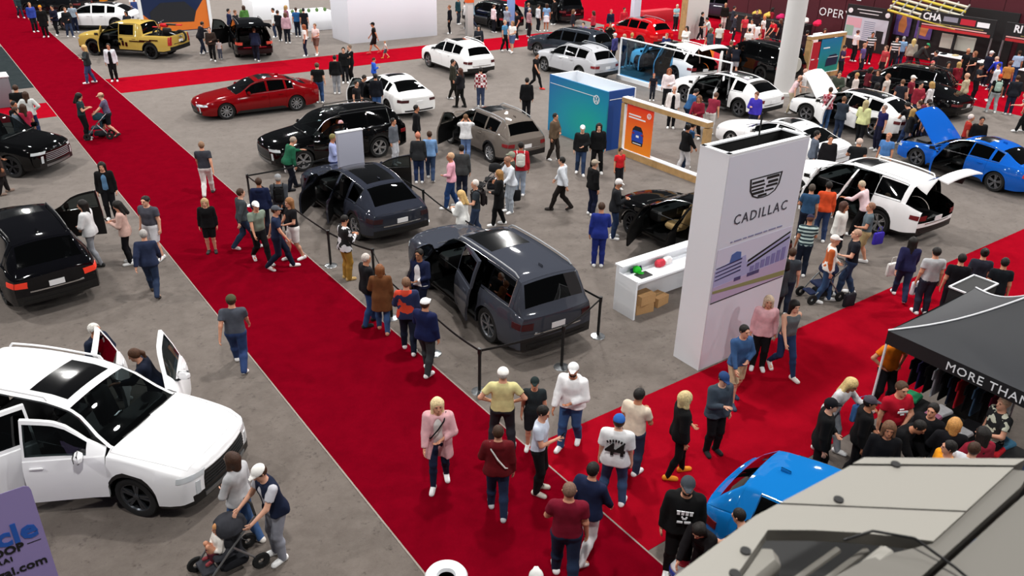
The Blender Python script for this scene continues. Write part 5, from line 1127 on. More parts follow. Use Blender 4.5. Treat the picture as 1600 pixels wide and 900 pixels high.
    (-0.09, 23.70, -4.71, 'st', ('tee', '#3a3e38'), ('trousers', '#30343a'), ('short', '#8d8f80'), 'person in grey cap behind man with stroller', {'hat': ('cap', '#8d9280')}),
    (-5.85, 25.17, -1.44, 'p1', ('shirt', '#9da6d0'), ('trousers', '#2d3a78'), ('short', '#7a7040'), 'man in lavender shirt beside black SUV front door', {}),
    (-5.92, 26.96, -2.49, 'bl', ('shirt', '#e2dde2'), ('trousers', '#20242e'), ('short', '#c99aa0'), 'person in white shirt behind black SUV front door', {}),
    (-7.16, 24.82, -0.88, 'rc', ('shirt', '#1c5a40'), ('trousers', '#101420'), ('thin', '#9a8a7c'), 'man in green sweater leaning at black SUV wheel', {'girth': 1.08, 'shoes': '#111'}),
    (-3.61, 29.02, -1.46, 'st', ('jacket', '#0f0f12'), ('trousers', '#101014'), ('short', '#15100d'), 'person in black behind roof of black SUV', {}),
    (1.39, 28.47, -2.12, 'bl', ('jacket', '#5c4c3c'), ('trousers', '#2a2420'), ('short', '#15100d'), 'person in brown jacket left end of teal wall', {}),
    (2.27, 26.99, -3.19, 'bl', ('jacket', '#141618'), ('trousers', '#2b3c5a'), ('short', '#d8d8d8'), 'man in white cap and black jacket before teal wall', {'hat': ('cap', '#e2e2e2')}),
    (2.84, 27.16, -3.20, 'ap', ('jacket', '#0c0d0f'), ('trousers', '#0b0b0d'), ('long', '#15100d'), 'person in black with yellow badge before teal wall', {}),
    (1.45, 23.49, -5.01, 'wk', ('hoodie', '#cfd3da'), ('trousers', '#1f1a18'), ('short', '#15100d'), 'man in white hoodie and dark trousers walking left', {'shoes': '#2a2422'}),
    (2.36, 23.17, -1.11, 'st', ('hoodie', '#0b0b0d'), ('trousers', '#141a33'), ('short', '#7a6a5c'), 'man in black hoodie and pale cap left of red jumper child', {'hat': ('cap', '#a89a8a')}),
    (3.42, 25.51, -2.70, 'st', ('tee', '#c41f26'), ('trousers', '#17171c'), ('short', '#15100d'), 'child in red top behind masked man', {'size': 0.8}),
    (2.85, 21.43, -1.65, 'ph', ('jacket', '#18191d'), ('trousers', '#22314f'), ('short', '#d6d0cc'), 'man in dark jacket and white cap left of black crossover', {'hat': ('cap', '#dad4d2')}),
    (2.25, 19.51, -6.35, 'p1', ('suit', '#1d2b78'), ('trousers', '#1b276b'), ('short', '#3a2416'), 'man in royal blue suit seen from behind on grey carpet', {}),
    (-4.17, 18.42, -0.91, 'ph', ('jacket', '#101012'), ('wide', '#9a7430'), ('short', '#15100d'), 'man in black and white jersey and tan trousers beside rope', {'pat': ('jersey_bw', 'blotch', '#0d0d10', '#d8d8dc', 6.0), 'shoes': '#c9a66a'}),
    (-3.23, 16.15, -0.93, 'bl', ('jacket', '#121216'), ('trousers', '#27406c'), ('thin', '#c9c0b8'), 'bald man in black jacket and jeans next to brown coat', {'shoes': '#1a1a1e'}),
    (-2.87, 15.82, -6.18, 'bl', ('coat', '#6a4226'), ('trousers', '#35507a'), ('bob', '#7a4a28'), 'woman in tan brown coat beside the rope line', {'shoes': '#c08a70', 'size': 0.97}),
    (-2.08, 16.47, -3.59, 'bl', ('suit', '#151d3c'), ('trousers', '#141a30'), ('short', '#15100d'), 'salesman in navy suit and white shirt beside grey SUV door', {'skin': '#9a684c', 'under': ('shirt', '#e8e8ea')}),
    (-2.19, 14.99, -6.20, 'bl', ('jacket', '#1c2a5a'), ('trousers', '#161d2e'), ('short', '#7a5a44'), 'man in navy and orange jacket watching the grey SUV', {'pat': ('orange_navy', 'blotch', '#16224a', '#c2391f', 3.2)}),
    (-1.72, 14.20, -0.45, 'bl', ('jacket', '#141c44'), ('trousers', '#33373a'), ('short', '#3a2416'), 'man in navy jacket and white cap at the rope', {'girth': 1.1, 'hat': ('cap', '#f2f2f2')}),
    (-5.57, 14.19, -6.06, 'wk', ('tee', '#4a4e58'), ('trousers', '#2a3d66'), ('short', '#3a2416'), 'man in grey polo, jeans and camouflage cap on red carpet', {'girth': 1.12, 'hat': ('cap', '#4c4a34')}),
    (-7.69, 12.92, -1.77, 'bl', ('jacket', '#1b2336'), ('trousers', '#1c2230'), ('short', '#dcd8d2'), 'white-haired man in navy jacket behind open white rear door', {'girth': 1.1}),
    (-6.46, 12.19, -4.41, 'rc', ('jacket', '#171d2e'), ('trousers', '#1a1f2c'), ('pony', '#4a2f1e'), 'brown-haired woman in navy reaching into white SUV', {}),
    (-3.97, 9.27, -4.99, 'bl', ('shirt', '#b7b7ba'), ('trousers', '#41608f'), ('bob', '#3a2418'), 'woman in light grey sweater and jeans beside stroller', {'girth': 1.05, 'shoes': '#e8e2da'}),
    (-3.40, 9.02, -3.97, 'pb', ('vest', '#131c33'), ('trousers', '#8b8d98'), ('short', '#3a2416'), 'man in white cap, navy vest and grey sweatpants by stroller', {'under': ('tee', '#c4c4cc'), 'size': 1.02, 'hat': ('cap', '#f0eeea')}),
    (-1.15, 10.76, -3.08, 'sw', ('coat', '#d3a3a8'), ('leggings', '#182038'), ('long', '#dfc89a'), 'blonde woman in pale pink cardigan walking towards the camera', {'under': ('tee', '#dcd8d6'), 'size': 0.98}),
    (-0.12, 11.71, -6.28, 'hp', ('tee', '#cfc68e'), ('trousers', '#2a2a30'), ('short', '#a8a4a0'), 'man in white cap and pale yellow tee from behind', {'girth': 1.12, 'hat': ('cap', '#f2efea')}),
    (0.43, 11.77, -3.16, 'st', ('tee', '#232b2e'), ('shorts', '#191b20'), ('short', '#3a2416'), 'boy in dark sports jersey and cap beside white hooded man', {'size': 0.88, 'hat': ('cap', '#1e2a2a')}),
    (1.10, 11.90, -3.51, 'sw', ('hoodie', '#e8e8ea'), ('trousers', '#34527f'), ('short', '#15100d'), 'bearded man in white hoodie, jeans and white cap', {'beard': '#2a1a12', 'girth': 1.08, 'hat': ('cap', '#e6e6e6')}),
    (0.51, 10.61, -1.86, 'p1', ('tee', '#c2cbdb'), ('trousers', '#0f0f12'), ('short', '#15100d'), 'man in light blue tee and black trousers holding phone', {'shoes': '#c9c2b6'}),
    (-0.16, 10.06, -6.27, 'bl', ('hoodie', '#5a0c14'), ('trousers', '#1f2c46'), ('short', '#3a2416'), 'person in dark red hoodie with white strap over shoulder', {'shoes': '#b9bcc0'}),
    (1.72, 10.40, -6.54, 'ap', ('loose', '#dcdcde'), ('trousers', '#35496a'), ('short', '#3a2416'), 'man in white number 44 jersey and blue cap from behind', {'jersey': '44', 'girth': 1.05, 'hat': ('cap', '#2c5ea8')}),
    (2.12, 11.15, -0.64, 'p1', ('tee', '#d8c8b4'), ('trousers', '#2c3850'), ('short', '#15100d'), 'man in beige tee next to the number 44 jersey', {'girth': 1.08}),
    (1.20, 9.19, -0.60, 'wk', ('jacket', '#161f3c'), ('trousers', '#d6d4d6'), ('short', '#15100d'), 'man in navy track jacket with white sleeve stripe', {}),
    (0.85, 8.68, -6.34, 'bl', ('tee', '#6e0c24'), ('trousers', '#1d2a42'), ('thin', '#6e5244'), 'bald man in maroon polo and jeans nearest the camera', {'girth': 1.12, 'size': 1.02}),
    (0.37, 7.16, -6.31, 'st', ('tee', '#8a8a8a'), ('trousers', '#222'), ('short', '#a8a4a0'), 'person whose light cap shows at bottom picture edge', {'hat': ('cap', '#c9c9c6')}),
    (2.88, 11.10, -1.46, 'bl', ('jacket', '#0b0b0d'), ('leggings', '#0c0c0e'), ('curly', '#c9b483'), 'curly blonde woman in black with orange shoes', {'shoes': '#e08a18'}),
    (3.65, 11.77, -2.80, 'p1', ('jacket', '#3a4450'), ('trousers', '#0e0f13'), ('short', '#3a2416'), 'man in blue cap and grey denim jacket facing blonde woman', {'shoes': '#15151a', 'hat': ('cap', '#27406e')}),
    (4.40, 13.38, -2.81, 'sw', ('shirt', '#37557f'), ('shorts', '#c3b08e'), ('short', '#15100d'), 'man in blue sweater and khaki shorts beside white tower', {'shoes': '#2c3c58'}),
    (5.22, 14.64, -3.35, 'st', ('blouse', '#e0aeb4'), ('trousers', '#0f0f12'), ('bob', '#c8b096'), 'woman in pale pink blouse and black trousers by tower', {}),
    (5.67, 14.46, -2.84, 'wk', ('tank', '#5f6468'), ('leggings', '#24365a'), ('long', '#15100d'), 'woman with dark wavy hair in grey tank top and jeans', {'shoes': '#ece6e0', 'skin': '#d8a68c'}),
    (2.51, 8.87, -3.31, 'st', ('hoodie', '#0a0a0c'), ('trousers', '#0b0b0d'), ('beanie', '#3c4148'), 'man in black hoodie with white chest print and grey cap', {'beard': '#15100c', 'chest': True, 'girth': 1.1, 'size': 1.03, 'hat': ('cap', '#3c4148')}),
    (2.75, 8.51, -3.85, 'ln', ('jacket', '#120f12'), ('trousers', '#1a1418'), ('long', '#15100d'), 'dark-haired woman bending over colourful ball, lower right', {'size': 0.9}),
    (3.27, 8.36, -5.46, 'rc', ('tee', '#0c0d10'), ('trousers', '#15171c'), ('thin', '#15100d'), 'man in black tee crouching by bright blue coupe', {'size': 0.97}),
    (7.25, 13.27, -2.92, 'hp', ('tee', '#e07a18'), ('trousers', '#15151a'), ('short', '#3a2416'), 'person in orange tee at front corner pole of tent', {}),
    (5.22, 10.98, -1.84, 'bl', ('jacket', '#0b0b0d'), ('trousers', '#0c0c0e'), ('short', '#15100d'), 'man in black jacket and cap leftmost in tent queue', {'hat': ('cap', '#15151a')}),
    (5.76, 11.86, -2.37, 'rc', ('shirt', '#cfcfd2'), ('trousers', '#8c9096'), ('long', '#d8bd82'), 'blonde woman in pale jacket in tent queue', {'size': 0.97}),
    (5.90, 11.09, -1.86, 'bl', ('hoodie', '#0c0c0e'), ('trousers', '#0d0d10'), ('short', '#15100d'), 'man in black hoodie and grey cap second in tent queue', {'hat': ('cap', '#4c4650')}),
    (6.58, 11.48, -2.93, 'bl', ('tee', '#b3122a'), ('trousers', '#131318'), ('short', '#4a3626'), 'man in red sports jersey at tent table', {'chestred': True, 'girth': 1.1}),
    (6.40, 10.84, -2.43, 'ln', ('jacket', '#0d0d10'), ('trousers', '#101014'), ('short', '#15100d'), 'person in black bending at tent table, centre', {}),
    (7.06, 10.56, -6.64, 'bl', ('jacket', '#15151a'), ('trousers', '#1a1a22'), ('bob', '#c08a4c'), 'light brown haired woman at tent table front', {}),
    (8.11, 11.09, -4.57, 'bl', ('tee', '#2b2f30'), ('trousers', '#16181c'), ('short', '#c8a88c'), 'vendor in black tee with pale print inside tent', {'pat': ('bones', 'blotch', '#15171a', '#cfd2bf', 7.0)}),
    (6.88, 10.93, -4.00, 'st', ('jacket', '#101014'), ('trousers', '#111'), ('short', '#15100d'), 'person in black standing behind goods inside tent', {}),
    (10.17, 16.79, -6.61, 'st', ('tee', '#101016'), ('trousers', '#14141c'), ('short', '#15100d'), 'man in black printed jersey, left of trio behind tent', {}),
    (10.91, 17.22, -6.62, 'st', ('tee', '#2b2c38'), ('trousers', '#15151c'), ('bun', '#15100d'), 'woman in dark grey tee, middle of trio behind tent', {}),
    (11.11, 16.71, -6.64, 'st', ('tee', '#14191f'), ('trousers', '#14161c'), ('short', '#15100d'), 'man in black tee with back print, right of trio behind tent', {}),
    (9.60, 17.97, -6.58, 'wk', ('blouse', '#232348'), ('trousers', '#27304e'), ('long', '#15100d'), 'woman with long black hair in navy top walking on carpet', {}),
    (9.82, 17.25, -6.33, 'st', ('tee', '#b9bbbe'), ('trousers', '#2b3040'), ('short', '#15100d'), 'man in grey tee carrying printed tote bag', {'girth': 1.1}),
    (7.51, 19.19, -6.51, 'p1', ('tee', '#9ab2b0'), ('trousers', '#1f2738'), ('short', '#5a3a30'), 'man in blue and white striped tee beside tower', {'pat': ('stripe_teal', 'stripe', '#20343c', '#b8ccc9', 3.2), 'hat': ('cap', '#2a2740')}),
    (6.42, 17.05, -6.50, 'st', ('tee', '#3a3f46'), ('trousers', '#222a3c'), ('short', '#3a2416'), 'person in dark grey partly behind the tower edge', {}),
    (7.62, 17.77, -1.81, 'bl', ('shirt', '#d8cfc8'), ('trousers', '#2f4668'), ('short', '#c8947c'), 'man in white and orange top with white visor', {'pat': ('white_orange', 'blotch', '#dcd6d0', '#b4541e', 1.9), 'hat': ('cap', '#e8e0dc')}),
    (8.32, 18.18, -4.97, 'bl', ('tee', '#14161f'), ('trousers', '#2c3c58'), ('thin', '#b08a74'), 'bald man in navy tee facing man with orange top', {'girth': 1.1}),
    (8.65, 20.05, -2.34, 'st', ('hoodie', '#dddbd6'), ('trousers', '#1a1c24'), ('bob', '#4a2c22'), 'woman in white hoodie behind white SUV rear wheel', {}),
    (9.38, 20.05, -4.97, 'bl', ('tee', '#56646c'), ('shorts', '#a8926a'), ('short', '#8a6450'), 'man in grey tee and khaki shorts beside white SUV', {}),
    (8.81, 21.65, -6.52, 'bl', ('shirt', '#d9502a'), ('trousers', '#2c3c60'), ('short', '#15100d'), 'man in orange sweater at open front door of white SUV', {}),
    (8.25, 21.40, -6.50, 'bl', ('tee', '#2e4c6c'), ('trousers', '#1b1f30'), ('short', '#4a4038'), 'person in blue tee carrying red bag by white SUV', {}),
    (10.01, 21.94, -5.49, 'rc', ('shirt', '#e2c8cc'), ('trousers', '#0f0f12'), ('short', '#b8a68c'), 'person in pale pink shirt leaning into white SUV', {}),
    (12.83, 33.35, -6.50, 'fd', ('shirt', '#b03a50'), ('trousers', '#3b5882'), ('short', '#3a2416'), 'man in red checked shirt beside open white bonnet', {'pat': ('check_pink', 'check', '#9a2236', '#d8a0aa', 10.0)}),
    (13.47, 31.23, -0.77, 'bl', ('blouse', '#d8dca0'), ('trousers', '#101216'), ('long', '#a89a72'), 'woman in pale yellow top beside white electric crossover', {}),
    (13.96, 30.64, -4.45, 'st', ('tee', '#1b1a4a'), ('trousers', '#15162c'), ('short', '#8a7a72'), 'man in navy blue tee at rear of white electric crossover', {}),
    (15.34, 31.32, -6.03, 'ln', ('tee', '#0d0d10'), ('trousers', '#2b3e66'), ('short', '#15100d'), 'heavy man in black tee and jeans bending near black coupe', {'girth': 1.15}),
    (12.62, 26.92, -3.93, 'st', ('tee', '#4f7db8'), ('trousers', '#d0c8bc'), ('short', '#b87a5c'), 'person in sky blue tee beside blue fastback bonnet', {}),
    (11.37, 26.22, -6.53, 'bl', ('tee', '#16171a'), ('trousers', '#191b22'), ('short', '#c8b0a4'), 'heavy man in black tee behind white SUV bonnet', {'girth': 1.2}),
    (10.12, 26.77, -1.81, 'bl', ('jacket', '#5a6270'), ('trousers', '#2a3040'), ('short', '#15100d'), 'person in grey jacket behind white SUV windscreen', {}),
    (10.43, 26.30, -3.37, 'st', ('jacket', '#100e12'), ('trousers', '#101014'), ('short', '#15100d'), 'person in black right of white sedan tail', {}),
    (12.23, 35.96, -1.77, 'rc', ('tee', '#d8b8bc'), ('trousers', '#b3a68e'), ('short', '#c99a84'), 'man in white and pink tee with khaki trousers by column', {}),
    (12.90, 36.91, -2.30, 'st', ('tee', '#e0dcdc'), ('trousers', '#b8b0a8'), ('short', '#b88a78'), 'person in white tee below teal screen', {}),
    (14.35, 36.66, -3.37, 'bl', ('jacket', '#3b4238'), ('trousers', '#26282a'), ('short', '#15100d'), 'person in olive jacket beside white open bonnet', {}),
    (20.15, 36.84, -5.53, 'p1', ('shirt', '#b3a488'), ('wide', '#1e1f1c'), ('short', '#c0947a'), 'man in beige shirt and black trousers by red carpet', {'girth': 1.1}),
    (21.62, 36.88, -6.60, 'ap', ('tee', '#101214'), ('trousers', '#a8b0b4'), ('short', '#b23a20'), 'man in red cap with pale backpack on right carpet', {'bag': 'backpack', 'bagc': '#9fb8ac', 'hat': ('cap', '#c03a20')}),
    (24.00, 41.32, -6.08, 'ln', ('shirt', '#2438b0'), ('trousers', '#1c2440'), ('short', '#b89a88'), 'person in royal blue shirt bending at right booth', {}),
    (25.79, 42.90, -6.61, 'st', ('tee', '#a9bcd8'), ('trousers', '#2c4a80'), ('short', '#3a2416'), 'man in light blue tee and jeans at right booth', {}),
    (21.22, 33.73, -5.05, 'rc', ('tee', '#141618'), ('trousers', '#101214'), ('short', '#15100d'), 'person in black with white bag at right picture edge', {'bag': 'backpack', 'bagc': '#d0d4d0'}),
    (15.82, 30.81, -3.46, 'st', ('tee', '#6a1e3a'), ('trousers', '#2a3a60'), ('short', '#3a3438'), 'person in maroon tee behind blue fastback roof', {}),
    (15.82, 30.81, -5.57, 'st', ('tee', '#1f2748'), ('trousers', '#202430'), ('thin', '#d09a6c'), 'person in navy tee at right edge behind blue fastback', {}),
    (16.63, 29.47, -1.86, 'st', ('tee', '#a82a20'), ('trousers', '#1c2030'), ('short', '#d8c8c0'), 'person in red tee leaning over blue fastback engine', {}),
    (16.85, 29.10, -3.44, 'st', ('jacket', '#0c0b0c'), ('trousers', '#101014'), ('short', '#15100d'), 'person in black with yellow badge behind blue fastback', {}),
    (16.12, 31.98, -1.32, 'rc', ('tee', '#5c1a30'), ('trousers', '#241c34'), ('short', '#2c1c1c'), 'person in maroon tee leaning into black coupe', {}),
    (15.94, 31.20, -5.52, 'st', ('tee', '#0f0e12'), ('trousers', '#15141a'), ('short', '#15100d'), 'person in black tee behind open door of black coupe', {}),
    (19.39, 48.10, -1.28, 'st', ('tee', '#d9d4d6'), ('trousers', '#17171c'), ('short', '#5a3430'), 'person in white tee nearest timber-framed teal screen', {}),
    (18.29, 44.14, -2.33, 'st', ('tee', '#5c4a80'), ('trousers', '#1c1a26'), ('short', '#b07a60'), 'person in purple tee at white-striped cushions stand', {}),
    (20.03, 47.52, -3.38, 'st', ('tee', '#15151a'), ('trousers', '#15151a'), ('short', '#15100d'), 'person in black and white striped top under price board', {'pat': ('stripe_bw', 'stripe', '#0e0e12', '#e2e2e4', 2.2)}),
    (19.04, 43.15, -4.44, 'st', ('tee', '#b03a40'), ('trousers', '#20181c'), ('short', '#6a4a3a'), 'person in faded red tee before maroon booth wall', {}),
    (21.38, 46.55, -6.54, 'st', ('tee', '#7fa2c8'), ('trousers', '#2a3450'), ('short', '#8c8c90'), 'man in light blue tee in front of purple posters', {}),
    (21.50, 45.56, -6.55, 'st', ('blouse', '#9c968a'), ('trousers', '#4c2434'), ('long', '#c2ac6e'), 'blonde woman beside man in light blue tee', {}),
    (20.85, 46.19, -3.40, 'st', ('tee', '#15151c'), ('trousers', '#15151a'), ('short', '#15100d'), 'second person in striped top, below left purple poster', {'pat': ('stripe_bw', 'stripe', '#0e0e12', '#e2e2e4', 2.2)}),
    (21.80, 45.15, -1.84, 'ln', ('jacket', '#2b2a2a'), ('trousers', '#1c1a1c'), ('short', '#15100d'), 'person in green cap bending right of purple posters', {'hat': ('cap', '#2f8a5a')}),
    (21.29, 42.38, -4.99, 'st', ('jacket', '#1c1a20'), ('trousers', '#16161c'), ('short', '#15100d'), 'person in dark jacket at left end of white counter', {}),
    (19.14, 38.14, -1.32, 'st', ('tee', '#cfb8bc'), ('trousers', '#c02a3c'), ('long', '#3a241c'), 'person in pale pink top on red carpet near posters', {}),
    (19.86, 39.68, -2.89, 'st', ('jacket', '#dedada'), ('trousers', '#c9c8cc'), ('short', '#c04a4a'), 'person in white jacket on red carpet left of counter', {}),
    (23.16, 42.95, -2.91, 'bl', ('tee', '#15151a'), ('trousers', '#14141a'), ('short', '#c08a6c'), 'person in black tee at front of white counter', {}),
    (23.18, 42.27, -4.49, 'bl', ('tee', '#111'), ('trousers', '#131318'), ('bob', '#8a5a3c'), 'person in dark top with red bag at white counter', {}),
    (24.04, 42.37, -1.36, 'st', ('jacket', '#14162a'), ('trousers', '#1a1c2c'), ('short', '#c8c4c4'), 'man in navy jacket and white cap at right counter', {'hat': ('cap', '#d8d4d2')}),
    (17.42, 36.20, -2.36, 'bl', ('tee', '#7c2030'), ('trousers', '#1a1a22'), ('short', '#d8d0ca'), 'person in maroon top and white cap behind black hatchback', {'hat': ('cap', '#e4dcd8')}),
    (16.33, 36.21, -5.49, 'st', ('tee', '#c8bdb6'), ('trousers', '#22222a'), ('short', '#8a5a44'), 'person in pale tee behind black hatchback roof', {}),
    (22.23, 36.56, -6.61, 'st', ('jacket', '#1c1e26'), ('trousers', '#23263a'), ('short', '#3a2416'), 'person in charcoal top rightmost at right booth', {}),
    (23.71, 39.94, -6.60, 'st', ('tee', '#b07a40'), ('trousers', '#1a1c24'), ('short', '#5a3a28'), 'person in ochre top deep in right booth', {}),
    (13.17, 47.88, -0.16, 'st', ('tee', '#e4dfdc'), ('trousers', '#15161c'), ('short', '#15100d'), 'person in white top just left of the red booth table', {}),
    (13.31, 46.22, -2.79, 'bl', ('jacket', '#c81e2c'), ('trousers', '#26324a'), ('short', '#3a2416'), 'person in red top in front of the black off-roader bonnet', {}),
    (13.53, 45.45, -5.41, 'p1', ('shirt', '#ddd8d6'), ('trousers', '#1c1c20'), ('bob', '#6a4a34'), 'person in cream top in front of the black off-roader windscreen', {}),
    (16.85, 56.48, -1.74, 'lf', ('hoodie', '#8a1826'), ('trousers', '#4a4c54'), ('long', '#15100d'), 'person in dark red top farthest by the maroon booth wall', {}),
    (15.20, 45.27, -4.38, 'rt', ('tee', '#101014'), ('trousers', '#15161c'), ('short', '#a8854e'), 'person in black top right of the column behind timber frame', {}),
    (16.30, 47.44, -0.72, 'fd', ('jacket', '#2a1a20'), ('trousers', '#26324a'), ('short', '#15100d'), 'person in dark plum top behind top edge of teal screen, left', {}),
    (17.65, 48.49, -3.35, 'st', ('shirt', '#17171d'), ('trousers', '#1c1c20'), ('bob', '#3a2416'), 'person in inky top behind top edge of teal screen, centre', {}),
    (18.03, 47.25, -5.98, 'bl', ('hoodie', '#e2d8da'), ('trousers', '#4a4c54'), ('long', '#6a4a34'), 'person in pale rose top behind top edge of teal screen, right', {}),
    (16.90, 43.25, -2.32, 'p1', ('tee', '#3a2c4c'), ('trousers', '#15161c'), ('short', '#15100d'), 'person in dusky violet top right of timber-framed teal screen', {}),
    (15.13, 36.61, -4.95, 'lf', ('jacket', '#c6b8b2'), ('trousers', '#26324a'), ('short', '#a8854e'), 'person in oatmeal top on red carpet before black hatchback', {}),
    (16.19, 37.81, -1.29, 'rt', ('shirt', '#5a1420'), ('trousers', '#1c1c20'), ('bob', '#15100d'), 'person in maroon top at bonnet of black hatchback, left', {}),
    (16.33, 37.27, -3.91, 'fd', ('hoodie', '#101016'), ('trousers', '#4a4c54'), ('long', '#3a2416'), 'person in black top at bonnet of black hatchback, right', {}),
    (16.57, 35.23, -0.26, 'st', ('tee', '#22242c'), ('trousers', '#15161c'), ('short', '#6a4a34'), 'person in charcoal top behind rear of black hatchback, upper', {}),
    (17.15, 34.80, -2.89, 'bl', ('jacket', '#8a2434'), ('trousers', '#26324a'), ('short', '#15100d'), 'person in brick red top behind rear of black hatchback, lower', {}),
    (17.66, 34.86, -5.52, 'p1', ('shirt', '#d8d4d6'), ('trousers', '#1c1c20'), ('bob', '#a8854e'), 'person in off-white top left of man in beige shirt', {}),
    (15.23, 34.61, -1.82, 'lf', ('hoodie', '#6a3038'), ('trousers', '#4a4c54'), ('long', '#15100d'), 'person in rust top beside front wing of black hatchback', {}),
    (15.75, 31.66, -4.45, 'rt', ('tee', '#1a1a20'), ('trousers', '#15161c'), ('short', '#3a2416'), 'person in dark grey top between black hatchback and black coupe', {}),
    (12.88, 31.94, -0.75, 'fd', ('jacket', '#2c3440'), ('trousers', '#26324a'), ('short', '#6a4a34'), 'person in slate top between electric crossover and black hatchback', {}),
    (20.40, 39.23, -3.43, 'st', ('shirt', '#1c1c22'), ('trousers', '#1c1c20'), ('bob', '#15100d'), 'person in black top at left corner of white counter', {}),
    (21.03, 39.49, -6.05, 'bl', ('hoodie', '#7a1a28'), ('trousers', '#4a4c54'), ('long', '#a8854e'), 'person in wine red top crouching side of white counter', {}),
    (21.97, 39.30, -2.40, 'p1', ('tee', '#20242c'), ('trousers', '#15161c'), ('short', '#15100d'), 'person in charcoal top between counter and royal blue shirt', {}),
    (22.71, 39.08, -5.03, 'lf', ('jacket', '#c8ccd2'), ('trousers', '#26324a'), ('short', '#3a2416'), 'person in silver grey top right of royal blue shirt', {}),
    (10.93, 47.58, -1.18, 'rt', ('shirt', '#3c4450'), ('trousers', '#1c1c20'), ('bob', '#6a4a34'), 'person in slate top between minivan and pale tee man', {}),
    (9.68, 48.29, -3.78, 'fd', ('hoodie', '#e0dcd8'), ('trousers', '#4a4c54'), ('long', '#15100d'), 'person in white top beside minivan front wheel', {}),
    (6.17, 45.29, -0.08, 'st', ('tee', '#16181e'), ('trousers', '#15161c'), ('short', '#a8854e'), 'person in black top left side of red hatchback', {}),
    (6.85, 54.98, -2.71, 'bl', ('jacket', '#b02030'), ('trousers', '#26324a'), ('short', '#15100d'), 'person in scarlet top behind the pale upright panel', {}),
    (4.76, 53.49, -5.29, 'p1', ('shirt', '#a8283a'), ('trousers', '#1c1c20'), ('bob', '#3a2416'), 'person in raspberry top on red carpet left of white post', {}),
    (3.49, 53.84, -1.61, 'lf', ('hoodie', '#1b1e26'), ('trousers', '#4a4c54'), ('long', '#6a4a34'), 'person in charcoal top right of black SUV at back', {}),
    (-0.07, 52.75, -4.19, 'rt', ('tee', '#0f1218'), ('trousers', '#15161c'), ('short', '#15100d'), 'person in black top between the two black SUVs, far', {}),
    (-0.73, 54.30, -0.52, 'fd', ('jacket', '#8a94a4'), ('trousers', '#26324a'), ('short', '#a8854e'), 'person in grey-blue top behind black SUV at back', {}),
    (-2.17, 46.66, -3.11, 'st', ('shirt', '#20242c'), ('trousers', '#1c1c20'), ('bob', '#15100d'), 'person in charcoal top just left of pale blue sign post', {}),
    (-16.94, 52.30, -5.57, 'bl', ('hoodie', '#4c7a3a'), ('trousers', '#4a4c54'), ('long', '#3a2416'), 'person in green top behind white pod at back', {}),
    (-16.82, 50.19, -1.90, 'p1', ('tee', '#16181c'), ('trousers', '#15161c'), ('short', '#6a4a34'), 'person in black top left of white pod at back', {}),
    (-14.91, 51.53, -4.54, 'lf', ('jacket', '#e2e2e2'), ('trousers', '#26324a'), ('short', '#15100d'), 'person in white top behind white display table, left', {}),
    (-14.44, 52.70, -0.89, 'rt', ('shirt', '#8a5a6c'), ('trousers', '#1c1c20'), ('bob', '#a8854e'), 'person in mauve top behind white display table, right', {}),
    (-22.87, 49.26, -3.40, 'fd', ('hoodie', '#1a1c26'), ('trousers', '#4a4c54'), ('long', '#15100d'), 'person in black top behind roof of white crossover, left', {}),
    (-24.67, 54.59, 0.26, 'st', ('tee', '#2a3a6a'), ('trousers', '#15161c'), ('short', '#3a2416'), 'person in blue top far behind white crossover', {}),
    (-26.91, 50.18, -2.32, 'bl', ('jacket', '#101218'), ('trousers', '#26324a'), ('short', '#6a4a34'), 'person in black top behind black crossover top left', {}),
    (6.05, 16.40, -5.45, 'p1', ('shirt', '#2e3238'), ('trousers', '#1c1c20'), ('bob', '#15100d'), 'person in graphite top half hidden by the right tower edge', {}),
    (14.86, 30.24, -1.86, 'lf', ('hoodie', '#1a1c20'), ('trousers', '#4a4c54'), ('long', '#a8854e'), 'person in black top at tail of black coupe', {}),
    (6.72, 9.99, -4.54, 'rt', ('tee', '#e0901c'), ('trousers', '#15161c'), ('short', '#15100d'), 'person in orange top in front row at tent table', {}),
    (7.03, 9.91, -0.89, 'fd', ('jacket', '#c8ccd2'), ('trousers', '#26324a'), ('short', '#3a2416'), 'person in silver grey top at tent table right of brown-haired woman', {}),
    (5.92, 10.35, -3.45, 'st', ('shirt', '#0e0e12'), ('trousers', '#1c1c20'), ('bob', '#6a4a34'), 'person in black top crouched left at tent table', {}),
    (7.35, 10.27, -6.13, 'bl', ('hoodie', '#8a1c30'), ('trousers', '#4a4c54'), ('long', '#15100d'), 'person in wine red top deep inside tent right side', {}),
]
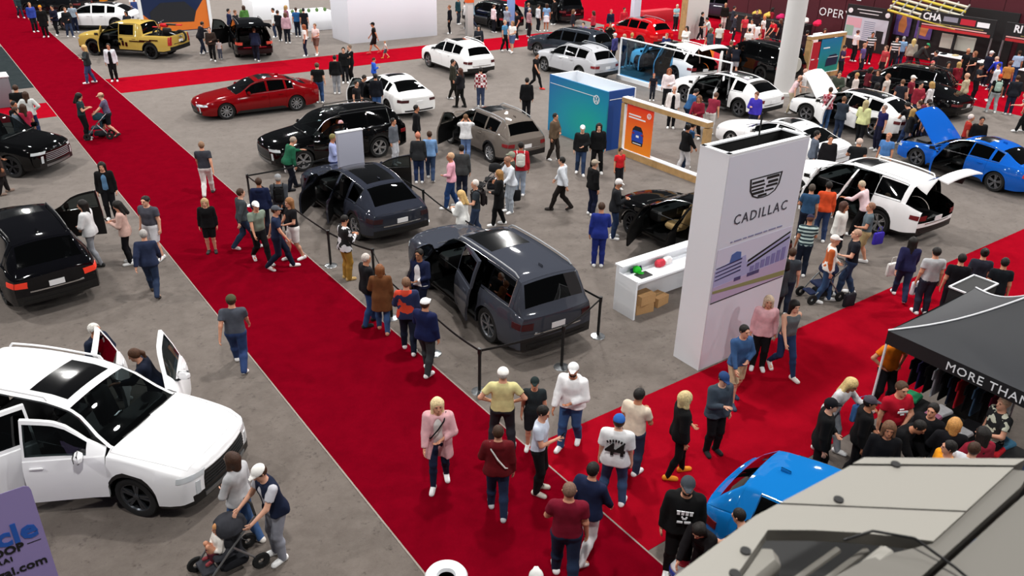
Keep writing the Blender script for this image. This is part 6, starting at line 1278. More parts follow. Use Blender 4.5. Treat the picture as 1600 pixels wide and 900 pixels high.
POSES = {'st': ('stand', 'down', 'down', 0, 0, 0), 'wk': ('walk', 'back', 'fwd', 0.06, 0, 0), 'w2': ('walkr', 'fwd', 'back', 0.06, 0, 0), 'ph': ('stand', 'phone', 'phone', 0.05, 0, -0.4), 'p1': ('stand', 'down', 'phone', 0.03, 0, -0.3), 'fd': ('stand', 'fold', 'fold', 0, 0, 0), 'pk': ('stand', 'pocket', 'pocket', 0, 0, 0), 'hp': ('apart', 'hip', 'hip', 0, 0, 0), 'rc': ('step', 'reach', 'down', 0.35, 0, -0.2), 'ln': ('step', 'lowreach', 'lowreach', 0.6, 0, -0.3), 'pu': ('walkr', 'push', 'push', 0.12, 0, -0.2), 'pt': ('step', 'out', 'down', 0, 0.3, 0), 'bl': ('step', 'belly', 'down', 0, 0, 0), 'ct': ('stand', 'photo', 'photo', 0, 0, 0), 'bh': ('stand', 'behind', 'behind', 0.03, 0, -0.1), 'ap': ('apart', 'down', 'down', 0, 0, 0), 'sw': ('stepr', 'belly', 'fwd', 0.03, 0.2, 0), 'lf': ('stand', 'down', 'down', 0, 0.6, -0.1), 'rt': ('apart', 'pocket', 'down', 0, -0.6, -0.1), 'pb': ('stand', 'push', 'push', 0.2, 0, -0.4), 'ki': ('kid', 'belly', 'belly', -0.1, 0, 0)}
BAGS = []
for (x, y, face, pc, top, bottom, hair, label, op) in PEOPLE:
    op = dict(op); bag = op.pop('bag', None); bagc = op.pop('bagc', None); jersey = op.pop('jersey', None); chest = op.pop('chest', None); chestred = op.pop('chestred', None)
    pose = POSES[pc]
    if 'skin' not in op: op['skin'] = ['#d39b80', '#c68a6c', '#dba68c', '#b87b5c', '#cf9478'][int(rng.integers(5))]
    sz = op.get('size', 1.0) * (1 + rng.uniform(-.025, .025)); op['size'] = sz
    o = person(x, y, face, label, pose=pose, top=top, bottom=bottom, hair=hair, **op)
    J = BODY[pose][1]
    if bag:
        T = J['T']; mb = MB(); c = T(0, -.20, 1.24); mb.box(tuple(c), (.28, .15, .42), bev=.06); mb.box((c[0], c[1] - .09, c[2] - .08), (.2, .06, .2), bev=.03)
        for sx in (-1, 1): mb.tube([tuple(T(sx * .11, -.14, 1.42)), tuple(T(sx * .12, .0, 1.49)), tuple(T(sx * .13, .13, 1.38)), tuple(T(sx * .15, .11, 1.18)), tuple(T(sx * .16, -.05, 1.1))], .018, 5)
        b = mb.build('backpack', [M_CLOTH], None, bagc); b.location = o.location; b.rotation_euler = o.rotation_euler; b.scale = o.scale
        tag(b, 'backpack worn by ' + label.replace(' with pale backpack', '').replace(' wearing a black backpack', '').replace(' with small backpack', '').replace(' with white backpack', '').replace(' with white bag', ''), 'backpack')
        if len(b['label'].split()) > 16: b['label'] = ' '.join(b['label'].split()[:16])
    T = J['T']
    def print_marks(nm, boxes, ysign, m, yy):
        mb = MB()
        for (cx, cz, w, h, a) in boxes:
            p = T(-ysign * cx, 0, cz); M = Matrix.Translation((p[0], p[1] + ysign * yy, p[2])) @ Euler((0, a, 0)).to_matrix().to_4x4(); mb.box((0, 0, 0), (w, .012, h), M=M)
        mb.build(nm, [m], o)
    if jersey:
        text_obj('44', o, tuple(T(0, -.158, 1.20)), (math.pi / 2, 0, 0), .30, M_BLACK, 'jersey_number', bold=.01, ext=.008)
        print_marks('jersey_name', [((i - 3) * .042, 1.375 - abs(i - 3) ** 2 * .004, .026, .04, (i - 3) * .12) for i in range(7)], -1, M_BLACK, .150)
    if chest:
        print_marks('chest_print', [((i - 1.5) * .052, 1.30, .034, .06, 0) for i in range(4)] + [((i - 1.5) * .052, 1.325, .046, .016, 0) for i in range(4)] + [(-.02, 1.215, .02, .05, .4), (.02, 1.215, .02, .05, -.4), (0, 1.20, .03, .015, 0), (-.05, 1.14, .07, .028, 0), (.045, 1.145, .08, .03, .15)], 1, M_WHITE, .172)
    if chestred:
        print_marks('chest_lettering', [(-.03, 1.33, .07, .022, 0), (0, 1.275, .17, .034, 0), (0, 1.225, .06, .02, 0)], 1, M_WHITE, .165)
    if 'cardigan' in label or 'white strap' in label or 'sling bag' in label:
        sg = -1 if 'white strap' in label else 1; mb = MB()
        mb.tube([tuple(T(-.13, -.02, 1.475)), tuple(T(-.10, sg * .13, 1.40)), tuple(T(0, sg * .175, 1.25)), tuple(T(.12, sg * .165, 1.08)), tuple(T(.19, sg * .04, .98))], .013, 5)
        mb.build('bag_strap', [M_CLOTH], o, '#101014' if 'cardigan' in label else '#dcdcd8')
    if 'phone' in label:
        d, side = J['hdR']; w = J['wrR'] + d * .10 + np.array([-.01, .01, .02]); mb = MB(); mb.box((0, 0, 0), (.075, .01, .15), bev=.004)
        q = mb.build('phone', M_GLOSS, None); q.location = o.matrix_basis @ Vector(w); q.rotation_euler = (-.6, 0, face); tag(q, 'dark phone held by the ' + label.replace(' holding phone', '').replace(' looking at phone', ''), 'phone')

# ---------------------------------------------------------------- small things: positions
STROLLERS = [('black stroller between the talking couple on the red aisle', -15.72, 29.90, -4.42, '#16323c'), ('grey stroller pushed by the couple, bottom left', -4.04, 8.78, -4.03, '#33343a'), ('black stroller in front of man in white sports shirt', -0.70, 25.00, -4.70, '#141416'), ('small stroller near the orange and white shirted man', 7.65, 17.94, -4.43, '#1c2440')]
BAG_THINGS = [(9.78, 17.61, 0.35, '#e2e4ea', 'print', 'white printed tote bag hanging beside man in grey tee'), (8.81, 21.77, 0.75, '#c81c20', '', 'red bag carried by person in blue tee'), (0.04, 23.45, 0.30, '#111114', '', 'black square shopping bag beside the sports shirt man'), (8.21, 17.57, 0.00, '#23232a', '', 'black bag on the floor right of tower base'), (9.55, 18.53, 0.40, '#d9d6d2', '', 'white bag hanging left of long-haired woman'), (6.19, 11.88, 0.70, '#4a7ab8', '', 'small blue bag of blonde woman in tent queue'), (-7.26, 25.06, 0.50, '#e4e4e4', '', 'white bag held by man in green sweater'), (9.97, 20.50, 0.40, '#3a2ca0', '', 'blue bag beside man in khaki shorts')]
BALL = (2.59, 8.75)
KIDS = [(-4.14, 8.71, -4.03, .12, 'toddler in white top and orange hat sitting in grey stroller', ('shirt','#e2ddd6'), ('short','#a86a44'), ('beanie','#c08a5c'))]
BIKE = (-18.790, 45.072, .80, 2.950)
# ================================================================ the stands, signs and furniture
M_SKY = mat('print_sky', '#d3cfe2', rough=.5)
M_LAV = mat('print_lavender', '#b0a3c6', rough=.5)
def flat(parent, name, m, poly, y, color=None):
    """a thin printed shape on a face: poly in (x across, z up), y = front plane of local -Y"""
    n = len(poly); V = [(x, y, z) for x, z in poly] + [(x, y + .004, z) for x, z in poly]
    F = [tuple(range(n)), tuple(range(2 * n - 1, n - 1, -1))] + [((i + 1) % n, i, n + i, n + (i + 1) % n) for i in range(n)]
    return link(name, mesh(name, V, F, m), parent, color)
def rect(x0, x1, z0, z1): return [(x0, z0), (x1, z0), (x1, z1), (x0, z1)]
# ---- the tall white tower (its printed face looks towards -u)
t = grid_empty('display_tower', 9.69, 12.95); tag(t, 'tall white display tower with crest and printed building picture', 'sign')
mb = MB(); W_, D_, H_ = 2.40, .72, 4.68
for (c, d) in (((-W_ / 2 + .03, 0, H_ / 2), (.06, D_, H_)), ((W_ / 2 - .03, 0, H_ / 2), (.06, D_, H_)), ((0, -D_ / 2 + .03, H_ / 2), (W_ - .12, .06, H_)), ((0, D_ / 2 - .03, H_ / 2), (W_ - .12, .06, H_))): mb.box(c, d)
mb.build('tower_panel', mat('tower_white', '#e9e9ee', rough=.55), t)
mb = MB()
for (c, d) in (((-W_ / 2 + .05, 0, H_ + .01), (.11, D_, .03)), ((W_ / 2 - .05, 0, H_ + .01), (.11, D_, .03)), ((0, -D_ / 2 + .05, H_ + .01), (W_, .11, .03)), ((0, D_ / 2 - .05, H_ + .01), (W_, .11, .03))): mb.box(c, d)
mb.build('top_rim', M_WHITE, t)
mb = MB(); mb.box((0, 0, H_ - .45), (W_ - .13, D_ - .13, .04))
for (c, d) in (((-W_ / 2 + .07, 0, H_ - .25), (.02, D_ - .13, .45)), ((W_ / 2 - .07, 0, H_ - .25), (.02, D_ - .13, .45)), ((0, -D_ / 2 + .07, H_ - .25), (W_ - .13, .02, .45)), ((0, D_ / 2 - .07, H_ - .25), (W_ - .13, .02, .45))): mb.box(c, d)
mb.build('inner_lining', M_BLACK, t)
mb = MB(); mb.tube([(0.05, .0, H_ - .43), (0.05, .0, H_ + .55)], .018, 6); mb.build('antenna_rod', M_BLACK, t)
yf = -D_ / 2 - .006
flat(t, 'front_print', mat('print_pale', '#dadae6', rough=.5), rect(-W_ / 2 + .02, W_ / 2 - .02, .03, H_ - .03), yf)
yf -= .006
cr = t
def crest(parent, cx, cz, w, h, y):
    out = [(-.5, .5), (.5, .5), (.46, -.05), (.36, -.32), (.18, -.47), (0, -.5), (-.18, -.47), (-.36, -.32), (-.46, -.05)]
    P = lambda s: [(cx + x * w * s, cz + z * h * s) for x, z in out]
    mb = MB(); n = len(out); a, b = P(1.0), P(.90); V = [(x, y, z) for x, z in a] + [(x, y, z) for x, z in b]; V += [(x, y + .01, z) for x, _, z in V]
    for i in range(n):
        j = (i + 1) % n; mb.V = V; mb.F.append((i, j, n + j, n + i)); mb.F.append((2 * n + i, i, j, 2 * n + j)[::-1]); mb.I += [0, 0]
    mb.build('crest_outline', M_BLACK, parent)
    for k, (x0, x1, z0, z1) in enumerate([(-.42, -.04, .24, .34), (.02, .42, .30, .42), (-.42, .0, .08, .16), (.08, .40, .10, .22), (-.40, -.02, -.08, .0), (.04, .40, -.06, .04), (-.38, .0, -.26, -.14), (.02, .30, -.24, -.16), (-.18, .10, -.42, -.32)]):
        flat(parent, 'crest_bar', M_BLACK, [(cx + x0 * w, cz + z0 * h), (cx + x1 * w, cz + z0 * h), (cx + (x1 - .02) * w, cz + z1 * h), (cx + (x0) * w, cz + z1 * h)], y)
crest(t, .0, 3.86, .98, .46, yf)
text_obj('CADILLAC', t, (0.02, yf, 3.30), (math.pi / 2, 0, 0), .30, mat('print_grey', '#3c3e48'), 'lettering', space=1.22)
text_obj('~~~~~ ~~ ~~~ ~~ ~~~~ ~~~~ ~~~ ~~ ~~~~ ~~~~~'[:0] or '- ---- -- --- ---- -- ---- ---', t, (0.0, yf, 2.86), (math.pi / 2, 0, 0), .17, mat('print_blue_grey', '#8484a4'), 'small_print', bold=.006)
# printed picture of a stand building
flat(t, 'picture_sky', M_SKY, rect(-1.14, 1.16, 1.60, 2.76), yf)
pl = yf - .004
flat(t, 'picture_stand', mat('pic_stand', '#a9a7cf'), [(-1.14, 1.92), (1.16, 2.0), (1.16, 2.60), (-.2, 2.28), (-.25, 2.45), (-.75, 2.40), (-1.14, 2.30)], pl)
flat(t, 'picture_lot', mat('pic_lot', '#b9a6c4'), [(-1.14, 1.60), (1.16, 1.60), (1.16, 2.02), (-1.14, 1.94)], pl - .003)
flat(t, 'picture_grass', mat('pic_grass', '#8b8a5c'), [(-1.14, 1.80), (1.16, 1.62), (1.16, 1.74), (-1.14, 1.86)], pl - .007)
for i in range(4): flat(t, 'picture_deck', mat('pic_deck', '#2c2c58'), [(-1.12, 2.08 + i * .085), (-.36, 2.13 + i * .085), (-.36, 2.16 + i * .085), (-1.12, 2.10 + i * .085)], pl - .006)
for i in range(2): flat(t, 'picture_roof', M_BLACK, [(-.16, 2.26 - i * .1), (1.12, 2.62 - i * .12), (1.12, 2.66 - i * .12), (-.16, 2.31 - i * .1)], pl - .006)
flat(t, 'picture_tower', mat('pic_tower', '#4a66a4'), [(-.74, 2.36), (-.40, 2.38), (-.42, 2.56), (-.56, 2.60), (-.70, 2.56)], pl - .004)
for k in range(7): flat(t, 'picture_window', mat('pic_window', '#7d78ac'), rect(-.05 + k * .165, .07 + k * .165, 2.02, 2.14 + k * .03), pl - .006)
for x in (-.42, -.02, .16): flat(t, 'picture_car', mat('pic_car', '#4c4672'), rect(x - .1, x + .1, 1.92, 2.0), pl - .008)
flat(t, 'picture_border', M_BLACK, [(-1.14, 1.56), (1.16, 1.575), (1.16, 1.60), (-1.14, 1.58)], yf)
# ---- reception counter behind the tower
t = grid_empty('reception_counter', 12.05, 13.35); tag(t, 'white reception counter with laptop on worktop beside white tower', 'counter')
mb = MB(); mb.box((-1.22, -.05, .5), (.05, .62, 1.0)); mb.box((-1.22, .29, .58), (.05, .1, 1.16)); mb.build('side_panel', M_WHITE, t)
mb = MB(); mb.box((1.22, -.05, .5), (.05, .62, 1.0)); mb.build('side_panel', M_WHITE, t)
mb = MB(); mb.box((0, -.06, .92), (2.40, .56, .05)); mb.build('worktop', M_WHITE, t)
mb = MB(); mb.box((0, .28, .58), (2.46, .05, 1.16)); mb.box((0, .26, 1.17), (2.5, .26, .04)); mb.build('front_panel', M_WHITE, t)
def on_counter(nm, dx, dy, z): return grid_empty(nm, 12.05 + dy, 13.35 + dx, z)
t = on_counter('laptop', -.78, -.1, .946); tag(t, 'open black laptop on white reception counter', 'laptop')
mb = MB(); mb.box((0, 0, .01), (.36, .25, .02)); mb.build('keyboard', M_CAR, t)
mb = MB(); mb.box((0, .2, .1), (.36, .012, .24), M=Euler((-.5, 0, 0)).to_matrix().to_4x4()); mb.build('screen', mat('laptop_screen', '#1c2740', rough=.2), t)
t = on_counter('cap', -.78, .13, .946); tag(t, 'bright green cap lying on the white counter', 'cap'); mb = MB(); mb.ball((0, 0, .05), (.11, .12, .09)); mb.build('crown', [M_CLOTH], t, '#22b02a'); mb = MB(); mb.ball((0, -.13, .025), (.08, .09, .012)); mb.build('brim', [M_CLOTH], t, '#1c8a22')
for i, (dx, c, lb) in enumerate(((-.1, '#c23a48', 'red patterned bag on the white counter'), (.15, '#e2dcdc', 'white bag behind red bag on the counter'))):
    mb = MB(); mb.box((0, 0, .08), (.28, .18, .16), bev=.05); o = mb.build('bag', [M_CLOTH], None, c); o.location = gp(12.1 + i * .02, 13.35 + dx, .946); o.rotation_euler = (0, 0, RZ); tag(o, lb, 'bag')
for i, (dx, dy, z, w, lb) in enumerate(((-.75, -.1, 0, .5, 'lower cardboard box under the counter, left'), (-.72, -.12, .24, .46, 'upper cardboard box stacked under the counter'), (-.15, -.05, 0, .42, 'cardboard box under the counter, right of stack'))):
    mb = MB(); mb.box((0, 0, .12), (w, .34, .235)); o = mb.build('cardboard_box', M_CARD, None); o.location = gp(12.05 + dy, 13.35 + dx, z); o.rotation_euler = (0, 0, RZ + .15 * (i - 1)); tag(o, lb, 'box')
    mb = MB(); mb.box((0, 0, .238), (w, .05, .004)); mb.build('packing_tape', mat('packing_tape', '#8a6a40'), o)
# ---- rope posts and belts
post_mb = MB(); post_mb.tube([(0, 0, .02), (0, 0, .98)], .032, 12); post_mb.mi = 0
m_post = post_mb.me('pole', M_BLACK); mb = MB(); mb.lathe([(.001, .045), (.05, .04), (.16, .015), (.17, 0)], 20); mb.F = [f[::-1] for f in mb.F]; m_base = mb.me('base', M_STEEL)
mb = MB(); mb.tube([(0, 0, .88), (0, 0, 1.0)], .042, 12); m_head = mb.me('belt_head', M_CAR)
POSTS = [(11.26, 7.52, 'black rope post at front corner nearest the aisle bottom'), (13.0, 7.5, 'black rope post behind man in white cap and navy jacket'), (14.9, 7.5, 'black rope post beside the brown coat woman'), (16.64, 7.95, 'black rope post behind man in black and white jersey'), (18.28, 7.52, 'black rope post left of jersey man near charcoal crossover'),
    (21.6, 7.45, 'black rope post left of charcoal crossover bonnet'), (23.6, 7.3, 'black rope post in front of glossy black SUV nose'), (24.0, 10.4, 'black rope post before side of glossy black SUV'),
    (11.05, 9.45, 'black rope post with white hooded man in front'), (11.6, 10.94, 'black rope post nearest the white counter'), (14.9, 11.0, 'black rope post right of large grey SUV'), (17.3, 10.9, 'black rope post near blonde woman in white jacket'), (19.6, 11.1, 'black rope post right of charcoal crossover tail'), (22.2, 11.2, 'black rope post behind charcoal crossover')]
PO = []
for u, v, lb in POSTS:
    t = grid_empty('rope_post', u, v); tag(t, lb, 'post', 'rope posts around the grey and black cars'); link('pole', m_post, t); link('base', m_base, t); link('belt_head', m_head, t); PO.append(t)
LINKS = [(0, 1), (1, 2), (2, 3), (3, 4), (4, 5), (5, 6), (6, 7), (0, 8), (8, 9), (9, 10), (10, 11), (11, 12), (12, 13)]
for a, b in LINKS:
    p, q = PO[a].location, PO[b].location; mb = MB(); V = []
    n = 8
    for i in range(n + 1):
        s = i / n; c = p.lerp(q, s); z = .95 - .05 * math.sin(math.pi * s); V += [(c.x, c.y, z - .025), (c.x, c.y, z + .025)]
    d = (q - p).normalized(); nr = Vector((-d.y, d.x, 0)) * .004
    V2 = [(x + nr.x, y + nr.y, z) for x, y, z in V] + [(x - nr.x, y - nr.y, z) for x, y, z in V]; m_ = len(V)
    F = []
    for i in range(n):
        k = 2 * i; F += [(k, k + 2, k + 3, k + 1), (m_ + k, m_ + k + 1, m_ + k + 3, m_ + k + 2), (k + 1, k + 3, m_ + k + 3, m_ + k + 1), (k, m_ + k, m_ + k + 2, k + 2)]
    mb.add(V2, F); o = mb.build('barrier_belt', M_BLACK, None)
    tag(o, ('barrier belt leading right from the %s' if (a, b) == (0, 8) else 'barrier belt from the %s') % POSTS[a][2].replace('black ', '').replace(' nearest the aisle bottom', ' by aisle bottom'), 'belt', 'barrier belts between the rope posts')
# ---- grey monolith panel beside the black SUV
t = grid_empty('grey_monolith', 22.35, 10.15); tag(t, 'upright lavender-grey sign panel beside glossy black SUV', 'sign')
mb = MB(); mb.box((0, 0, 1.1), (.84, .14, 2.2), bev=.01); mb.build('panel', mat('panel_grey', '#9a9cab', rough=.5), t); mb = MB(); mb.box((0, 0, 2.215), (.86, .16, .03)); mb.build('top_cap', M_WHITE, t)
# ---- teal mural wall (open-topped booth)
t = grid_empty('teal_booth', 23.65, 20.95); tag(t, 'open-topped booth with teal mural wall and round emblem', 'booth')
m = bpy.data.materials.new('teal_mural'); m.use_nodes = True; nt = m.node_tree; b = nt.nodes['Principled BSDF']; b.inputs['Roughness'].default_value = .45
tc = nt.nodes.new('ShaderNodeTexCoord'); vm = nt.nodes.new('ShaderNodeVectorMath'); vm.operation = 'SUBTRACT'; vm.inputs[1].default_value = (0, -.7, .75); nt.links.new(tc.outputs['Object'], vm.inputs[0])
vs = nt.nodes.new('ShaderNodeVectorMath'); vs.operation = 'MULTIPLY'; vs.inputs[1].default_value = (0, .30, .48); nt.links.new(vm.outputs[0], vs.inputs[0])
vl = nt.nodes.new('ShaderNodeVectorMath'); vl.operation = 'LENGTH'; nt.links.new(vs.outputs[0], vl.inputs[0])
r = nt.nodes.new('ShaderNodeValToRGB'); r.color_ramp.elements[0].color = srgb('#08a596'); r.color_ramp.elements[1].color = srgb('#0d62a8'); r.color_ramp.elements[1].position = 1.0; e = r.color_ramp.elements.new(.45); e.color = srgb('#0790a8'); nt.links.new(vl.outputs['Value'], r.inputs[0]); nt.links.new(r.outputs[0], b.inputs['Base Color'])
mb = MB(); mb.box((-.67, 0, 1.12), (.06, 3.45, 2.24)); mb.build('mural_panel', m, t)
mb = MB(); mb.box((0, -1.69, 1.12), (1.28, .06, 2.24)); mb.build('end_panel', mat('booth_blue', '#10408a', rough=.45), t)
mb = MB(); mb.box((.67, 0, 1.12), (.06, 3.45, 2.24)); mb.box((0, 1.69, 1.12), (1.28, .06, 2.24)); mb.build('rear_panel', M_WHITE, t)
mb = MB(); mb.box((0, 0, 1.5), (1.26, 3.3, .04)); mb.build('inner_ceiling', mat('inner_ceiling', '#c6ccd2'), t)
for i in range(5): mb = MB(); mb.box((0, -1.35 + i * .7, 1.66), (1.26, .05, .28)); mb.build('cross_brace', M_WHITE, t)
mb = MB(); mb.box((-.71, .3, 1.93), (.01, 2.7, .02)); mb.build('light_line', M_WHITE, t)
mb = MB(); mb.box((0, -1.73, 1.93), (1.2, .01, .02)); mb.build('light_line', M_WHITE, t)
def vw_emblem(parent, loc, rot, r_, m_):
    e = empty('emblem', (0, 0, 0)); e.parent = parent; e.location = loc; e.rotation_euler = rot
    mb = MB(); mb.lathe([(r_, -.006), (r_, .006), (r_ * .86, .006), (r_ * .86, -.006), (r_, -.006)], 28)
    def bar(a, b, w=.075):
        a, b = Vector((a[0], a[1], 0)) * r_, Vector((b[0], b[1], 0)) * r_; d = (b - a).normalized(); n_ = Vector((-d.y, d.x, 0)) * w * r_
        V = [a - n_, b - n_, b + n_, a + n_]; V = [tuple(p) for p in V] + [(p.x, p.y, .006) for p in V]; mb.add(V, [(4, 5, 6, 7), (0, 1, 5, 4), (1, 2, 6, 5), (2, 3, 7, 6), (3, 0, 4, 7)])
    for s in (-1, 1):
        bar((s * .34, .80), (0, .10)); bar((s * .80, .38), (s * .38, -.74)); bar((s * .38, -.74), (0, .02))
    mb.build('emblem_ring', m_, e); return e
vw_emblem(t, (-.712, -1.12, 1.83), (math.pi / 2, 0, -math.pi / 2), .17, M_WHITE)
mb = MB(); mb.lathe([(.001, 0), (.09, 0), (.09, .02), (.001, .02)], 16); o = mb.build('floor_spot', M_WHITE, t); o.location = (-.72, -1.66, .32); o.rotation_euler = (0, -math.pi / 2, 0)
# ---- timber-framed sign
def framed_sign(name, label, u, v, L_, H_, depth, along_u=True, panels=(), mframe=M_WOOD):
    t = grid_empty(name, u, v); tag(t, label, 'sign')
    if along_u: t.rotation_euler = (0, 0, RZ - math.pi / 2)      # local +X runs towards -u, face looks towards -v
    for nm, c, d in (('lower_rail', (0, 0, .12), (L_, depth, .24)), ('upper_rail', (0, 0, H_ - .08), (L_, depth, .16)), ('upright', (-L_ / 2 + .08, 0, H_ / 2), (.16, depth, H_ - .4)), ('upright', (L_ / 2 - .08, 0, H_ / 2), (.16, depth, H_ - .4))):
        mb = MB(); mb.box(c, d); mb.build(nm, mframe, t)
    for nm, c, d in (('lower_lining', (0, 0, .25), (L_ - .34, depth - .02, .02)), ('upper_lining', (0, 0, H_ + .01), (L_ - .02, depth - .02, .02)), ('side_lining', (-L_ / 2 + .18, 0, H_ / 2), (.04, depth - .02, H_ - .44))):
        mb = MB(); mb.box(c, d); mb.build(nm, M_WHITE, t)
    return t
t = framed_sign('framed_sign', 'timber-framed sign with orange poster of a blue car', 19.4, 20.65, 4.1, 2.12, .28)
m = bpy.data.materials.new('orange_print'); m.use_nodes = True; nt = m.node_tree; b = nt.nodes['Principled BSDF']; b.inputs['Roughness'].default_value = .5; b.inputs['Emission Strength'].default_value = .0
tc = nt.nodes.new('ShaderNodeTexCoord'); sx = nt.nodes.new('ShaderNodeSeparateXYZ'); nt.links.new(tc.outputs['Generated'], sx.inputs[0]); r = nt.nodes.new('ShaderNodeValToRGB'); r.color_ramp.elements[0].color = srgb('#f08a14'); r.color_ramp.elements[1].color = srgb('#e22c12'); e = r.color_ramp.elements.new(.45); e.color = srgb('#f0701a'); nt.links.new(sx.outputs[2], r.inputs[0]); nt.links.new(r.outputs[0], b.inputs['Base Color'])
flat(t, 'poster', m, rect(-1.78, -.42, .27, 1.94), -.10)
px_ = -.106
flat(t, 'printed_car', mat('print_car_black', '#0a0a14'), [(-1.40, .56), (-.86, .56), (-.84, .80), (-.90, 1.12), (-1.0, 1.24), (-1.28, 1.24), (-1.40, 1.12), (-1.44, .80)], px_)
flat(t, 'printed_car', mat('print_car_blue', '#1740a8'), [(-1.42, .68), (-.84, .68), (-.86, 1.0), (-.94, 1.08), (-1.34, 1.08), (-1.42, 1.0)], px_ - .005)
flat(t, 'printed_car', mat('print_car_red', '#8a1438'), [(-1.42, .94), (-1.30, .94), (-1.30, 1.0), (-1.42, 1.0)], px_ - .01); flat(t, 'printed_car', MATS['print_car_red'], [(-.96, .94), (-.84, .94), (-.84, 1.0), (-.96, 1.0)], px_ - .01)
flat(t, 'printed_plate', M_WHITE, rect(-1.20, -1.06, .84, .92), px_ - .01); flat(t, 'printed_line', M_WHITE, rect(-1.34, -.92, .60, .63), px_ - .01)
for k, (w, z) in enumerate(((.62, 1.58), (.86, 1.48))): flat(t, 'headline', M_WHITE, rect(-1.66, -1.66 + w, z, z + .05), px_)
vw_emblem(t, (-.64, px_, 1.72), (math.pi / 2, 0, 0), .10, M_WHITE)
t = framed_sign('framed_sign', 'timber-framed sign with teal poster beside the white column', 25.7, 38.8, 3.0, 2.2, .3, False)
m = bpy.data.materials.new('teal_print'); m.use_nodes = True; nt = m.node_tree; b = nt.nodes['Principled BSDF']; tc = nt.nodes.new('ShaderNodeTexCoord'); sx = nt.nodes.new('ShaderNodeSeparateXYZ'); nt.links.new(tc.outputs['Generated'], sx.inputs[0]); r = nt.nodes.new('ShaderNodeValToRGB'); r.color_ramp.elements[0].color = srgb('#12907c'); r.color_ramp.elements[1].color = srgb('#1070a0'); nt.links.new(sx.outputs[2], r.inputs[0]); nt.links.new(r.outputs[0], b.inputs['Base Color'])
flat(t, 'poster', m, rect(-.55, 1.24, .27, 2.0), -.12); flat(t, 'side_poster', mat('red_poster', '#b01828'), rect(-1.34, -.62, .55, 1.9), -.12)
flat(t, 'printed_car', mat('print_car_navy', '#0c2340'), [(.1, .55), (1.1, .6), (1.12, 1.0), (.9, 1.15), (.35, 1.12), (.12, .9)], -.127); flat(t, 'headline', M_WHITE, rect(-.3, .25, 1.5, 1.56), -.127); flat(t, 'headline', M_WHITE, rect(-1.2, -.95, 1.0, 1.06), -.127); flat(t, 'printed_line', M_WHITE, rect(.2, 1.1, 1.0, 1.03), -.132)
# ---- blue glass screen stand
t = grid_empty('glass_screen', 27.4, 29.25); tag(t, 'long low screen of blue glass with thin white frame', 'screen'); t.rotation_euler = (0, 0, RZ - math.pi / 2)
for nm, c, d in (('base_bar', (0, 0, .1), (7.2, .3, .2)), ('top_bar', (0, 0, 2.03), (7.2, .08, .05)), ('end_post', (-3.58, 0, 1.05), (.05, .08, 2.0)), ('end_post', (3.58, 0, 1.05), (.05, .08, 2.0))): mb = MB(); mb.box(c, d); mb.build(nm, M_WHITE, t)
link('glass_pane', mesh('glass_pane', [(-3.5, 0, .2), (.05, 0, .2), (.05, 0, 2.0), (-3.5, 0, 2.0)], [(0, 1, 2, 3)], glass_mat('blue_glass', '#4f9fd0', rough=.1)), t)
t = grid_empty('screen_panel', 28.9, 33.6); tag(t, 'orange and red printed panel behind white SUV tailgate', 'sign'); t.rotation_euler = (0, 0, RZ - math.pi / 2); t.scale = (.8, 1, .72)
for nm, c, x0, x1 in (('orange_part', '#ee7d18', -1.1, .35), ('red_part', '#dc1f3c', .35, .85), ('white_edge', '#eeeeee', .85, 1.1)): flat(t, nm, M_OBJ, rect(x0, x1, .1, 2.0), 0, c)
flat(t, 'headline', M_WHITE, rect(-.5, .6, 1.1, 1.2), -.006)
# ---- column
mb = MB(); mb.lathe([(.62, 0), (.62, .12), (.46, .14), (.46, 12), (.001, 12)], 32); o = mb.build('trim_2', mat('column_paint', '#c9c7c6', rough=.7)); o.location = gp(24.35, 33.95); o['kind'] = 'structure'
# ---- white booth, kiosks and back row
def box_thing(name, label, cat, u, v, dv, du, h, m, part='panel', color=None, z=0, rz=0.0, cap=None):
    t = grid_empty(name, u, v, z); tag(t, label, cat); t.rotation_euler = (0, 0, RZ + rz); mb = MB(); mb.box((0, 0, h / 2), (dv, du, h), bev=.01); mb.build(part, m, t, color)
    if cap: mb = MB(); mb.box((0, 0, h + .02), (dv + .06, du + .06, .04)); mb.build('top_cap', cap, t)
    return t
M_BOOTH = mat('booth_white', '#dcdde6', rough=.5)
t = box_thing('white_booth', 'large plain white booth wall in the background', 'booth', 47.4, 24.5, 6.1, 2.4, 2.95, M_BOOTH)
mb = MB(); mb.box((0, 0, 2.96), (5.2, 1.6, .06)); mb.build('top_opening', mat('booth_brown', '#6a4a3c'), t)
t = box_thing('pedestal', 'grey pedestal with white top left of red aisle', 'stand', 40.6, 2.5, 1.05, .9, 1.25, mat('pedestal_grey', '#77757c', rough=.5), cap=M_WHITE)
t = box_thing('display_table', 'white display table with plants, background left of white booth', 'table', 52.5, 21.5, 3.0, 2.0, 1.1, M_WHITE)
for i in range(5): 
    mb = MB(); mb.ball((0, 0, .12), (.12, .12, .12)); mb.box((0, 0, .02), (.14, .14, .08)); o = mb.build('plant_pot', mat('leaf', '#4a6a34'), None); o.location = gp(51.9, 20.3 + i * .55, 1.1); tag(o, '%s green potted plant on the white display table' % ['leftmost', 'second', 'middle', 'fourth', 'rightmost'][i], 'plant', 'plants on the white display table')
t = box_thing('video_wall', 'blue screen showing a vehicle, background left of booth', 'screen', 54.5, 26.8, 5.0, .3, 3.2, mat('screen_blue', '#16306a', emit='#2a50a8', est=.5))
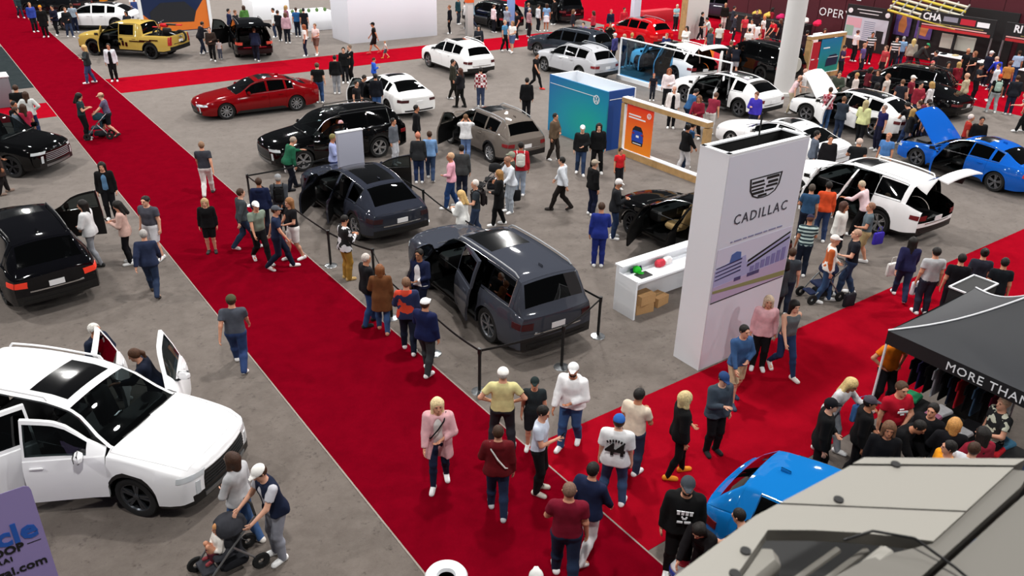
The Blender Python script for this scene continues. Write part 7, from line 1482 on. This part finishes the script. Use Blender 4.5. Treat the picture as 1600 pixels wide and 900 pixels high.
flat(t, 'screen_picture', mat('pic_black', '#0a0c18'), [(-1.6, .6), (1.2, .6), (1.5, 1.4), (.8, 2.2), (-.9, 2.2), (-1.8, 1.3)], -.16); flat(t, 'screen_picture', mat('pic_blue', '#3f6fd0'), [(-2.3, .2), (-1.7, .2), (-1.2, 2.4), (-1.6, 2.6)], -.17)
t = box_thing('platform', 'low white platform in front of blue video screen', 'platform', 52.2, 27.0, 4.0, 2.6, .25, M_WHITE)
t = grid_empty('framed_screen', 53.6, 13.6); tag(t, 'orange and blue screen between two white posts behind yellow pickup', 'screen')
for x in (-2.0, 2.0): mb = MB(); mb.box((x, 0, 1.7), (.18, .18, 3.4)); mb.build('post', M_WHITE, t)
mb = MB(); mb.box((0, .02, 1.75), (3.8, .08, 2.9)); mb.build('screen', mat('screen_navy', '#1c2a4c', rough=.3), t)
flat(t, 'screen_picture', mat('pic_orange', '#d9701c'), [(-1.9, .35), (1.9, .35), (1.9, 2.3), (.9, 1.0), (-1.3, .8), (-1.9, 1.4)], -.03); flat(t, 'screen_picture', mat('pic_dark', '#10131c'), [(-1.5, .9), (1.0, .8), (1.2, 1.4), (.6, 2.0), (-.8, 2.0), (-1.5, 1.5)], -.04)
t = box_thing('white_dome', 'white rounded pod behind black SUV at the back', 'stand', 58.0, 20.8, 2.6, 2.0, 1.3, M_WHITE)
t = box_thing('sign_pillar', 'grey pillar with orange top right of white booth', 'sign', 45.3, 29.4, .45, .3, 2.0, mat('pillar_grey', '#b4b2b0')); mb = MB(); mb.box((0, 0, 2.5), (.5, .34, 1.0)); mb.build('orange_head', mat('orange_plastic', '#dc5a14'), t)
t = box_thing('sign_post', 'tall pale blue sign post in background centre', 'sign', 44.8, 32.3, .42, .3, 3.6, mat('post_blue', '#7f9fd8'))
t = box_thing('sign_post', 'tall white post with blue edge at back, left of red hatchback', 'sign', 40.2, 39.0, .6, .35, 4.2, mat('post_white', '#cdd6e6'))
t = box_thing('sign_wall', 'wide pale grey upright panel behind the red hatchback', 'sign', 37.3, 41.5, 2.0, .4, 4.2, mat('wall_pale', '#c9cac6')); mb = MB(); mb.box((-1.06, 0, 2.1), (.1, .44, 4.2)); mb.build('timber_edge', M_WOOD, t)
t = box_thing('display_table', 'red table with small goods by red booth carpet', 'table', 43.5, 44.2, 3.0, .8, .8, mat('red_table', '#b01626'))
for i, (u, v, c, lb) in enumerate(((34.6, 44.6, '#e6e6e4', 'small white box table on red booth carpet by minivan'), (31.2, 46.4, '#f0eeee', 'white literature stand in the red booth crowd'))):
    t = box_thing('stand_box', lb, 'stand', u, v, .8, .6, .8, mat('stand_white', '#e6e6e4'))
# ---- upper-right booths
t = grid_empty('booth_wall', 29.4, 48.6); tag(t, 'long maroon booth wall with white lettering, top right', 'wall'); t.rotation_euler = (0, 0, RZ - math.pi / 2)
M_MAR = mat('maroon_drape', '#4a0a1a', rough=.8); M_DK = mat('booth_black', '#09090c', rough=.7)
for i in range(12): mb = MB(); mb.box((-10.4 + i * 1.9, 0, 2.1), (1.86, .12, 4.2)); mb.build('drape_panel', M_MAR, t)
mb = MB(); mb.box((-6.3, -1.9, .55), (6.4, 1.1, 1.1)); mb.build('black_counter', M_DK, t)
text_obj('D', t, (-5.8, -.12, 1.62), (math.pi / 2, 0, 0), .75, M_WHITE, 'lettering')
text_obj('OPERY', t, (-2.5, -.12, 1.75), (math.pi / 2, 0, 0), .72, M_WHITE, 'lettering', space=1.1)
text_obj('EADE', t, (-1.75, -.12, 2.95), (math.pi / 2, 0, 0), .78, M_WHITE, 'lettering')
t = grid_empty('price_board', 29.0, 47.7); tag(t, 'black framed white price board in front of maroon wall', 'sign'); t.rotation_euler = (0, 0, RZ - math.pi / 2); t.scale = (.92, .92, .86)
mb = MB(); mb.box((0, 0, 1.5), (3.3, .14, 3.0)); mb.build('board_frame', M_DK, t); flat(t, 'board_face', mat('board_face', '#c3cad6'), rect(-1.55, 1.5, .7, 2.25), -.08)
flat(t, 'pink_block', mat('board_pink', '#d8a8b4'), rect(-1.5, -.4, 1.5, 2.15), -.086); flat(t, 'green_block', mat('board_green', '#8fb3a2'), rect(-1.5, -.9, .9, 1.6), -.09); flat(t, 'dark_block', M_DK, rect(.75, 1.3, .7, 1.5), -.09)
for x in (-1.35, 1.35): mb = MB(); mb.lathe([(.001, 0), (.17, 0), (.17, .02), (.001, .02)], 14); o = mb.build('board_lamp', M_WHITE, t); o.location = (x, -.09, 2.6); o.rotation_euler = (math.pi / 2, 0, 0)
for i in range(10): flat(t, 'board_line', mat('board_text', '#6f7c92'), rect(-.2, .6, .8 + i * .13, .84 + i * .13), -.088)
for z, w in ((2.72, .9), (2.5, .7)): flat(t, 'header_line', M_WHITE, rect(-w, w, z, z + .05), -.075)
mb = MB(); mb.box((6.3, .9, 1.9), (6.6, .14, 3.8)); o = mb.build('back_panel', M_DK, t); o.location = (-1.6, -.06, -.3)
for i, (u, lb) in enumerate(((27.1, 'left purple poster with orange figure on dark booth wall'), (25.75, 'right purple poster with orange figure on dark booth wall'))):
    t = grid_empty('poster', u, 48.30, 1.15); tag(t, lb, 'poster'); t.rotation_euler = (0, 0, RZ - math.pi / 2); flat(t, 'sheet', mat('poster_purple', '#5a468a'), rect(-.5, .5, 0, 1.25), 0)
    flat(t, 'figure', mat('poster_orange', '#c07a44'), [(-.2, .2), (.18, .15), (.28, .6), (.12, 1.1), (-.1, 1.15), (-.26, .7)], -.006); flat(t, 'banner_line', mat('poster_pale', '#b8a8cc'), rect(-.36, .36, 1.2, 1.28), -.006)
for i, (u, lb1, txt) in enumerate(((22.9, 'black framed merchandise booth with red striped header, right', 'CHA'), (18.3, 'second black booth with striped header at right edge', 'RI'))):
    t = grid_empty('merchandise_booth', u, 47.0); tag(t, lb1, 'booth'); t.rotation_euler = (0, 0, RZ - math.pi / 2)
    for x in (-2.0, 2.0): mb = MB(); mb.tube([(x, -.8, 0), (x, -.8, 2.9)], .05, 8); mb.build('pole', M_STEEL, t)
    mb = MB(); mb.box((0, -.8, 2.55), (4.1, .1, .9)); mb.build('header_board', M_DK, t); mb = MB(); mb.box((0, 1.4, 1.6), (4.3, .1, 3.2)); mb.build('rear_drape', M_DK, t)
    flat(t, 'header_stripe', mat('stripe_red', '#b01c22'), rect(-1.9, 1.9, 2.10, 2.24), -.86); flat(t, 'header_stripe', mat('stripe_pink', '#e0a8a4'), rect(-1.9, 1.7, 2.28, 2.34), -.86); flat(t, 'header_stripe', mat('stripe_olive', '#8a7c4a'), rect(-1.2, 1.5, 2.40, 2.45), -.86)
    text_obj(txt, t, (-1.4, -.86, 2.72), (math.pi / 2, 0, 0), .5, M_WHITE, 'lettering', bold=.015)
    flat(t, 'sponsor_plate', mat('plate_red', '#b8142c'), rect(.2, 1.0, 2.55, 2.85), -.86); flat(t, 'sponsor_plate', M_WHITE, rect(1.1, 1.75, 2.55, 2.8), -.86); flat(t, 'sponsor_plate', mat('plate_grey', '#8a8a98'), rect(-.75, .05, 2.6, 2.85), -.86)
    mb = MB(); mb.box((0, -.2, 1.5), (1.9, .05, .75)); mb.build('white_screen', mat('easel_white', '#c6c4b8'), t)
    c = grid_empty('booth_counter', u - 1.3, 45.4); tag(c, 'black draped counter with white top under the %s booth header' % ('first' if i == 0 else 'second'), 'counter'); c.rotation_euler = (0, 0, RZ - math.pi / 2)
    mb = MB(); mb.box((0, 0, .5), (3.2, .8, 1.0)); mb.build('draped_front', M_DK, c); mb = MB(); mb.box((0, 0, 1.02), (3.3, .9, .04)); mb.build('counter_top', M_WHITE, c)
    for k in range(5):
        mb = MB(); mb.box((0, 0, .03), (.34, .26, .06), bev=.02); o = mb.build('folded_shirt', [M_CLOTH], None, ['#16161a', '#b9a884', '#8a93c0', '#2a2228', '#8c6a3a'][k]); o.location = gp(u - .1 - k * .6, 45.4 + .1 * (k % 2), 1.04); o.rotation_euler = (0, 0, RZ)
        tag(o, '%s folded shirt on the %s booth counter' % (['black', 'beige', 'lilac', 'dark brown', 'tan'][k], 'first' if i == 0 else 'second'), 'shirt')
# striped round cushions stand heaped goods on the maroon wall counter
for i, (c, lb) in enumerate((('#c9a94e', 'gold model'), ('#c9a94e', 'second gold model'), ('#b81f5a', 'magenta fabric bundle'), ('#c04050', 'red fabric bundle'), ('#d8d4d0', 'white fabric bundle'), ('#d01f4a', 'crimson fabric bundle'))):
    mb = MB(); mb.ball((0, 0, .16), (.42 if i < 2 else .32, .25, .18)); mb.ball((.2, .05, .26), (.2, .18, .12)); o = mb.build('goods_bundle', [M_CLOTH], None, c); o.location = gp(36.7 - i * .95, 46.9, 1.1); o.rotation_euler = (0, 0, RZ); tag(o, lb + ' on the black counter before maroon wall', 'merchandise')
# lift platform at the top right
t = grid_empty('scissor_lift', 24.9, 46.6); tag(t, 'folded pale metal lift structure with yellow rails, top right', 'machine'); t.rotation_euler = (0, 0, RZ - math.pi / 2)
for i in range(6):
    mb = MB(); mb.tube([(-2.1, -.4 + .15 * i, 2.75 + .22 * i), (2.0, -.4 + .15 * i, 2.25 + .22 * i)], .07, 6); mb.build('lattice_beam', M_OBJ, t, '#c9c4b4' if i % 2 else '#c8b43a')
for i in range(7): mb = MB(); mb.tube([(-2.0 + i * .62, -.45, 2.8 - .07 * i), (-1.7 + i * .62, .45, 3.9 - .07 * i)], .045, 6); mb.build('cross_brace', M_OBJ, t, '#8f8c86')
mb = MB(); mb.box((1.9, 0, 1.2), (.12, .12, 2.4)); mb.box((-2.0, 0, 1.4), (.12, .12, 2.8)); mb.build('support_leg', M_DK, t)
t = box_thing('booth_wall', 'dark stacked goods wall behind the merchandise booths', 'wall', 18.5, 54.5, 1.0, 16, 2.6, M_DK)
for k in range(26):
    mb = MB(); mb.box((0, 0, .15), (.5, .5, .3), bev=.06); o = mb.build('goods_box', [M_OBJM], None, ['#7a1424', '#b8b0ac', '#3a1418', '#5c1020', '#8a8488'][k % 5]); o.location = gp(25.5 - k * .58, 54.6, 2.6 + (.3 if k % 3 == 0 else 0) * 0); o.rotation_euler = (0, 0, RZ + k); tag(o, '%s carton on the dark goods wall at top right corner' % ['dark red', 'pale grey', 'brown-red', 'wine red', 'mid grey'][k % 5], 'box', '%s cartons on the goods wall' % ['dark red', 'pale grey', 'brown-red', 'wine red', 'mid grey'][k % 5])
t = box_thing('booth_wall', 'dark teal and white booth wall at top right corner', 'wall', 23.0, 62, .6, 12, 3.4, mat('booth_teal', '#163c3c'))
# ---- canopy tent
t = grid_empty('canopy_tent', 4.68, 14.43); tag(t, 'black canopy tent with white piping and white lettering, right', 'tent')
hw = 1.53; ze = 2.1; zp = 3.05; N = 8
C4 = [(-hw, hw), (hw, hw), (hw, -hw), (-hw, -hw)]           # x = v, y = u
for k in range(4):
    a, b = Vector((*C4[k], ze)), Vector((*C4[(k + 1) % 4], ze)); p = Vector((0, 0, zp)); V = []; F = []
    for i in range(N + 1):
        s = i / N; l, r_ = a.lerp(p, s), b.lerp(p, s); sag = .13 * math.sin(math.pi * s)
        for j in range(N + 1):
            q = l.lerp(r_, j / N); V.append((q.x, q.y, q.z - sag - .05 * math.sin(math.pi * j / N) * (1 - s) * .5))
    for i in range(N):
        for j in range(N): F.append((i * (N + 1) + j, i * (N + 1) + j + 1, (i + 1) * (N + 1) + j + 1, (i + 1) * (N + 1) + j))
    F = [f[::-1] for f in F]
    link('roof_panel', mesh('roof_panel', V, F, mat('tent_fabric', '#26282d', rough=.55, noise=.05, nscale=3), smooth=3), t)
    pts = [a.lerp(p, i / 10) + Vector((0, 0, .012 - .13 * math.sin(math.pi * i / 10))) for i in range(11)]; mb = MB(); mb.tube(pts, .016, 6); mb.build('piping', M_WHITE, t)
    d = (b - a).normalized(); n_ = Vector((d.y, -d.x, 0)); mid = (a + b) / 2
    V = [tuple(a), tuple(b), tuple(b - Vector((0, 0, .26))), tuple(a - Vector((0, 0, .26)))]; o = link('valance', mesh('valance', V + [tuple(Vector(v) - n_ * -.01) for v in V], [(0, 1, 2, 3), (7, 6, 5, 4), (3, 2, 6, 7)], mat('tent_valance', '#101114', rough=.6)), t)
    mb = MB(); mb.tube([tuple(a * .985 - Vector((0, 0, ze * .985)) + Vector((0, 0, ze - .05))), tuple(Vector((a.x * .985, a.y * .985, 0)))], .022, 8); mb.build('pole', M_STEEL if k else M_WHITE, t)
V_, F_ = text_mesh('MORE THAN', .22, .004, 0, 'LEFT', 0, 1.12)
o = link('lettering', mesh('lettering', V_, F_, M_WHITE), t); o.location = (-hw - .016, .42, ze - .14); o.rotation_euler = (math.pi / 2, 0, -math.pi / 2)
tb = grid_empty('sales_table', 4.5, 13.2); tag(tb, 'black cloth sales table along tent front', 'table'); tb.rotation_euler = (0, 0, RZ - math.pi / 2)
mb = MB(); mb.box((0, 0, .37), (2.8, .75, .74), bev=.01); mb.build('tablecloth', M_DK, tb)
tb = grid_empty('sales_table', 5.2, 15.2); tag(tb, 'black cloth sales table deep inside the tent', 'table'); mb = MB(); mb.box((0, 0, .45), (1.3, .7, .9), bev=.01); mb.build('tablecloth', M_DK, tb)
goods = [('#7d5c9c', 'purple'), ('#c07a9a', 'pink'), ('#c8c8cc', 'white'), ('#b01824', 'red'), ('#1c2c4a', 'navy'), ('#2a8a5c', 'green'), ('#d9d9de', 'pale grey'), ('#141418', 'black'), ('#3c6a86', 'teal blue'), ('#8c1a3c', 'wine')]
for i in range(10):
    mb = MB(); mb.box((0, 0, .04), (.34, .28, .08), bev=.025); o = mb.build('folded_shirt', [M_CLOTH], None, goods[i][0]); o.location = gp(5.7 - (i % 5) * .55, 13.05 + (i // 5) * .34, .745); o.rotation_euler = (0, 0, RZ + .2 * math.sin(i * 3)); tag(o, '%s folded shirt on the black table at tent front' % goods[i][1], 'shirt')
rk = grid_empty('clothes_rack', 5.1, 13.75); tag(rk, 'metal clothes rack with hanging shirts inside tent', 'rack'); rk.rotation_euler = (0, 0, RZ - math.pi / 2)
mb = MB(); mb.tube([(-.9, 0, 0), (-.9, 0, 1.5), (.9, 0, 1.5), (.9, 0, 0)], .018, 6); mb.build('rail', M_STEEL, rk)
for i in range(12):
    mb = MB(); mb.box((0, 0, -.33), (.035, .44, .62), bev=.012); mb.box((0, .25, -.14), (.03, .16, .2), bev=.01); mb.box((0, -.25, -.14), (.03, .16, .2), bev=.01)
    o = mb.build('hanging_shirt', [M_CLOTH], None, ['#14141a', '#2b2350', '#0e0e12', '#b8bcc4', '#101014', '#1a2438', '#c01c2c', '#0c0c10', '#44607c', '#121216', '#6b1230', '#d0d0d4'][i]); q = gp(5.1 - (-.8 + i * .145), 13.75, 1.5); o.location = q; o.rotation_euler = (0, 0, RZ - math.pi / 2); tag(o, '%s shirt hanging on the rack inside tent' % ['inky black', 'dark purple', 'jet black', 'pale grey', 'dull black', 'dark navy', 'red', 'deep black', 'steel blue', 'charcoal', 'wine red', 'white'][i], 'shirt')
t = grid_empty('red_board', 4.35, 14.9); tag(t, 'red flat board standing on goods inside the tent', 'board'); mb = MB(); mb.box((0, 0, .98), (.5, .8, .04), M=Euler((.15, .2, 0)).to_matrix().to_4x4()); mb.build('board', mat('board_red', '#c01420'), t)
t = box_thing('banner_box', 'black banner box with white rim behind the tent', 'sign', 6.55, 16.7, 1.0, .5, 1.8, M_DK, cap=None); mb = MB()
for (c, d) in (((0, -.25, 1.81), (1.02, .03, .03)), ((0, .25, 1.81), (1.02, .03, .03)), ((-.5, 0, 1.81), (.03, .5, .03)), ((.5, 0, 1.81), (.03, .5, .03))): mb.box(c, d)
mb.build('white_rim', M_WHITE, t)
# ---- foreground metal housing hung near the stands
t = empty('metal_housing', (0, 0, 7.2)); tag(t, 'blurred beige metal housing close in front of the camera', 'machine')
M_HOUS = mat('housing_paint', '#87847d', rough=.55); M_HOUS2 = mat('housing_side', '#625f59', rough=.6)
def plate(name, poly, z0, z1, m): mb = MB(); mb.prism(poly, z0, z1); return mb.build(name, m, t)
plate('cover_plate', [(1.389, 2.541), (1.330, 2.502), (1.962, 2.514), (2.03, 2.556)], -.05, .004, M_HOUS)
plate('cover_plate', [(1.318, 2.494), (.985, 2.275), (1.648, 2.255), (1.955, 2.506)], -.05, 0, M_HOUS)
plate('cover_plate', [(.973, 2.267), (.878, 2.204), (.50, 1.88), (.70, 1.88), (.744, 1.924), (.904, 2.136), (1.056, 2.14), (1.218, 2.133), (1.340, 2.119), (1.46, 2.10), (1.640, 2.247)], -.05, 0, M_HOUS)
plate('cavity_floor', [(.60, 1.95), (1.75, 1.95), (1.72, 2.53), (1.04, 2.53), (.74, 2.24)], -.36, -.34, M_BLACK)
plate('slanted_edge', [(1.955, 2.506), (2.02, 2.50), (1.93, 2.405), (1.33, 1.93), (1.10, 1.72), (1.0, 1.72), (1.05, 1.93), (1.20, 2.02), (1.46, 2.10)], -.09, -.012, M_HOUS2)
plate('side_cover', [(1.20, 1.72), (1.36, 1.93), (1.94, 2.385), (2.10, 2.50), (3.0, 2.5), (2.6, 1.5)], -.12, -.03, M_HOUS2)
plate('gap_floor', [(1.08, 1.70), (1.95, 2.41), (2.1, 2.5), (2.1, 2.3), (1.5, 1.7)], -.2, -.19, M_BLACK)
mb = MB(); mb.box((.78, 1.98, -.10), (.10, .40, .09), rz=-.85, bev=.03); mb.build('bracket', M_HOUS, t)
for k, q in enumerate((.0, .10)): mb = MB(); mb.tube([(.62 + q, 1.75, -.12), (1.16 + q, 2.13, -.08)], .013, 8); mb.build('pipe', M_HOUS2, t)
mb = MB(); mb.tube([(.86, 1.75, -.08), (1.30, 2.07, -.04)], .035, 10); mb.build('pipe', M_HOUS, t)
mb = MB(); mb.tube([(1.15, 2.09, .005), (1.25, 2.11, .03), (1.38, 2.08, .03), (1.48, 1.98, .0), (1.56, 1.85, -.02)], .005, 6); mb.build('cable', M_CAR, t)
for (x, y) in ((1.496, 2.503), (1.203, 2.294), (.80, 2.03), (.74, 1.93)): mb = MB(); mb.lathe([(.001, .008), (.018, .008), (.018, -.01)], 14); mb.F = [f[::-1] for f in mb.F]; o = mb.build('bolt_hole', M_BLACK, t); o.location = (x, y, 0)
# ---- bin at the bottom edge
t = empty('litter_bin', (-.78, 7.80, 0)); tag(t, 'round white litter bin with dark opening at bottom edge', 'bin')
mb = MB(); mb.lathe([(.001, .02), (.24, .02), (.26, .06), (.27, .92)], 32); mb.F = [f for f in mb.F]; mb.build('drum', M_WHITE, t); mb = MB(); mb.lathe([(.285, .9), (.285, .96), (.26, 1.0), (.13, .985), (.115, .93)], 32); mb.build('lid', M_WHITE, t); mb = MB(); mb.lathe([(.001, .93), (.135, .93), (.135, .90)], 24); mb.build('bag_liner', M_CAR, t)
# ---- lilac banner at lower left
t = empty('pull_up_banner', (-6.52, 7.67, 0), math.atan2(UA.y, UA.x) - math.pi / 2); tag(t, 'lilac pull-up banner with blue and black lettering, bottom left', 'banner')
M_LIL = mat('lilac_print', '#9284ba', rough=.5)
poly = [(-.62, .12), (.56, .12), (.56, 2.10), (.545, 2.16), (.50, 2.19), (-.62, 2.19)]
flat(t, 'fabric', M_LIL, poly, 0); mb = MB(); mb.box((-.03, .03, .06), (1.2, .22, .12), bev=.02); mb.build('foot', M_STEEL, t); mb = MB(); mb.tube([(-.03, .04, .1), (-.03, .04, 2.15)], .014, 6); mb.build('support_pole', M_STEEL, t)
text_obj('cle', t, (.50, -.008, 1.52), (math.pi / 2, 0, 0), .42, mat('blue_print', '#1c56b0'), 'lettering', bold=.012, align='RIGHT')
text_obj('OOP', t, (.30, -.008, 1.30), (math.pi / 2, 0, 0), .17, M_BLACK, 'lettering', bold=.006, align='RIGHT')
flat(t, 'short_rule', M_BLACK, rect(.34, .50, 1.30, 1.31), -.006)
text_obj('RAI', t, (.14, -.008, 1.16), (math.pi / 2, 0, 0), .10, M_BLACK, 'lettering', bold=.004, align='RIGHT', space=1.3)
text_obj('gai.com', t, (.50, -.008, .96), (math.pi / 2, 0, 0), .19, M_BLACK, 'lettering', bold=.004, align='RIGHT')
# ---- pushchairs, bags, ball
def stroller(label, x, y, face, fabric='#15161a', hood=True):
    t = empty('stroller', (x, y, 0), face); tag(t, label, 'stroller')
    for s in (-1, 1):
        mb = MB(); mb.tube([(s * .22, .42, .14), (s * .24, .1, .5), (s * .24, -.38, .98)], .016, 6); mb.tube([(s * .24, -.36, .14), (s * .24, .0, .6)], .016, 6); mb.build('frame', M_STEEL, t)
        for yy in (.42, -.36):
            mb = MB(); mb.lathe([(.05, -.02), (.12, -.025), (.135, -.01), (.135, .01), (.12, .025), (.05, .02), (.05, -.02)], 16, axis='y'); w = mb.build('wheel', M_TYRE, t); w.location = (s * .25, yy, .135); w.rotation_euler = (0, 0, math.pi / 2)
    mb = MB(); mb.tube([(-.24, -.38, .98), (0, -.42, 1.02), (.24, -.38, .98)], .02, 6); mb.build('handlebar', M_CAR, t)
    mb = MB(); mb.box((0, .08, .42), (.40, .36, .07), bev=.03); mb.box((0, -.12, .62), (.40, .07, .42), bev=.03); mb.box((0, .34, .24), (.34, .22, .04), bev=.02); mb.build('seat', [M_CLOTH], t, fabric)
    mb = MB(); mb.box((0, -.02, .20), (.36, .42, .14), bev=.04); mb.build('basket', [M_CLOTH], t, '#1c1d22')
    if hood: mb = MB(); mb.ball((0, -.06, .78), (.23, .26, .20), 14, 8); mb.V = [(x_, y_ - max(0, y_ - .1) * .6, max(z_, .74)) for x_, y_, z_ in mb.V]; mb.build('hood', [M_CLOTH], t, fabric)
    return t
for args in STROLLERS: stroller(*args)
for (x, y, z, c, kind, lb) in BAG_THINGS:
    t = empty('bag', (x, y, z), .4); tag(t, lb, 'bag'); mb = MB(); mb.box((0, 0, .17), (.34, .10, .34), bev=.025); mb.build('pouch', [M_CLOTH], t, c)
    mb = MB(); mb.tube([(-.09, 0, .33), (-.07, 0, .50), (.07, 0, .50), (.09, 0, .33)], .009, 5); mb.build('handle', [M_CLOTH], t, c)
    if kind == 'print': mb = MB(); mb.box((0, -.054, .15), (.22, .006, .14), bev=.0); mb.build('printed_patch', [M_CLOTH], t, '#2c3c5c'); mb = MB(); mb.box((0, .054, .15), (.22, .006, .14)); mb.build('printed_patch', [M_CLOTH], t, '#2c3c5c')
x, y = BALL; t = empty('ball', (x, y, 0)); tag(t, 'large ball with red, blue, white and yellow bands, lower right', 'ball')
for i, c in enumerate(('#d8c83a', '#e8e8ea', '#1d3c98', '#e8e8ea', '#c02034')):
    a0, a1 = -math.pi / 2 + i * math.pi / 5, -math.pi / 2 + (i + 1) * math.pi / 5; mb = MB(); mb.lathe([(max(.001, .2 * math.cos(a0 + (a1 - a0) * k / 4)), .2 + .2 * math.sin(a0 + (a1 - a0) * k / 4)) for k in range(5)], 24); mb.build('band', [M_OBJ], t, c, smooth=3)
# child sitting in the near stroller
for (x, y, f, z, lb, top, hair, hat) in KIDS: person(x, y, f, lb, pose=POSES['ki'], top=top, bottom=('trousers', '#5a2230'), hair=hair, hat=hat, size=.60, z=z, shoes='#8a3038')
# motocross bike on the pickup bed
bx = BIKE; t = empty('motocross_bike', bx[:3], bx[3]); tag(t, 'red and white motocross bike standing in the pickup bed', 'motorcycle')
for yy in (-.68, .68):
    mb = MB(); mb.lathe([(.25, -.04), (.31, -.05), (.34, -.02), (.34, .02), (.31, .05), (.25, .04), (.25, -.04)], 24, axis='y'); w = mb.build('wheel', M_TYRE, t); w.location = (yy, 0, .34)
    mb = MB()
    for k in range(8): a = k * math.pi / 4; mb.tube([(0, 0, 0), (.26 * math.cos(a), 0, .26 * math.sin(a))], .006, 4)
    mb.lathe([(.001, -.04), (.05, -.04), (.05, .04), (.001, .04)], 12, axis='y'); h_ = mb.build('spokes', M_STEEL, w)
mb = MB(); mb.tube([(.68, .1, .34), (.46, .1, 1.0)], .025, 6); mb.tube([(.68, -.1, .34), (.46, -.1, 1.0)], .025, 6); mb.build('fork', M_STEEL, t)
mb = MB(); mb.tube([(.46, -.38, 1.06), (.44, 0, 1.02), (.46, .38, 1.06)], .018, 6); mb.build('handlebar', M_CAR, t)
mb = MB(); mb.box((.1, 0, .55), (.5, .2, .36), bev=.06); mb.build('engine', M_CAR, t); mb = MB(); mb.tube([(-.68, .08, .34), (-.1, .1, .5)], .03, 6); mb.build('swingarm', M_STEEL, t)
mb = MB(); mb.box((.22, 0, .86), (.42, .26, .18), bev=.06); mb.box((.72, 0, .74), (.40, .14, .04), bev=.015); mb.box((-.62, 0, .92), (.42, .16, .05), bev=.02); mb.build('bodywork', mat('bike_red', '#c8101c', rough=.3), t)
mb = MB(); mb.box((-.22, 0, .92), (.62, .18, .08), bev=.03); mb.build('saddle', M_CAR, t)
